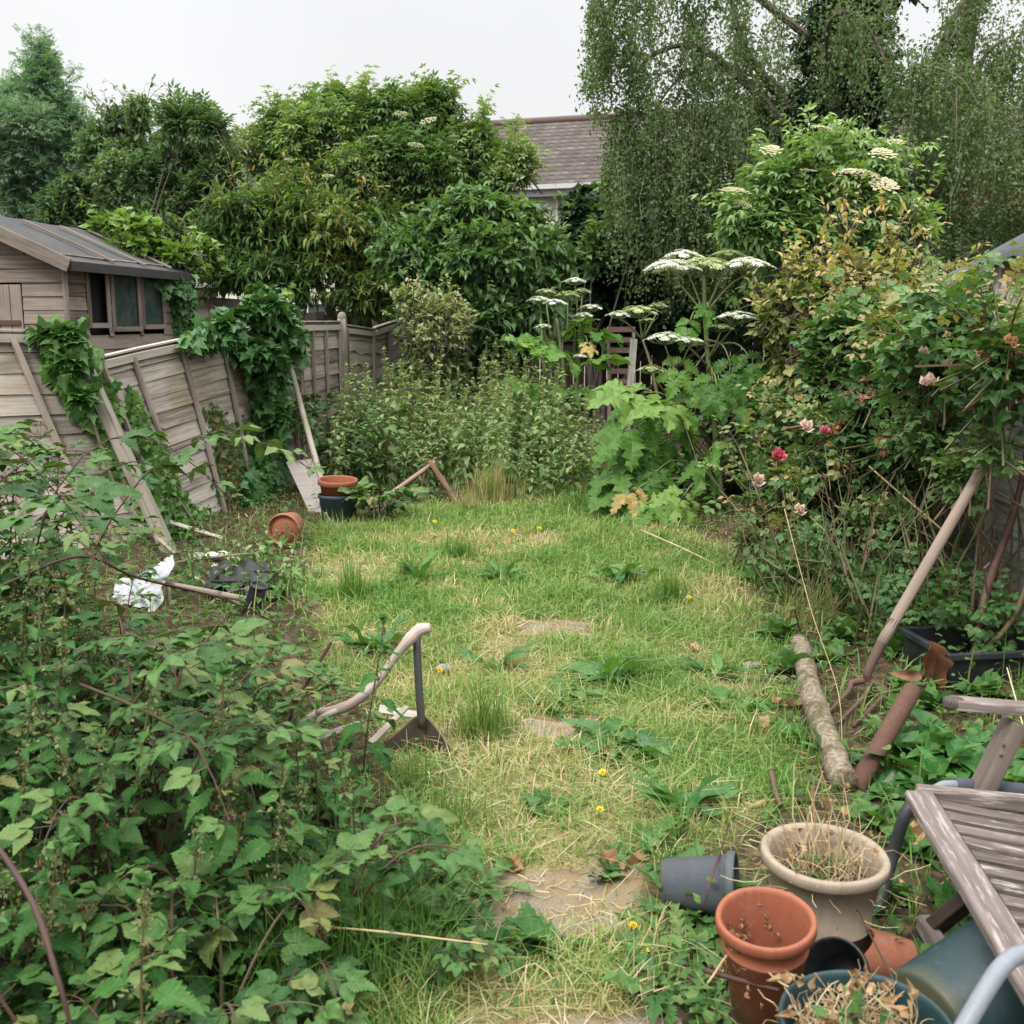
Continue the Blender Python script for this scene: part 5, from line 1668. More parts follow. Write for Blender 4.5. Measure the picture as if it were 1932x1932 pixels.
def hogweed(base, Y, label, stems, heads_, leaves, name='giant_hogweed'):
    root = thing(name, base, label, 'hogweed')
    S = MB()
    for pts, r0, r1 in stems: S.path([at(x, y, Y + d) for x, y, d in pts], np.linspace(r0, r1, 6), 9, 6, wob=.08)
    for x, y, d, wd, sp, kind in heads_:
        F = MB()
        p = at(x, y, Y + d)
        umbel(S, F, p - UPZ * wd * .6 * Y / FOC, wd * Y / FOC, [at(a, b, Y + c) for a, b, c in sp], .011, 19 if wd > 40 else 13)
        F.build('flower_sprays', M_UMBEL if kind else M_UMBG, root, label=None if kind else 'greenish umbel going to seed')
    Lf, Ld = MB(), MB()
    if len(leaves) > 15: leaves = leaves + [(x0, y0 + 15, d0, x1 + G.normal(12, 32), y1 + G.normal(25, 28), d1 + G.normal(0, .15), ln * .95, 0) for x0, y0, d0, x1, y1, d1, ln, dd_ in leaves if not dd_]
    for x0, y0, d0, x1, y1, d1, ln, dead in leaves:
        a, b = at(x0, y0, Y + d0), at(x1, y1, Y + d1)
        c = a * .35 + b * .65 + UPZ * .10
        S.path([a, c, b], [.011, .008, .005], 6, 4)
        d = nz(b - c + np.array([0, -.05, -.02]))
        t = HOGL[random.randrange(3)]
        ln = ln * (1.1 if dead else 1.5)
        (Ld if dead else Lf).inst([t], (b - d * ln * .25)[None], d[None], np.array([[G.normal(0, .4), -.45 + G.normal(0, .3), 1.0]]), ln, G.random(1))
    Lf.build('leaves', M_HOG, root)
    if Ld.n: Ld.build('withered_leaves', M_HOGY, root)
    S.build('stem', M_HSTEM, root, smooth=True)
    return root


hogweed(gp(1360, 948), 10.0, 'tall giant hogweed with white umbels and big lobed leaves at the right of the lawn',
        [([(1362, 952, 0), (1350, 820, 0), (1338, 700, 0), (1330, 590, 0), (1328, 520, 0)], .032, .017), ([(1345, 950, -.1), (1300, 850, -.1), (1262, 760, -.1)], .018, .01)],
        [(1330, 488, 0, 58, [(1328, 560, 0), (1328, 530, 0)], 0), (1268, 492, -.1, 50, [(1328, 592, 0), (1290, 545, -.05)], 1), (1408, 488, -.1, 48, [(1330, 592, 0), (1375, 540, -.05)], 1), (1290, 474, .2, 40, [(1328, 590, 0), (1305, 530, .1)], 1), (1375, 472, .25, 32, [(1330, 590, 0), (1358, 530, .1)], 0),
         (1255, 628, -.2, 36, [(1285, 740, -.1), (1268, 690, -.15)], 1), (1298, 636, -.3, 26, [(1335, 690, 0), (1315, 670, -.2)], 1), (1390, 588, -.25, 38, [(1335, 680, 0), (1365, 640, -.15)], 1), (1360, 612, -.2, 24, [(1336, 680, 0), (1350, 650, -.15)], 0), (1228, 690, -.2, 26, [(1262, 750, -.1), (1240, 720, -.2)], 0)],
        [(1335, 820, 0, 1215, 740, -.3, .5, 0), (1335, 810, 0, 1200, 800, -.5, .48, 0), (1340, 780, 0, 1290, 735, .1, .42, 0), (1342, 790, 0, 1440, 800, -.35, .5, 0), (1345, 850, 0, 1500, 735, .2, .46, 0), (1345, 850, 0, 1450, 730, .3, .5, 0), (1345, 840, 0, 1395, 760, -.2, .42, 0),
         (1335, 900, -.05, 1180, 880, -.5, .46, 0), (1335, 910, -.05, 1220, 930, -.7, .44, 0), (1345, 930, -.1, 1250, 955, -.9, .42, 0), (1345, 930, -.1, 1290, 935, -.9, .36, 0), (1340, 870, 0, 1240, 840, -.4, .46, 0), (1340, 860, -.1, 1270, 820, -.1, .42, 0), (1330, 640, 0, 1380, 690, -.25, .34, 0), (1332, 650, 0, 1285, 690, -.2, .3, 0), (1330, 600, 0, 1300, 612, -.15, .22, 0), (1335, 700, 0, 1345, 720, -.3, .3, 0),
         (1350, 920, -.1, 1195, 925, -.8, .36, 1), (1350, 935, -.1, 1225, 960, -1., .34, 1), (1345, 900, -.1, 1340, 850, -.5, .34, 0), (1345, 880, 0, 1420, 880, .2, .4, 0), (1340, 760, .1, 1250, 770, .3, .45, 0)])
hogweed(gp(1262, 925), 10.9, 'slim hogweed with a greenish umbel leaning left in front of the old chair',
        [([(1262, 925, 0), (1250, 800, 0), (1228, 690, 0), (1212, 640, 0)], .02, .011)],
        [(1205, 578, 0, 36, [(1212, 640, 0), (1207, 605, 0)], 0), (1168, 588, -.15, 22, [(1211, 640, 0), (1185, 612, -.1)], 1), (1242, 572, .1, 20, [(1213, 640, 0), (1232, 605, .05)], 0), (1220, 600, -.1, 16, [(1213, 640, 0), (1218, 618, -.1)], 0)],
        [(1245, 780, 0, 1200, 760, -.3, .36, 0), (1250, 800, 0, 1285, 770, -.1, .36, 0), (1255, 860, 0, 1190, 850, -.2, .38, 0)])
hogweed((.7, 12.7, 0), 12.7, 'hogweed clump with rounded white umbels beside the lilac bush',
        [([(1070, 800, 0), (1062, 690, 0), (1050, 600, 0)], .03, .015), ([(1080, 800, .1), (1090, 690, .1), (1095, 600, .1)], .025, .012), ([(1060, 800, -.1), (1030, 700, -.1), (1020, 600, -.1)], .025, .012)],
        [(1018, 560, -.2, 22, [(1035, 660, 0), (1022, 600, -.1)], 1), (1045, 565, -.2, 24, [(1048, 640, 0), (1046, 600, -.1)], 1), (1085, 525, 0, 22, [(1092, 620, .1), (1088, 570, .05)], 1), (1115, 575, 0, 22, [(1095, 640, .1), (1108, 600, .05)], 1), (1072, 550, 0, 24, [(1070, 630, 0), (1071, 590, 0)], 0), (1100, 590, -.2, 18, [(1095, 640, 0), (1098, 610, -.1)], 1), (1025, 612, -.3, 16, [(1035, 660, -.1), (1027, 635, -.2)], 1), (1098, 545, .2, 18, [(1095, 640, .1), (1096, 590, .1)], 0),
         (1095, 668, -.4, 14, [(1085, 720, -.2), (1092, 690, -.3)], 1), (1030, 545, .2, 20, [(1040, 640, .1), (1033, 590, .1)], 0)],
        [(1065, 760, 0, 1015, 660, -.3, .5, 0), (1065, 760, 0, 1120, 680, -.2, .5, 0), (1070, 760, 0, 1065, 670, -.5, .5, 0), (1065, 780, 0, 1010, 720, -.4, .5, 0), (1075, 780, 0, 1120, 730, -.3, .5, 0), (1080, 700, .1, 1120, 630, 0, .42, 0), (1050, 700, 0, 1030, 640, 0, .42, 0), (1085, 690, .1, 1085, 620, .1, .42, 0), (1060, 800, -.2, 1060, 730, -.7, .45, 0), (1090, 650, .1, 1110, 650, -.3, .25, 1)])

plant('low_shrub', (2.4, 10.5, 0), 'low dark undergrowth filling in behind the hogweed stems', 'shrub', M_DARKT,
      [lob(1420, 880, 10.6, 80, 60), lob(1350, 900, 10.8, 60, 45), lob(1290, 900, 11.2, 60, 45), lob(1440, 780, 10.8, 70, 70), lob(1230, 880, 11.6, 60, 50), lob(1380, 800, 11.2, 60, 60)], 700, OVW, .085, trunk=.02, per=9, up=.3, droop=.4, seed=31, shell=.2)

# ------------------------------------------------------------------ rose bush along the right fence
M_ROSEL = leaf_mat('rose_leaf', [(.03, .08, .026), (.055, .122, .036), (.08, .16, .05), (.135, .21, .075), (.32, .25, .12), (.38, .19, .11)], nv=6, vein=.3, rough=.42, spec=.45, trans=.28)
M_ROSED = leaf_mat('dead_bloom', [(.16, .07, .04), (.28, .12, .07), (.38, .2, .11), (.42, .28, .18)], nv=0, vein=0, trans=.25, tint=(1.2, 1, .7))
M_PINK = leaf_mat('pink_petal', [(.5, .06, .12), (.62, .14, .2), (.7, .3, .33)], nv=0, vein=0, trans=.25, tint=(1.2, .8, .8), mott=.2)
M_PALE = leaf_mat('pale_petal', [(.62, .42, .36), (.74, .55, .48), (.8, .66, .58)], nv=0, vein=0, trans=.25, tint=(1.1, 1, .9), mott=.2)
M_RCANE = stem_mat('rose_cane', [(.06, .075, .03), (.10, .11, .045), (.14, .09, .055), (.09, .05, .04)], .6)
rb = thing('rose_bush', (2.35, 6.2, 0), 'large straggly rose bush with spent brown blooms along the right fence', 'rose bush')
LB, CB, DB = MB(), MB(), MB()
RL = [lob(1845, 635, 5.6, 64, 40), lob(1900, 680, 5.0, 48, 38), lob(1770, 590, 6.6, 55, 36), lob(1710, 640, 6.9, 80, 55), lob(1790, 680, 5.9, 70, 50), lob(1630, 650, 7.7, 70, 55), lob(1690, 740, 6.6, 90, 45), lob(1600, 740, 7.6, 70, 55), lob(1640, 810, 6.8, 80, 40), lob(1550, 830, 7.4, 60, 45), lob(1500, 910, 7.3, 70, 55), lob(1455, 950, 7.3, 50, 45), lob(1590, 900, 6.9, 70, 45), lob(1660, 590, 7.9, 70, 40), lob(1470, 1000, 7.2, 55, 36), lob(1900, 745, 5.2, 40, 25), lob(1560, 980, 6.9, 50, 26), lob(1640, 900, 6.7, 75, 45), lob(1560, 1040, 6.8, 60, 30), lob(1700, 850, 6.4, 60, 40), lob(1480, 830, 7.5, 50, 40)]
crown(LB, lump(RL, 4, .5), 1400, ROSE, .14, twig=.34, per=5, up=.5, droop=.3, tw=CB, seed=21, shell=.3, rough=.6, spread_=1.0, gap=.13)
crown(LB, [lob(1750, 820, 6.0, 75, 60), lob(1820, 890, 5.5, 50, 50), lob(1680, 980, 6.2, 80, 50), lob(1600, 1080, 6.2, 80, 40), lob(1880, 830, 5.1, 40, 50)], 170, ROSE, .11, twig=.25, per=4, up=.4, droop=.3, tw=CB, seed=27, shell=.1)
shoots(LB, CB, RL, 90, ROSE, .13, (.25, .6), .8)
crown(LB, RL[:6], 110, ROSE, .19, twig=.25, per=5, up=.5, droop=.2, tw=CB, seed=22, shell=.9, rough=.3)
for l in RL + RL[:8]:
    for _ in range(2):
        b = np.array([G.uniform(2.1, 2.75), G.uniform(5.4, 7.4), 0])
        t = np.array(l[:3]) + unit(1)[0] * np.array(l[3:6]) * .8
        m = b * .5 + t * .5 + np.array([G.normal(.06, .1), G.normal(0, .15), .12])
        CB.path([b, b * .8 + m * .2 + [0, 0, .25], m, t], np.linspace(G.uniform(.006, .014), .003, 8), 6, 6, wob=.25)
# low bare twigs below the leaves
k = 170
P0 = np.stack([G.uniform(1.55, 2.75, k), G.uniform(5.2, 7.6, k), G.uniform(.0, .35, k)], 1)
e = P0 + np.stack([G.normal(-.12, .2, k), G.normal(-.05, .2, k), G.uniform(.25, .8, k)], 1)
CB.curves(np.stack([P0, P0 * .6 + e * .4 + G.normal(0, .05, (k, 3)), P0 * .25 + e * .75 + G.normal(0, .05, (k, 3)), e], 1), np.array([.0055, .0045, .0035, .0022]) * G.uniform(.6, 1.3, (k, 1)), 4)
crown(LB, [(1.75, 6.3, .3, .25, .6, .26), (2.1, 5.7, .25, .4, .5, .22), (2.4, 5.3, .25, .3, .4, .2)], 80, ROSE, .11, twig=.2, per=5, up=.4, tw=CB, seed=23, shell=.2, rnd=(0, .7))


def bloom(mb, p, r, n, ax=(0, -.4, 1), open_=.7, tp=PETAL):
    ax = nz(np.array(ax) + G.normal(0, .2, 3))
    a = np.arange(n) * 2.39996
    f = np.arange(n) / n
    fr = frames(ax[None], np.array([[.3, .9, .1]]))[0]
    d = np.stack([np.cos(a) * (.25 + open_ * f), np.sin(a) * (.25 + open_ * f), 1.1 - f], 1)
    d = nz(d[:, :1] * fr[:, 1] + d[:, 1:2] * fr[:, 2] + d[:, 2:] * fr[:, 0])
    mb.inst(tp, np.repeat(p[None], n, 0), d, np.repeat(ax[None], n, 0) + .01, r * (.75 + .5 * f), G.random(n))


for x, y, Y, r, mt, lab in ((1467, 862, 7.0, .05, M_PINK, 'deep pink double bloom'), (1520, 808, 6.9, .052, M_PALE, 'faded pink bloom'), (1555, 815, 6.9, .034, M_PINK, 'small pink bud'), (1753, 726, 5.7, .05, M_PALE, 'round pale cream pink bloom'), (1430, 908, 7.2, .05, M_PALE, 'small pale pink bloom'),
                            (1508, 965, 6.7, .045, M_PALE, 'drooping pale pink bloom'), (1742, 668, 5.9, .034, M_PALE, 'pale bloom with browning edge'), (1905, 648, 4.9, .038, M_ROSED, 'withered orange bloom'), (1785, 690, 5.7, .03, M_PALE, 'small round bud')):
    mb = MB()
    p = at(x, y, Y - .25)
    if 'round' in lab: bloom(mb, p, r, 24, (0, -.3, 1), .25)
    else: bloom(mb, p, r, 30 if mt is M_PINK else 16, (0, -.6, 1))
    mb.build('bloom', mt, rb, label=lab)
    CB.curves(np.stack([p, p + [.02, .05, -.12], p + [.05, .2, -.3]]), .003, 4)
k = 240
q = G.integers(0, len(RL), k)
R_ = np.array([l[:6] for l in RL])
g = unit(k)
g[:, 1] = -np.abs(g[:, 1])
g[:, 2] = np.abs(g[:, 2]) * 1.0 - .2
for p in R_[q, :3] + g * R_[q, 3:6] * 1.05:
    bloom(DB, p, G.uniform(.03, .06), random.randint(5, 12), G.normal(0, .7, 3) + [0, 0, -.2], 1.0, DEAD)
DB.build('spent_blooms', M_ROSED, rb)
LB.build('leaves', M_ROSEL, rb)
CB.build('canes', M_RCANE, rb)
for i, (pts, r, lab) in enumerate((([(2.28, 5.1, 0), (2.38, 5.25, .35), (2.62, 5.5, .8), (2.72, 5.6, 1.3)], .022, 'thick dark rose stem rising left of the crate'), ([(2.05, 4.95, .05), (2.35, 5.05, .18), (2.58, 5.25, .4), (2.66, 5.4, .85), (2.62, 5.5, 1.3)], .016, 'dark rose stem bowing out towards the crate'))):
    mb = MB()
    mb.path([np.array(p) for p in pts], [r, r * .9, r * .6], 8, 7, wob=.25)
    mb.build('stem', CANE, rb, label=lab, smooth=True)
# ------------------------------------------------------------------ the bramble and nettle thicket in the left foreground
XE = ([.8, 1.6, 2.1, 2.4, 2.7, 3.2, 3.8, 4.8, 6.0, 7.0], [-.75, -.66, -.56, -.38, -.08, -.1, -.42, -.78, -1.3, -1.7])


def hgt(x, y):
    e = np.interp(y, *XE) - x
    cap = np.interp(y, [0, 2.5, 4.2, 5.1, 6.2, 7.2], [.95, 1.0, 1.18, .9, .36, .28])
    pxl = 966 + x / max(y, .3) * FOC
    lim = EYE - y * np.interp(pxl, [40, 130, 190, 260, 520, 545, 640, 720, 900, 1050], [.11, .205, .30, .325, .335, .405, .435, .465, .55, .64])
    return max(0, min(.1 + .62 * e, cap, lim)) if e > 0 else 0


def klass(protos, heights, h):
    i = int(np.argmin([abs(h - q) for q in heights]))
    return protos[i]


HS = (.25, .45, .68, .95)
NG_, BG_ = 'nettles in the left foreground thicket', 'brambles in the left foreground thicket'
NP = [[nettle(h, None, NG_, min(.1, .06 + .05 * h), NET, .1, M_NET, M_NSTEM, 1 if h > .3 else 2, h > .4, False, .06) for _ in range(3)] for h in HS]
BP = [[bramble(h, None, BG_, 3, .105 + .03 * h, h > .3) for _ in range(3)] for h in HS]
NL = ['low young nettle at the edge of the left thicket', 'knee high nettle on the slope of the left thicket', 'nettle with serrated leaves in the middle of the left thicket', 'tall nettle with seed strings at the back of the left thicket']
BL_ = ['low bramble sprig creeping onto the lawn from the left', 'arching bramble cane on the slope of the left thicket', 'bramble with three part leaves in the middle of the left thicket', 'tall arching bramble at the back of the left thicket']
used = set()
nn_ = [0, 0]


def place(P, labs, h, x, y, kind):
    i = int(np.argmin([abs(h - q) for q in HS]))
    o = random.choice(P[i])
    s = h / HS[i]
    z = gzf(x, y)
    if o.name not in used:
        used.add(o.name)
        o.location, o.rotation_euler, o.scale = (x, y, z), (0, 0, G.random() * 6.28), (s, s, s)
        o['label'] = labs[i]
    else:
        dup(o, (x, y, z), G.random() * 6.28, s, labs[i], (G.normal(0, .12), G.normal(0, .12)))
    nn_[kind] += 1


y = .95
while y < 7.1:
    st = .128 + .017 * y
    x = np.interp(y, *XE) - .03
    while x > -.52 * y - .55:
        px, py = x + G.normal(0, st * .3), y + G.normal(0, st * .3)
        h = hgt(px, py)
        near_ = py < 1.5 and px > -.62 - (1.5 - py)
        if h > .06 and not (py > 5.0 and -2.9 < px < -1.5 and px / py * FOC + 966 < 350) and not (py > 5.9 and px < -2.3) and not (5.7 < py < 6.7 and -2.35 < px < -1.45):
            h = h * G.uniform(.72, 1.12)
            f = vn(px * 1.6 + 5, py * 1.6, 33)
            if f + G.normal(0, .14) > .31 + .08 * (h < .2): place(NP, NL, max(h, .14), px, py, 0)
            else: place(BP, BL_, max(h * .92, .13), px, py, 1)
        x -= st * (1.0 if h < .5 else 1.15)
    y += st
print('thicket', nn_)
for P in NP + BP:
    for o in P:
        if o.name not in used:
            for c in list(o.children): bpy.data.objects.remove(c)
            bpy.data.objects.remove(o)
# tall shoots at the far left and the two big nettles at the front
for px, py, Y, h, kind, lab in ((38, 1000, 4.3, 1.2, 'b', 'tallest bramble shoot at the left edge against the fence'), (120, 1000, 5.6, .9, 'n', 'slender pale nettle in front of the leftmost fence panel'), (440, 1500, 2.75, .78, 'n', 'large nettle standing proud in the middle of the thicket'), (520, 1600, 2.6, .6, 'n', 'dark stemmed nettle beside the largest one'), (270, 1850, 1.95, .62, 'n', 'nettle with seed tassels at the bottom edge of the thicket'),
                             (690, 1420, 3.9, .62, 'n', 'leggy nettle reaching over the bent wooden handle')):
    x = at(px, py, Y)[0]
    o = nettle(h, lab, None, .125, NET, .1, M_NET, M_NSTEM, 1, True, False, .08) if kind == 'n' else bramble(h, lab, None, 3, .17, True)
    o.location = (x, Y, 0)
for pts, r, lab in (([(-30, 1560, 1.6), (60, 1700, 1.5), (110, 1850, 1.42), (140, 1960, 1.4)], .007, 'purple bramble cane arching down the bottom left corner'), ([(-10, 1110, 3.4), (150, 1050, 3.6), (260, 1090, 3.9), (420, 1130, 4.4), (520, 1175, 5.0)], .007, 'long brown bramble cane reaching right towards the white plastic'),
                    ([(150, 1290, 2.9), (270, 1340, 2.9), (360, 1390, 2.9), (430, 1440, 2.9)], .007, 'bare bramble cane lying across the thicket'), ([(560, 1620, 2.9), (680, 1680, 2.8), (760, 1700, 2.8)], .005, 'reddish cane trailing near the edge of the lawn'),
                    ([(570, 1745, 2.55), (720, 1758, 2.5), (920, 1782, 2.45)], .004, 'straight pale cane lying at the bottom of the thicket')):
    mb = MB()
    mb.path([at(*p) for p in pts], [r * .7, r * .7, r * .4], 7, 8, wob=.25)
    mb.build('bramble_cane', STRAW if 'pale' in lab else CANE, label=lab, cat='cane', smooth=True)

# ------------------------------------------------------------------ docks, dandelions and plantains in the lawn
M_DOCK = leaf_mat('dock_leaf', [(.032, .10, .028), (.05, .135, .036), (.075, .175, .045), (.12, .23, .07)], nv=7, vein=.35, rough=.4, spec=.5, trans=.28)
M_DAND = leaf_mat('dandelion_leaf', [(.035, .10, .025), (.055, .13, .035), (.08, .165, .045), (.12, .2, .06)], nv=5, vein=.35, rough=.45, spec=.45, trans=.28)
M_HOST = leaf_mat('broad_green_leaf', [(.022, .085, .02), (.035, .12, .028), (.055, .16, .036), (.11, .23, .06)], nv=6, vein=.35, rough=.32, spec=.55, trans=.25)


def rosette(px, py, n, ln, tp, mat, label, name='dock', el=(.25, 1.1), cat='weed', g=None):
    p = gp(px, py) if g is None else np.array(g, float)
    p[2] = gzf(p[0], p[1])
    mb = MB()
    n = int(n * 1.45)
    a = np.arange(n) * 2.39996 + G.normal(0, .35, n)
    e = G.uniform(*el, n)
    d = np.stack([np.cos(a) * np.cos(e), np.sin(a) * np.cos(e), np.sin(e)], 1)
    mb.inst(tp, p + d * .012 + G.normal(0, .02, (n, 3)) * [1, 1, .1], d, UPZ + .3 * unit(n), ln * G.uniform(.4, 1.2, n), np.clip(G.normal(.45, .25, n), 0, 1))
    mb.build(name, mat, label=label, cat=cat)


for a in ((945, 1090, 16, .20, LANCE, M_DOCK, 'spiky plantain rosette in the upper middle of the lawn', 'plantain', (.4, 1.2)), (1178, 1092, 14, .24, DOCK, M_DOCK, 'dock with folded leaves at the right of the upper lawn', 'dock', (.15, .9)), (785, 1105, 9, .22, LANCE, M_DOCK, 'upright plantain between the bald patches', 'plantain', (.7, 1.3)),
          (712, 1225, 14, .22, DOCK, M_DOCK, 'dock growing behind the bent wooden handle', 'dock', (.2, 1.0)), (935, 1262, 11, .17, LANCE, M_DOCK, 'small plantain left of the middle of the lawn', 'plantain', (.2, 1.1)), (1160, 1285, 16, .24, LANCE, M_DOCK, 'long leaved plantain right of the middle of the lawn', 'plantain', (.15, 1.0)),
          (1060, 1320, 20, .17, DAND, M_DAND, 'flat dandelion in the centre of the lawn', 'dandelion', (.05, .6)), (1030, 1345, 12, .13, DAND, M_DAND, 'small flat dandelion beside the larger one', 'dandelion', (.05, .5)), (1165, 1425, 24, .23, DOCK, M_DOCK, 'big dark dock rosette in the lower lawn', 'dock', (.1, .8)), (1120, 1415, 14, .2, DAND, M_DAND, 'dandelion merging with the big dock rosette', 'dandelion', (.1, .7)),
          (1290, 1555, 13, .2, DOCK, M_DOCK, 'upright dock behind the grey tipped pot', 'dock', (.5, 1.2)), (1240, 1640, 12, .17, DAND, M_DAND, 'dandelion left of the grey tipped pot', 'dandelion', (.1, .9)), (1310, 1730, 18, .20, DAND, M_DAND, 'dandelion in front of the grey tipped pot', 'dandelion', (.3, 1.1)), (1290, 1790, 16, .19, DAND, M_DAND, 'dandelion left of the empty terracotta pot', 'dandelion', (.1, .8)),
          (1255, 1870, 18, .19, DAND, M_DAND, 'broad dandelion at the bottom edge beside the slab', 'dandelion', (.05, .7)), (1345, 1905, 12, .11, DAND, M_DAND, 'small dandelion below the terracotta pot', 'dandelion', (.1, .8)), (1385, 1345, 10, .2, DOCK, M_DOCK, 'dock beside the brown fallen leaves', 'dock', (.1, .7)), (1345, 1280, 10, .18, LANCE, M_DOCK, 'plantain at the right edge of the lawn', 'plantain', (.2, 1.0)),
          (880, 1690, 14, .17, DAND, M_DAND, 'dandelion at the left edge of the straw covered slab', 'dandelion', (.2, .9)), (960, 1770, 20, .15, DAND, M_DAND, 'leafy dandelion below the straw covered slab', 'dandelion', (.2, .9)), (1020, 1780, 16, .13, NETS, M_NET, 'low nettle seedling cluster below the straw covered slab', 'nettle_seedling', (.2, 1.0)), (830, 1740, 20, .15, BRA, M_BRAM, 'low bramble seedlings at the thicket foot', 'bramble_seedling', (.2, 1.0)), (1150, 1660, 7, .09, BRA, M_BRAM, 'tiny bramble seedling on the straw covered slab', 'bramble_seedling', (.1, .7)), (1020, 1530, 8, .08, OVW, M_DAND, 'small clover patch behind the straw covered slab', 'clover', (.2, .9))):
    rosette(*a)
for i, (x, y, n, ln) in enumerate(((1752, 1492, 20, .25), (1800, 1440, 20, .27), (1850, 1500, 16, .24), (1725, 1425, 10, .2))):
    rosette(x, y, n, ln, HOST, M_HOST, ('broad ribbed leafy plant beside the rusty pipe', 'broad ribbed leafy plant under the bench arm', 'broad leafy plant behind the bench seat', 'broad leafy plant between the fork and the pipe')[i], 'leafy_plant', (.25, 1.1), 'plant')
for i, (x, y, n, ln, tp, mt, lab) in enumerate(((1570, 1440, 14, .13, IVY, M_IVYL, 'lobed leafy weed beside the log'), (1500, 1400, 10, .1, OVW, M_DAND, 'small weed left of the log'), (1690, 1240, 26, .14, OVW, M_DAND, 'leafy weed behind the fork head'), (1705, 1312, 14, .10, OVW, M_DAND, 'leafy weed between the fork head and the crate'), (1760, 1345, 16, .10, NETS, M_NET, 'young nettle in front of the crate'), (1850, 1330, 16, .12, OVW, M_DAND, 'leafy weed before the middle of the crate'), (1560, 1250, 16, .13, OVW, M_DAND, 'pale weed right of the far end of the log'), (1470, 1210, 22, .15, OVW, M_DAND, 'weed clump where the lawn meets the rose twigs'), (1640, 1195, 22, .15, OVW, M_DAND, 'weed clump below the fork handle'), (1590, 1215, 24, .14, OVW, M_DAND, 'leafy weed at the far end of the log'), (1700, 1190, 26, .15, OVW, M_DAND, 'leafy weed under the rose stems'), (1760, 1160, 24, .14, NETS, M_NET, 'young nettle under the rose stems'),
                                               (1680, 1700, 14, .09, NETS, M_NET, 'mint like weed between the pots and the bench'), (1725, 1620, 12, .09, NETS, M_NET, 'mint like weed under the dark chair tube'), (1790, 1720, 14, .09, NETS, M_NET, 'mint like weed under the bench seat'), (1650, 1560, 12, .1, OVW, M_DAND, 'weed behind the beige pot'), (1500, 1270, 16, .13, OVW, M_DAND, 'pale weed at the edge of the lawn before the roses'), (1440, 1100, 20, .16, OVW, M_DAND, 'weed fringe below the rose bush'), (1480, 1140, 20, .14, OVW, M_DAND, 'weed clump at the rose bush foot'))):
    rosette(x, y, n, ln, tp, mt, lab, 'weed', (.25, 1.25))

M_YELLOW = leaf_mat('yellow_petal', [(.75, .5, .03), (.85, .62, .06)], nv=0, vein=0, trans=.15, tint=(1, 1, .6))
for i, (x, y, h, lab) in enumerate(((965, 1025, .10, 'yellow dandelion flower at the back of the lawn, left of two'), (1015, 1020, .10, 'yellow dandelion flower at the back of the lawn, right of two'), (818, 1012, .12, 'yellow flower near the broken red frame'), (800, 1085, .08, 'yellow flower by the upright plantain'), (1295, 1145, .06, 'yellow flower beside the bright grass tuft'), (1130, 1500, .09, 'yellow flower below the big dock'),
                                  (1125, 1562, .07, 'yellow flower above the straw covered slab'), (1186, 1775, .05, 'yellow flower left of the terracotta pot'), (1207, 1825, .05, 'yellow flower nearest the bottom edge'), (825, 1290, .07, 'yellow flower behind the shovel shaft'), (640, 940, .25, 'yellow flower beside the stacked pots'))):
    p = gp(x, y)
    r = thing('dandelion_flower', p, lab, 'flower')
    mb = MB()
    mb.curves(np.stack([p, p + [.005, 0, h * .6], p + [.012, -.005, h]]), .002, 4)
    mb.build('stem', M_NSTEM, r)
    mb = MB()
    bloom(mb, p + [.012, -.005, h], .010 + .0012 * p[1], 26, (0, -.5, 1), 1.1, [rhomb(.2)])
    mb.build('flower', M_YELLOW, r)
# fallen brown leaves on the lawn edge
for i, (x, y, s, lab) in enumerate(((1440, 1320, .09, 'curled brown leaf near the log, farther one'), (1470, 1335, .1, 'curled brown leaf right beside the log'), (1395, 1370, .07, 'small brown leaf on the lawn edge'), (1445, 1385, .09, 'dark brown leaf below the pair beside the log'), (1320, 1235, .09, 'tan crumpled leaf on the right lawn'), (1245, 1225, .06, 'pale leaf on the right lawn'), (1170, 1660, .09, 'brown leaf on the straw covered slab'), (985, 1648, .07, 'orange brown leaf at the left of the slab'), (1110, 990, .1, 'dry leaf scrap before the hogweed'), (1310, 1500, .06, 'small tan leaf on the lower lawn'),
                                  (1585, 1500, .14, 'yellow brown leaf leaning on the end of the log'), (1720, 1610, .10, 'tan leaf under the dark chair tube'), (1745, 1590, .10, 'orange brown leaf under the bench corner'), (1830, 1385, .14, 'dry brown leaf bundle beside the bench arm support'), (1555, 1400, .08, 'small dry leaf among the log weeds'))):
    p = gp(x, y)
    mb = MB()
    mb.inst(DEAD, np.repeat((p + [0, 0, .02])[None], 2, 0) + G.normal(0, .01, (2, 3)), unit(2) * [1, 1, .3], UPZ + .5 * unit(2), s, G.random(2))
    mb.build('fallen_leaf', M_DRYL, label=lab, cat='leaf')
# ------------------------------------------------------------------ pots
def dep(x, y, d):
    r = ray(x, y)
    return np.array([r[0] * d, r[1] * d, EYE + r[2] * d])


TERRA = pot_mat('terracotta', (.25, .078, .04), .6, .3, ht=.25)
TERRA2 = pot_mat('old_terracotta', (.28, .105, .058), .75, .5, ht=.12)
BEIGE = pot_mat('beige_plastic', (.28, .225, .165), .55, .3, soil=(.11, .085, .05), ht=.3)
GREYP = pot_mat('grey_plastic', (.058, .065, .075), .5, .22, ht=.06)
BLACKP = solid_mat('black_plastic', (.012, .014, .016), .4, (.06, .06, .055), .35, 8)
GREENP = pot_mat('dark_green_plastic', (.011, .033, .037), .45, .2, ht=.12)
BLUEP = solid_mat('blue_grey_plastic', (.03, .06, .078), .5, (.1, .1, .09), .35, 7)
SOIL = solid_mat('potting_soil', (.035, .025, .018), .95, (.1, .07, .045), .5, 30, bump=.8)


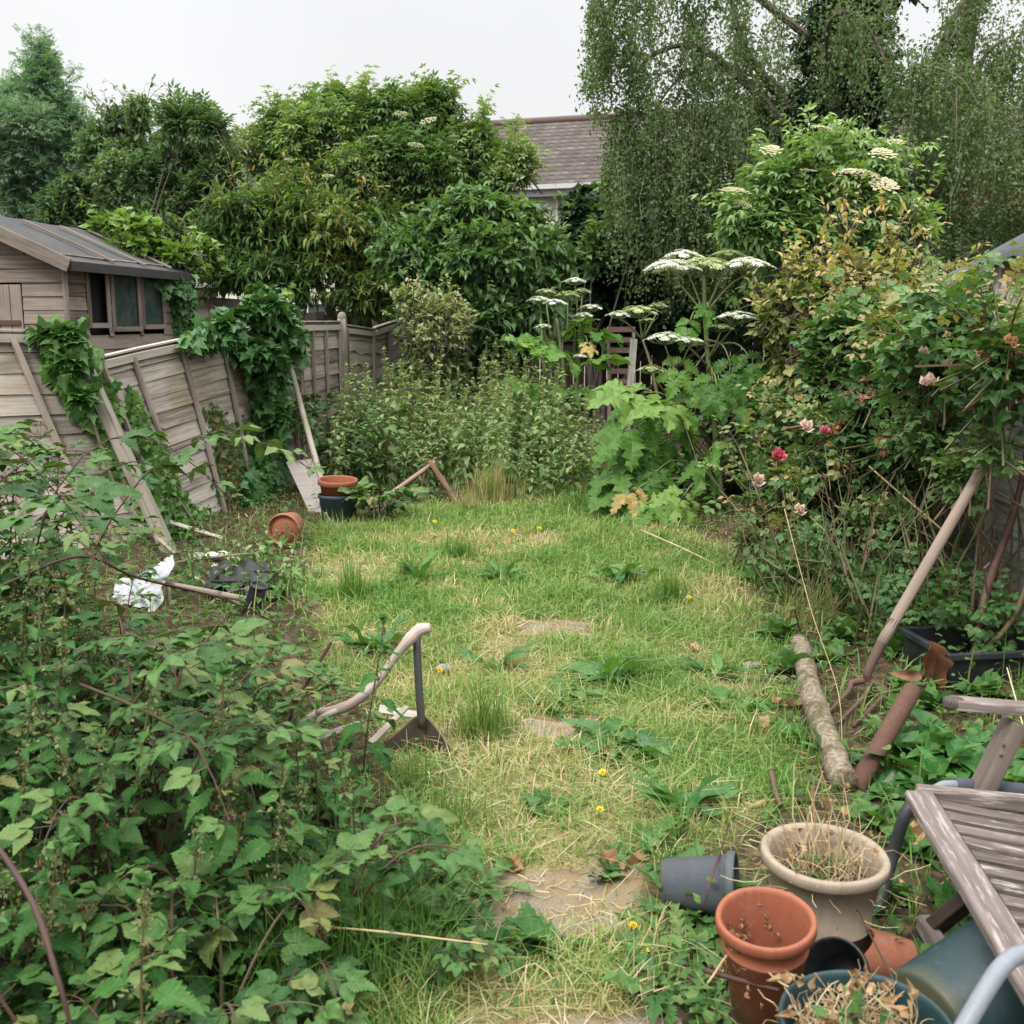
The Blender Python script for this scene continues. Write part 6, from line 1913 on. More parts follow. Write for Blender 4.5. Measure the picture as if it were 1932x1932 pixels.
def axisM(p, d):
    """matrix placing a lathe's base at p with its axis along d"""
    fr = frames(nz(d)[None], np.array([[.21, .13, .97]]) if abs(nz(d)[2]) < .9 else np.array([[0, 1., 0]]))[0]
    M = np.eye(4)
    M[:3, :3] = np.stack([fr[:, 1], fr[:, 2], fr[:, 0]], 1)
    M[:3, 3] = p
    return M


def pot(name, p, d, rb, rt, h, mat, label, lip=.014, liph=.03, th=.006, soil=0.0, ring=0.0, wob=.015, cat='plant pot', dirt=SOIL, n=48):
    root = thing(name, p, label, cat)
    M = axisM(np.asarray(p, float), d)
    mb = MB()
    R = lambda z: rb + (rt - rb) * z / h
    prof = [(.001, 0), (rb * .9, 0), (rb, .006)]
    if ring:
        z = h * ring
        prof += [(R(z) - .001, z - .006), (R(z) + .003, z - .003), (R(z) + .003, z + .003), (R(z) - .001, z + .006)]
    z = h - liph
    prof += [(R(z), z - .004), (R(z) + lip * .75, z), (rt + lip, z + .006), (rt + lip, h - .007), (rt + lip * .8, h - .001), (rt + lip * .3, h), (rt - th * .5, h - .003), (rt - th, h - .012),
             (R(h - liph * 1.7) - th - .003, h - liph * 1.7), (R(h * .4) - th, h * .4), (rb - th, .012), (.001, .012)]
    mb.lathe(prof, M, n, wob=wob, seed=rb * 90)
    mb.build('body', mat, root, smooth=True)
    if soil:
        mb = MB()
        zs = h * soil
        k = R(zs) - th * .6
        mb.lathe([(k, zs), (k * .7, zs + .012), (k * .35, zs + .02), (.001, zs + .018)], M, 24)
        mb.build('soil', dirt, root, smooth=True)
    return root


def tangle(mb, c, rad, n, ln, r=.0015, up=.6, flat=.5):
    m = 7
    P = np.empty((n, m, 3))
    a, q = G.random(n) * 6.28, np.sqrt(G.random(n))
    P[:, 0] = np.stack([c[0] + rad * q * np.cos(a), c[1] + rad * q * np.sin(a), c[2] + 0 * a], 1)
    d = nz(unit(n) * [1, 1, flat] + [0, 0, up])
    st = ln * G.uniform(.4, 1.2, n) / m
    for i in range(1, m):
        d = nz(d + .55 * unit(n) + [0, 0, -.12 * i / m])
        P[:, i] = P[:, i - 1] + d * st[:, None]
    P[..., 2] = np.maximum(P[..., 2], c[2] - .03)
    mb.curves(P, np.linspace(r, r * .5, m)[None] * G.uniform(.6, 1.5, (n, 1)), 3)
    return P


def deadplant(root, c, rad, n, ln, leaves=40, ls=.035, tall=0, greens=0):
    mb = MB()
    P = tangle(mb, c, rad, n, ln, up=.7)
    if tall:
        e = np.stack([c[0] + G.normal(0, rad * .5, tall), c[1] + G.normal(0, rad * .4, tall), c[2] + G.uniform(.15, .34, tall)], 1)
        b = np.stack([c[0] + G.normal(0, rad * .25, tall), c[1] + G.normal(0, rad * .25, tall), c[2] + 0 * G.random(tall)], 1)
        mb.curves(np.stack([b, (b + e) / 2 + G.normal(0, .02, (tall, 3)), e], 1), np.array([.0028, .0022, .0012]), 4)
        P = np.concatenate([P[:, -1], e])
    else: P = P[:, -1]
    mb.build('dead_stems', STRAW, root)
    if leaves:
        mb = MB()
        p = P[G.integers(0, len(P), leaves)] + G.normal(0, .012, (leaves, 3))
        mb.inst(DEAD, p, unit(leaves), unit(leaves), ls * G.uniform(.5, 1.3, leaves), G.random(leaves))
        mb.build('dead_leaves', M_DRYL, root)
    if greens:
        mb = MB()
        a = G.random(greens) * 6.28
        p = np.stack([c[0] + rad * .7 * np.cos(a) * G.random(greens), c[1] + rad * .7 * np.sin(a) * G.random(greens), c[2] + .02 + .05 * G.random(greens)], 1)
        mb.inst(OVW, p, unit(greens) + [0, 0, .3], UPZ + .4 * unit(greens), .04 * G.uniform(.5, 1.2, greens), G.random(greens))
        mb.build('green_shoots', M_DAND, root)


U0 = np.array([0, 0, 1.0])
c = dep(1551, 1604, 2.86)
p = c - U0 * .32
p[2] = max(p[2], 0)
bp_ = pot('plant_pot', p, (.02, -.02, 1), .115, .152, c[2] - p[2], BEIGE, 'large beige plastic pot with a dead plant standing beside the log', .015, .034, .010, .72, .42)
deadplant(bp_, p + U0 * .235, .12, 150, .22, 60, .028, 14, 26)
c = dep(1445, 1729, 2.58)
d = nz(np.array([-.05, -.12, 1]))
p = c - d * .275
bp_ = pot('plant_pot', p, d, .078, .108, .275, TERRA, 'empty terracotta coloured pot tilted towards us, nearest the lawn', .011, .032, .005, .16, .72)
mb = MB()
k = 90
a = G.normal(2.9, .9, k)
q = p[None] + d * .24 + np.stack([.085 * np.cos(a), .085 * np.sin(a), G.uniform(-.14, -.01, k)], 1) + G.normal(0, .012, (k, 3))
mb.inst(DEAD, q, unit(k), unit(k), .02 * G.uniform(.5, 1.3, k), G.random(k) * .5)
mb.build('dead_leaves', M_DRYL, bp_)
# tipped grey pot
pot('plant_pot', (.445, 2.93, .088), (1, -.28, .10), .068, .09, .215, GREYP, 'grey plastic pot lying on its side at the edge of the lawn', .008, .028, .004, wob=.03)
# black pot, broken terracotta pot, green pots
pot('plant_pot', (.86, 2.46, .075), (-.55, -.62, .62), .055, .078, .15, BLACKP, 'small black pot lying open beside the empty terracotta pot', .006, .02, .004)
q = dep(1705, 1800, 2.80)
bp_ = thing('broken_pot', (q[0], q[1], 0), 'broken terracotta pot lying on its side among the pots', 'broken pot')
mb = MB()
M = axisM(np.array([q[0] + .02, q[1], .075]), (-1, .02, .13))
n = 40
a = np.linspace(-.35, 2 * PI - .95, n)
zz_ = np.linspace(0, .20, 12)
Rr = .052 + .035 * zz_ / .2
brk = .2 - .05 * vn(a * 2.2, a * 0, 4) - .05 * np.clip(np.sin(a * 1.5), 0, 1)
for off, sg in ((0, 1), (-.008, -1)):
    zg = zz_[:, None] / .2 * brk[None]
    P = np.stack([(.052 + .17 * zg + off) * np.cos(a)[None], (.052 + .17 * zg + off) * np.sin(a)[None], zg], -1) @ M[:3, :3].T + M[:3, 3]
    mb.grid(P[::sg], 0)
mb.lathe([(.001, .004), (.045, 0), (.053, .005)], M, 30)
mb.build('body', TERRA2, bp_, smooth=True)
c = dep(1632, 1922, 2.12)
p = c - U0 * .33
p[2] = 0
bp_ = pot('plant_pot', p, (.0, -.03, 1), .125, .163, c[2], GREENP, 'big dark green pot full of dead stems at the bottom edge', .007, .04, .005, .8, .5)
deadplant(bp_, p + U0 * (c[2] * .80 + .02), .12, 300, .13, 70, .032, 0, 26)
q = dep(1795, 1862, 2.58)
pot('plant_pot', (q[0] - .115, q[1] - .13, .135), nz(np.array([.86, .45, .12])), .125, .15, .36, GREENP, 'large dark green pot lying under the bench', .006, .04, .005)
# stacked pots by the fence
g = gp(640, 985)
bp_ = pot('plant_pot', g, (0, 0, 1), .14, .168, .25, BLUEP, 'blue grey plastic pot by the fence, lower of the stacked pair', .008, .03, .005, .3)
pot('plant_pot', g + [-.01, 0, .11], (.04, -.06, 1), .12, .158, .27, TERRA, 'terracotta coloured pot sitting inside the blue grey pot', .014, .05, .006, .75)
g = gp(528, 1036)
pot('plant_pot', (g[0] + .03, g[1] + .34, .135), (-.1, -1, -.05), .095, .12, .23, TERRA2, 'tipped terracotta pot lying in the grass by the ivy', .008, .05, .006, .86, 0, dirt=TERRA2)
mb = MB()
u, v = np.meshgrid(np.linspace(0, 1, 9), np.linspace(0, 1, 7), indexing='ij')
sc_ = at(540, 985, g[1] + .25)
mb.grid(np.stack([sc_[0] + (u - .5) * .14 * (1 - v * .6), sc_[1] + np.sin(u * 3) * .04, sc_[2] - .08 + v * .13 - (u - .4) ** 2 * .1], -1))
mb.build('pot_shard', TERRA2, label='jagged terracotta shard sticking up behind the tipped pot', cat='pot shard', smooth=True)

# ------------------------------------------------------------------ log, rusty pipe, fork, crate
mb = MB()
P = spline([gp(1508, 1232) + U0 * .03, gp(1530, 1330) + U0 * .025, gp(1558, 1420) + U0 * .028, gp(1592, 1500) + U0 * .022], 14)
P[:, 2] += np.linspace(gzf(*P[0, :2]), gzf(*P[-1, :2]), len(P)) + .016
th_ = np.arange(14) / 14 * 2 * PI
mb.curves(P[None], (.05 + .005 * vn(np.arange(len(P)) * .35, np.zeros(len(P)), 3))[None], 14)
Vv = mb.V[0].reshape(len(P), 14, 3)
Vv += nz(Vv - P[:, None]) * ((fbm(np.arange(len(P))[:, None] * .5, th_[None] * 1.3, 8) - .5) * .014)[..., None]
m, nt, out = newmat('rotten_log')
u, v, r, _ = lf(nt)
oc = objco(nt)
n1, n2 = noise(nt, oc, 9, 5, .65), noise(nt, oc, 55, 4, .7)
cc = ramp(nt, n2, [(.3, (.08, .062, .042)), (.5, (.2, .165, .12)), (.7, (.34, .29, .23))])
cc = mixc(nt, N(nt, 'MapRange', {0: n1, 1: .5, 2: .6, 3: 0, 4: .85}).outputs[0], cc, (.085, .07, .035))
b = N(nt, 'BsdfPrincipled', {'Base Color': cc, 'Roughness': .95, 'Specular IOR Level': .1})
nt.links.new(N(nt, 'Bump', {'Strength': .9, 'Distance': .012, 'Height': n2}).outputs[0], b.inputs['Normal'])
nt.links.new(b.outputs[0], out.inputs[0])
mb.build('log', m, smooth=True, label='rotten pale log edging the right side of the lawn', cat='log')

RUST = solid_mat('rust', (.075, .037, .025), .85, (.06, .035, .028), .6, 12, bump=.5, col2=(.105, .05, .032))
RUSTD = solid_mat('dark_rust', (.075, .045, .035), .8, (.13, .07, .045), .5, 14, bump=.4)
IRON = solid_mat('grey_iron', (.14, .145, .15), .5, (.12, .09, .07), .45, 18, metal=.6)
mb = MB()
a, b = gp(1612, 1492), at(1722, 1300, 4.12)
M = axisM(a, b - a)
L = float(np.linalg.norm(b - a))
mb.lathe([(.026, 0), (.036, .01), (.036, L - .004), (.034, L), (.031, L), (.031, L - .12), (.001, L - .12)], M, 24, wob=.01)
mb.build('pipe', RUST, smooth=True, label='thick rusty iron pipe leaning up beside the log', cat='pipe')

fk = thing('garden_fork', gp(1640, 1300), 'old rusty garden fork leaning with its head by the log', 'garden fork')
hd_, sk = at(1638, 1283, 4.72), at(1662, 1215, 4.78)
tp_ = at(1893, 812, 5.3)
mb = MB()
mb.path([sk, sk * .5 + tp_ * .5 + [.01, 0, .015], tp_], [.026, .027, .025], 12, 8)
mb.build('handle', wood_mat('fork_handle', (.12, .09, .07), (.27, .21, .172), None, gs=1.4), fk, smooth=True)
mb = MB()
mb.path([sk + (tp_ - sk) * .1, sk, hd_ + [.0, .0, .05], hd_], [.028, .024, .02, .022], 10, 6)
mb.build('socket', RUSTD, fk, smooth=True)
mb = MB()
tips = [gp(1556, 1352, .015), gp(1582, 1364, .015), gp(1610, 1370, .015)]
sh0 = [at(1606, 1290, 4.74), at(1638, 1298, 4.70), at(1670, 1302, 4.66)]
for s_, e_ in zip(sh0, tips):
    mm = s_ * .75 + e_ * .25 + [.015, 0, .0]
    mb.path([hd_, (hd_ + s_) / 2 + [0, 0, .004], s_, mm, e_], [.017, .016, .016, .014, .011, .006], 8, 6)
mb.build('tines', RUSTD, fk, smooth=True)

cr = thing('black_crate', gp(1850, 1300), 'black plastic crate standing in the weeds behind the bench', 'crate')
mb = MB()
cx = (at(1775, 1240, 5.0) + np.array([.36, 0, 0]))
rot = .14
Rz = np.array(Matrix.Rotation(rot, 3, 'Z'))
top = float(at(1775, 1226, 4.85)[2])
cw, cdp = .8, .42
ctr = np.array([at(1770, 1240, 4.85)[0] + cw / 2, 5.05, 0])
for (ox, oy, sx, sy) in ((0, -cdp / 2, cw, .012), (0, cdp / 2, cw, .012), (-cw / 2, 0, .012, cdp - .013), (cw / 2, 0, .012, cdp - .013)):
    mb.box(ctr + Rz @ np.array([ox, oy, top / 2]), (sx, sy, top), Rz)
mb.box(ctr + U0 * .03, (cw - .02, cdp - .02, .01), Rz)
mb.build('body', BLACKP, cr, bevel=.003)
mb = MB()
for (ox, oy, sx, sy) in ((0, -cdp / 2 - .012, cw + .05, .03), (0, cdp / 2 + .012, cw + .05, .03), (-cw / 2 - .012, 0, .03, cdp - .008), (cw / 2 + .012, 0, .03, cdp - .008)):
    mb.box(ctr + Rz @ np.array([ox, oy, top - .012]), (sx, sy, .03), Rz)
mb.build('rim', solid_mat('crate_rim', (.02, .024, .03), .35, (.1, .1, .1), .3), cr, bevel=.004)
for ox in (-.18, .18):
    mb = MB()
    mb.box(ctr + Rz @ np.array([ox, -cdp / 2 - .012, top / 2 - .02]), (.03, .016, top - .06), Rz)
    mb.build('rib', BLACKP, cr, bevel=.003)
for i, (x, y, Y, ln, lab, dx) in enumerate(((1752, 1208, 4.75, .22, 'big brown curled dead leaf hanging left of the crate', (.1, -.1, -1)), (1772, 1235, 4.72, .22, 'second big brown dead leaf against the crate corner', (.05, .0, -1)), (1740, 1276, 4.6, .13, 'withered brown leaf lying above the rusty pipe', (-1, .1, .05)))):
    mb = MB()
    mb.inst([blade(14, ovate(.2), 1.1, .5, .06, .7, i, .6)], at(x, y, Y)[None], np.array([dx], float), np.array([[.6, -1, .2]]), ln, .35 + .2 * i)
    mb.build('withered_leaf', leaf_mat('withered_leaf', [(.09, .04, .022), (.16, .075, .042), (.22, .12, .07)], nv=6, vein=.3, trans=.15, tint=(1.2, .9, .7)), label=lab, cat='leaf', smooth=True)

# ------------------------------------------------------------------ bench and tubular chairs
bn = thing('garden_bench', (1.25, 2.4, 0), 'weathered slatted wooden bench at the right edge', 'bench')
f0, f1 = np.array([1.13, 2.79, .418]), np.array([1.012, 1.70, .418])
fd = nz(f1 - f0)
sdv = nz(np.array([-fd[1], fd[0], -.06]) * np.array([(1 if -fd[1] > 0 else -1)] * 2 + [1]))
mb = MB()
mb.bar(f0 - fd * .02, f1, .075, .032, U0)
mb.build('front_rail', BENCHW, bn, bevel=.007)
nsl = 15
for i in range(nsl):
    s = .012 + i * (1.07 / nsl)
    a = f0 + fd * s + sdv * .052 - U0 * .004
    t = np.linspace(0, 1, 6)
    zc = -.022 * np.sin(t * PI * .8)
    P = a + sdv * (t * .52)[:, None] + U0 * zc[:, None]
    mb = MB()
    w = .048
    pr = np.empty((6, 5, 3))
    r = random.random()
    for j, (ow, oz) in enumerate(((-w / 2, 0), (w / 2, 0), (w / 2, -.02), (-w / 2, -.02), (-w / 2, 0))): pr[:, j] = P + fd * ow + U0 * oz
    mb.grid(pr[:, ::-1], r, (np.repeat((t * .52)[:, None], 5, 1), np.tile([-w / 2, w / 2, w / 2 + .02, -w / 2 - .02, -w / 2], (6, 1))))
    mb.add(pr[0, :4], [[0, 1, 2, 3]], [4], [[0, .1, r]] * 4)
    mb.build('seat_slat', BENCHW, bn)
mb = MB()
mb.bar(f0 - fd * .035 - sdv * .005, f0 - fd * .035 + sdv * .62, .034, .05, U0)
mb.build('end_rail', BENCHW, bn, bevel=.01)
mb = MB()
mb.bar(f0 + sdv * .58 - fd * .05, f1 + sdv * .58, .05, .05, U0)
mb.build('rear_rail', BENCHW, bn, bevel=.007)
arm0, arm1 = at(1784, 1326, 3.0), at(2120, 1352, 3.02)
mb = MB()
mb.bar(arm0 + [.02, 0, 0], arm1, .062, .03, U0)
mb.lathe([(.001, -.015), (.026, -.015), (.031, -.008), (.031, .008), (.026, .015), (.001, .015)], axisM(arm0 + np.array([.024, 0, -.0]), (0, 0, 1)), 20)
mb.build('armrest', BENCHW, bn, bevel=.006)
a, b = at(1912, 1368, 3.02), at(1848, 1500, 3.0)
mb = MB()
mb.bar(a + (a - b) * .06, b + (b - a) * .5, .05, .075, (0, 1, 0))
sup = mb.build('arm_support', wood_mat('bench_support', (.07, .052, .045), (.19, .15, .13), (.08, .09, .05), .3), bn, bevel=.006)
for x, y in ((1894, 1405), (1889, 1424)):
    mb = MB()
    mb.lathe([(.006, 0), (.005, .003), (.001, .004)], axisM(at(x, y, 2.972), (0, -1, 0)), 10)
    mb.build('bolt', IRON, sup)
a, b = f0 + fd * .38 + sdv * .07 - U0 * .03, gp(1722, 1782)
mb = MB()
mb.bar(a, b, .035, .07, (1, .3, 0))
mb.build('leg', DARKW, bn, bevel=.005)
mb = MB()
mb.bar(f1 + sdv * .1 - U0 * .03, (1.0, 1.78, 0), .035, .07, (1, .3, 0))
mb.build('leg', DARKW, bn, bevel=.005)
for yy_ in (2.72, 1.75):
    mb = MB()
    mb.bar((1.66, yy_, 0), (1.68, yy_ + .03, .42), .05, .05, (0, 1, 0))
    mb.build('leg', DARKW, bn, bevel=.005)
mb = MB()
a, b = gp(1742, 1738, .13), gp(1795, 1830, .1)
mb.bar(a, b, .04, .05, U0)
mb.build('stretcher', BENCHW, bn, bevel=.006)

TUBE = solid_mat('dark_tube', (.03, .033, .036), .4, (.08, .07, .06), .3, 14)
TUBEL = solid_mat('light_grey_tube', (.165, .178, .205), .42, (.24, .24, .25), .35, 14)
FOAM = solid_mat('foam_grip', (.045, .05, .065), .75, (.1, .1, .11), .3, 20)
tc = thing('tubular_chair', gp(1652, 1728), 'dark tubular metal chair frame with a foam grip behind the bench', 'chair frame')
mb = MB()
e1 = at(1768, 1500, 3.0)
mb.path([gp(1652, 1730), at(1682, 1622, 2.98), at(1705, 1545, 2.98), at(1728, 1512, 2.99), e1 - [.005, 0, .001]], .0185, 14, 8)
mb.build('leg', TUBE, tc, smooth=True)
mb = MB()
e2 = at(1806, 1482, 3.02)
mb.path([at(1735, 1513, 2.995), at(1765, 1490, 3.0), e2, at(1960, 1499, 3.05)], .0155, 12, 6)
mb.build('top_tube', TUBEL, tc, smooth=True)
mb = MB()
mb.path([at(1803, 1482, 3.02), at(1880, 1488, 3.03), at(2080, 1508, 3.06)], .024, 14, 6)
mb.build('foam_grip', FOAM, tc, smooth=True)
mb = MB()
mb.path([at(2080, 1518, 3.06), at(2095, 1540, 3.06), (1.8, 3.1, 0)], .0155, 12, 6)
mb.build('leg', TUBEL, tc, smooth=True)
t2 = thing('tubular_chair', (.9, 1.6, 0), 'light grey bent metal tube of a chair frame at the bottom right corner', 'chair frame')
mb = MB()
q0 = at(1815, 1945, 1.70)
mb.path([(q0[0] - .16, q0[1] - .16, 0), q0 + (q0 - at(1860, 1868, 1.74)) * 1.6, q0, at(1860, 1868, 1.74), at(1893, 1822, 1.77), at(1935, 1798, 1.8), at(2060, 1775, 1.9)], .0165, 16, 9)
mb.build('frame_tube', TUBEL, t2, smooth=True)
mb = MB()
e_ = at(2060, 1775, 1.9)
mb.path([e_, e_ + [.06, .0, -.03], (e_[0] + .1, e_[1] + .05, 0)], .0165, 12, 8)
mb.build('leg', TUBEL, t2, smooth=True)

# ------------------------------------------------------------------ shovel, bent handle, scrap wood and iron
sv = thing('shovel', gp(795, 1430), 'rusty shovel blade standing in the grass with a straight grey shaft', 'shovel')
Ys = 4.12
mb = MB()
mb.path([at(796, 1372, Ys + .02), at(790, 1290, Ys), at(786, 1198, Ys - .02)], [.0165, .016, .0155], 12, 5)
mb.build('shaft', IRON, sv, smooth=True)
ap = at(793, 1362, Ys)
u, v = np.meshgrid(np.linspace(-1, 1, 21), np.linspace(0, 1, 11), indexing='ij')
Lh = at(728, 1395, Ys - .03) - ap
Rh = at(860, 1412, Ys - .06) - ap
edge = np.where(u[..., None] < 0, -u[..., None] * Lh, u[..., None] * Rh)
P = ap + edge + np.stack([0 * u, -.10 * np.abs(u) ** 1.6 + .05 - .02 * v, -(.165 - .03 * np.abs(u)) * v + .02 * (1 - np.abs(u)) ** 3], -1)
mb = MB()
mb.grid(P)
mb.grid((P + np.array([0, .004, .001]))[::-1])
mb.build('blade', solid_mat('blade_rust', (.055, .042, .03), .8, (.11, .085, .05), .6, 12, bump=.5), sv, smooth=True)
mb = MB()
e = P[:, 0] + np.array([0, .012, .0])
mb.path(list(e[::4]) + [e[-1]], .0065, 6, 4)
mb.build('folded_edge', solid_mat('edge_rust', (.14, .10, .045), .8, (.06, .045, .03), .5, 20), sv, smooth=True)

mb = MB()
mb.path([at(812, 1184, 4.1), at(790, 1190, 4.1), at(765, 1215, 4.08), at(740, 1248, 4.08), at(715, 1282, 4.07), at(690, 1308, 4.06), at(660, 1330, 4.06), at(625, 1342, 4.08), at(592, 1347, 4.1)],
        [.018, .026, .024, .018, .016, .017, .02, .02, .022, .021, .015], 10, 6, wob=.1)
mb.path([at(640, 1340, 4.07), at(610, 1352, 4.0), at(596, 1365, 3.98)], [.013, .012, .009], 8, 4)
mb.path([at(600, 1346, 4.1), at(575, 1362, 4.05), at(545, 1400, 3.98)], [.014, .018, .02], 8, 5, wob=.2)
mb.build('broken_branch', wood_mat('handle_wood', (.24, .185, .155), (.46, .385, .34), (.15, .12, .1), .3, gs=.8), smooth=True, label='bent weathered wooden handle resting its tip on the shovel shaft', cat='branch')
for i, (a, b, w, lab) in enumerate((((700, 1402, 3.98, .09), (768, 1333, 4.2, .14), .03, 'pale grey lath leaning left of the shovel blade'), ((715, 1338, 4.35, .05), (800, 1352, 4.35, .04), .045, 'short grey plank lying behind the shovel'), ((790, 1360, 4.45, .03), (845, 1385, 4.3, .02), .04, 'splintered plank lying right behind the shovel blade'), ((590, 1395, 4.0, .06), (680, 1365, 4.15, .06), .035, 'grey stick lying under the bent wooden handle'), ((250, 1010, 7.9, .2), (335, 1000, 8.2, .25), .06, 'splintered board at the foot of the fallen post'),
                                    ((320, 985, 8.0, .2), (420, 1015, 8.2, .1), .05, 'thin broken lath lying along the foot of the slumped panel'))):
    p, q = at(*a[:3]), at(*b[:3])
    mb = MB()
    mb.bar(p, q, w, .012, (0, -.5, 1), taper=.8)
    mb.build('scrap_plank' if w > .034 else 'lath', PALEW, label=lab, cat='scrap wood', bevel=.002)
for i, (pts, r, mt, lab) in enumerate((([(540, 1200, 5.0), (562, 1262, 4.75), (590, 1335, 4.5)], .014, RUSTD, 'dark rusty iron bar standing among the nettles'), ([(512, 1300, 4.5), (575, 1332, 4.5)], .009, RUSTD, 'thin rusty rod crossing behind the dark iron bar'),
                                      ([(625, 1212, 4.1), (590, 1270, 4.05), (545, 1350, 3.9), (515, 1425, 3.8)], .0075, CANE, 'dead red brown twig leaning right across the iron bar'))):
    mb = MB()
    mb.path([at(*p) for p in pts], [r, r, r * .8], 6 if i else 4, 5, wob=.15)
    mb.build('iron_bar' if i == 0 else 'rod' if i == 1 else 'dead_twig', mt, label=lab, cat='iron bar' if i == 0 else 'rod' if i == 1 else 'twig')
# rubbish by the fence: plastic sheet, pipes, tray
mb = MB()
u, v = np.meshgrid(np.linspace(0, 1, 34), np.linspace(0, 1, 22), indexing='ij')
A_, B_, C_, D_ = at(212, 1142, 6.15), at(292, 1152, 6.1), at(326, 1050, 6.5), at(218, 1096, 6.35)
P = (A_ * (1 - u[..., None]) + B_ * u[..., None]) * (1 - v[..., None]) + (D_ * (1 - u[..., None]) + C_ * u[..., None]) * v[..., None]
cz = (fbm(u * 4, v * 4, 91) - .5) * .16 + np.abs(np.sin(u * 7 + v * 4)) * .025
P[..., 1] += cz
P[..., 2] += (vn(u * 5, v * 3, 92) - .5) * .05
P[..., 0] += (vn(u * 3, v * 6, 93) - .5) * .05
mb.grid(P)
ws = mb.build('plastic_sheet', solid_mat('white_sheet', (.27, .28, .29), .45, (.5, .52, .52), .3, 6), smooth=True, label='crumpled white plastic sheet at the edge of the thicket', cat='plastic sheet')
mb = MB()
for i, j, k, r_ in ((6, 14, 4, 0), (15, 15, 6, 1)):
    for q in range(k):
        c = P[min(i + q, 32), min(j + r_ * (q // 3), 20)] + np.array([0, -.006, .0])
        mb.bar(c, c + np.array([.008 * (q % 2), -.001, .007]), .003, .002, (0, -1, 0))
mb.build('print', DARK, ws)
for i, (x, y, Y, s, lab) in enumerate(((400, 1050, 7.5, .08, 'oval white plastic scrap among the weeds, left of a pair'), (422, 1047, 7.55, .07, 'oval white plastic scrap among the weeds, right of a pair'), (412, 1066, 7.3, .055, 'white plastic flake below the pair of white scraps'))):
    mb = MB()
    mb.inst([blade(8, lambda t: .35 * np.sqrt(np.clip(1 - (2 * t - 1) ** 2, 0, 1)), .3, .2)], at(x - 14, y, Y)[None], np.array([[1, .1, .1 - .5 * (i == 2)]]), np.array([[0, -.6, 1]]), s * 1.3, .5)
    mb.build('plastic_scrap', WHITEP, label=lab, cat='plastic scrap')
for i, (a, b, r, lab) in enumerate((((312, 1101, 6.45), (478, 1133, 6.2), .019, 'long brown tool handle lying in the rubbish by the fence'), ((464, 1112, 6.5), (520, 1126, 6.4), .024, 'short brown tube end beside the long tool handle'), ((318, 1108, 6.4), (322, 1152, 6.35), .012, 'upright stub below the end of the long tool handle'))):
    mb = MB()
    mb.path([at(*a), (at(*a) + at(*b)) / 2, at(*b)], r, 10, 4)
    mb.build('tool_shaft', BATTEN, label=lab, cat='tool shaft', smooth=True)
tr = thing('black_tray', gp(430, 1110), 'black plastic tray lying in the weeds by the tool handle', 'tray')
mb = MB()
tc_ = np.array([-1.72, 6.75, .10])
for ox, oy, sx, sy in ((0, -.14, .36, .01), (0, .14, .36, .01), (-.18, 0, .01, .27), (.18, 0, .01, .27)): mb.box(tc_ + [ox, oy, -.03], (sx, sy, .07))
mb.box(tc_ + [0, 0, -.06], (.36, .28, .008))
mb.build('body', BLACKP, tr, bevel=.003)
mb = MB()
mb.box(gp(482, 1160) + [0, 0, .09], (.10, .08, .18), np.array(Matrix.Rotation(.3, 3, 'Y')), taper=.9)
mb.lathe([(.052, .0), (.054, .01), (.046, .012), (.04, .002)], axisM(gp(482, 1160) + [.028, 0, .175], (.3, -.2, 1)), 16)
mb.build('black_pot', BLACKP, label='square black pot half hidden by nettles left of the lawn', cat='plant pot', bevel=.008)
mb = MB()
u, v = np.meshgrid(np.linspace(0, 1, 26), np.linspace(0, 1, 18), indexing='ij')
a_, b_, c_, d_ = gp(385, 1130, .03), gp(540, 1122, .02), gp(500, 1072, .05), gp(390, 1080, .05)
P = (a_ * (1 - u[..., None]) + b_ * u[..., None]) * (1 - v[..., None]) + (d_ * (1 - u[..., None]) + c_ * u[..., None]) * v[..., None]
P[..., 2] += .06 * fbm(u * 4, v * 3, 17) * np.sin(u * PI) ** .5 + np.abs(np.sin(u * 9 + v * 5)) * .03 + .05 * np.abs(vn(u * 6, v * 6, 3) - .5)
mb.grid(P)
mb.build('bin_liner', solid_mat('liner_plastic', (.005, .005, .006), .5, (.03, .027, .02), .3, 12), smooth=True, label='crumpled black plastic liner spread under the tool handle in the rubbish', cat='bin liner')
for i, (a, b, r, lab) in enumerate((((330, 1062, 7.3, .08), (470, 1045, 7.4, .2), .012, 'brown stick lying across the top of the black liner'), ((405, 1092, 6.9, .1), (530, 1075, 6.9, .22), .009, 'thin twig poking up from the black liner'), ((250, 985, 8.0, .1), (330, 1045, 7.4, .12), .018, 'broken brown batten at the foot of the fallen post'), ((345, 1010, 8.1, .05), (405, 1062, 7.6, .05), .014, 'short brown stick below the slumped panel'), ((360, 1085, 6.9, .1), (450, 1140, 6.3, .1), .012, 'dark branch crossing under the tool handle'), ((440, 1075, 7.0, .1), (500, 1098, 6.7, .1), .016, 'dark brown stake lying beside the black tray'), ((395, 1140, 6.2, .1), (470, 1110, 6.5, .1), .007, 'pale twig in front of the black liner'))):
    mb = MB()
    p, q = at(*a[:3]), at(*b[:3])
    mb.path([p, (p + q) / 2 + G.normal(0, .02, 3), q], [r, r, r * .7], 6, 5, wob=.3)
    mb.build('stick', TWIG if i % 2 else BATTEN, label=lab, cat='stick', smooth=True)
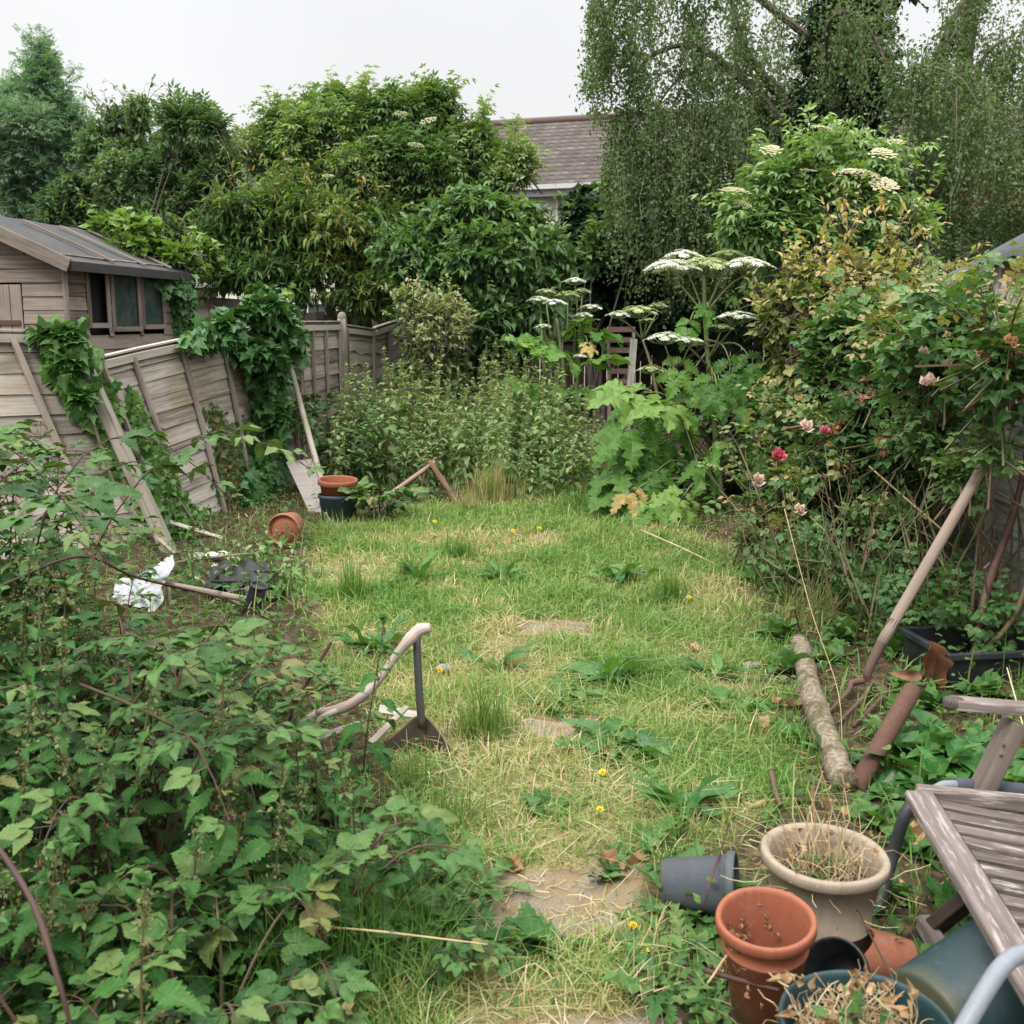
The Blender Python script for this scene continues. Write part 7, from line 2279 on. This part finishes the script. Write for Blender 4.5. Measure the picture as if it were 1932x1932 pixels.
for i, (x, y, h_) in enumerate(((395, 1120, .3), (455, 1100, .22), (500, 1140, .34), (530, 1090, .24), (350, 1090, .3), (560, 1120, .2), (430, 1148, .26), (470, 1060, .2), (350, 1040, .28), (520, 1050, .2), (560, 1035, .18), (600, 1090, .16))):
    g = gp(x, y)
    o = nettle(h_, 'weedy young nettle growing up through the rubbish by the fence', 'nettles in the rubbish by the fence', .075, NETS, .1, M_NETM if i % 2 else M_NET, M_NSTEM, 2, False, False, .05)
    o.location = (g[0], g[1], gzf(g[0], g[1]))
# stones
for i, (x, y, s, lab) in enumerate(((378, 1060, .085, 'mossy stone in the weeds by the white scraps'), (838, 1268, .035, 'flat pale stone in the lawn behind the shovel'), (1420, 1262, .035, 'small grey stone near the far end of the log'))):
    mb = MB()
    u, v = np.meshgrid(np.linspace(0, 2 * PI, 19), np.linspace(.02, PI - .02, 11), indexing='ij')
    rr_ = s * (1 + .35 * (vn(np.cos(u) * 2 + i * 4, np.sin(u) * 2 + v, 5) - .5))
    g = gp(x, y)
    mb.grid(np.stack([g[0] + rr_ * np.sin(v) * np.cos(u) * 1.3, g[1] + rr_ * np.sin(v) * np.sin(u), g[2] + .02 + rr_ * np.cos(v) * .55], -1))
    mb.build('stone', solid_mat('stone', (.2, .185, .165), .9, (.14, .15, .06), .5 if i == 0 else .2, 14), smooth=True, label=lab, cat='stone')

# ------------------------------------------------------------------ by the upright panel: pole, board, broken red frame
mb = MB()
mb.path([at(612, 925, 9.25), at(580, 810, 10.0), at(547, 688, 10.9)], [.026, .027, .027], 10, 4)
mb.build('pole', POSTW, smooth=True, label='grey wooden pole leaning from the stacked pots up to the big ivy', cat='pole')
mb = MB()
a0, a1, b1, b0 = at(592, 985, 9.55), at(626, 972, 9.5), at(587, 866, 10.0), at(540, 872, 10.05)
quad(mb, a0, a1, b1, b0)
quad(mb, a1 + [0, .03, 0], a0 + [0, .03, 0], b0 + [0, .03, 0], b1 + [0, .03, 0])
for p, q in ((a0, a1), (a1, b1), (b1, b0), (b0, a0)): quad(mb, p + [0, .03, 0], q + [0, .03, 0], q, p)
mb.build('leaning_board', wood_mat('grey_board', (.15, .13, .12), (.36, .32, .3)), label='weathered grey board leaning behind the stacked pots', cat='board')
fr_ = thing('broken_trestle', gp(795, 935), 'broken red brown wooden frame lying like an open V before the nettles', 'trestle')
for nm, a, b, w in (('rail', (728, 938, 10.2), (820, 872, 10.5), .07), ('rail', (812, 872, 10.42), (862, 946, 10.1), .075), ('stay', (803, 885, 10.55), (792, 935, 10.6), .03)):
    p, q = at(*a), at(*b)
    mb = MB()
    mb.bar(p, q, w * .6, w, (0, -1, .25))
    o = mb.build(nm, REDW, fr_, bevel=.005)
    if nm == 'rail':
        mb = MB()
        mb.bar(p + [0, -.025, .012], q + [0, -.025, .012], .012, .02, (0, -1, .25))
        mb.build('moulding', PALEW, o, bevel=.002)

# old slatted chair at the far end
oc_ = thing('slatted_chair', (1.5, 14.8, 0), 'old dark slatted wooden chair standing in the shade at the far end', 'chair')
bl, br_ = at(1148, 617, 14.9), at(1196, 617, 14.9)
bot = .42
for x in (bl[0], br_[0]):
    mb = MB()
    mb.bar((x, 14.5, 0), (x, 14.95, bl[2]), .04, .03, (0, 1, 0))
    mb.build('back_post', BATTEN, oc_)
for q in range(8):
    f = .38 + .6 * q / 7
    mb = MB()
    mb.bar((bl[0], 14.5 + .45 * f - .02, bl[2] * f), (br_[0], 14.5 + .45 * f - .02, bl[2] * f), .02, .07, (0, 0, 1))
    mb.build('back_slat', solid_mat('old_red_paint', (.17, .10, .085), .8, (.05, .04, .03), .5, 8) if q == 0 else bpy.data.materials['old_red_paint'], oc_)
for q in range(6):
    mb = MB()
    mb.bar((bl[0], 14.05 + q * .085, .5), (br_[0], 14.05 + q * .085, .5), .06, .02)
    mb.build('seat_slat', BATTEN, oc_)
for x in (bl[0], br_[0]):
    mb = MB()
    mb.bar((x, 14.02, 0), (x, 14.02, .5), .04, .04, (0, 1, 0))
    mb.build('leg', BATTEN, oc_)
mb = MB()
a, b = at(1183, 720, 13.9), at(1196, 640, 14.3)
mb.bar(a - U0 * .8, b, .09, .03, (0, -1, 0))
mb.build('pale_slat', FENCEG, label='pale grey slat leaning against the right side of the old chair', cat='slat')

# ------------------------------------------------------------------ loose dry stalks and sticks near the pots
for i, (pts, r, lab) in enumerate((([(1575, 1640, 2.75), (1640, 1760, 2.4), (1705, 1890, 2.05), (1730, 1960, 1.95)], .0022, 'long straw stalk slanting over the big dark green pot'), ([(1328, 1830, 2.36), (1400, 1850, 2.32), (1470, 1868, 2.28)], .0075, 'pale broken stick resting against the big dark green pot'), ([(1335, 1855, 2.3), (1392, 1790, 2.36), (1470, 1852, 2.25), (1520, 1875, 2.2)], .003, 'bent straw stalk folded like a tent left of the green pot'),
                                  ([(1155, 1530, 3.55), (1162, 1620, 3.25), (1152, 1720, 2.95)], .0026, 'upright dry stalk standing on the straw covered slab'), ([(1375, 1555, 3.2), (1345, 1650, 2.75), (1325, 1720, 2.7)], .003, 'dark dry stalk leaning on the grey tipped pot'), ([(1480, 960, 5.2), (1530, 1150, 4.8), (1580, 1300, 4.5), (1590, 1420, 4.0)], .002, 'long pale grass stalk arching over the log'),
                                  ([(1250, 1490, 3.75), (1330, 1520, 3.6), (1450, 1580, 3.3)], .003, 'dry stalk lying in the grass before the pots'), ([(1640, 880, 6.4), (1720, 950, 6.0), (1790, 1010, 5.7)], .006, 'bare silvery twig crossing the rose bush'), ([(1210, 1000, 8.3), (1300, 1040, 7.7), (1400, 1090, 7.2)], .005, 'thin pale stick lying below the hogweed'), ([(835, 1930, 2.42), (880, 1890, 2.5), (915, 1862, 2.58)], .003, 'straw stalk at the edge of the bottom slab'),
                                  ([(1900, 1260, 4.2), (1925, 1350, 3.9), (1935, 1390, 3.8)], .003, 'pale dead stem standing before the crate'), ([(1445, 1510, 3.6), (1420, 1522, 3.55), (1400, 1512, 3.6)], .011, 'short pale stub of wood in the grass by the beige pot'), ([(1455, 1455, 3.75), (1462, 1490, 3.6), (1472, 1520, 3.5)], .012, 'dark rotten stick poking up in the grass by the beige pot'))):
    mb = MB()
    mb.path([at(*p) for p in pts], [r, r, r * .7], 6, 6, wob=.2)
    mb.build('dry_stalk', CANE if 'dark' in lab else STRAW, label=lab, cat='stalk', smooth=True)
for i, (x, y, Y, lab) in enumerate(((1615, 1245, 5.0, None), )):
    pass
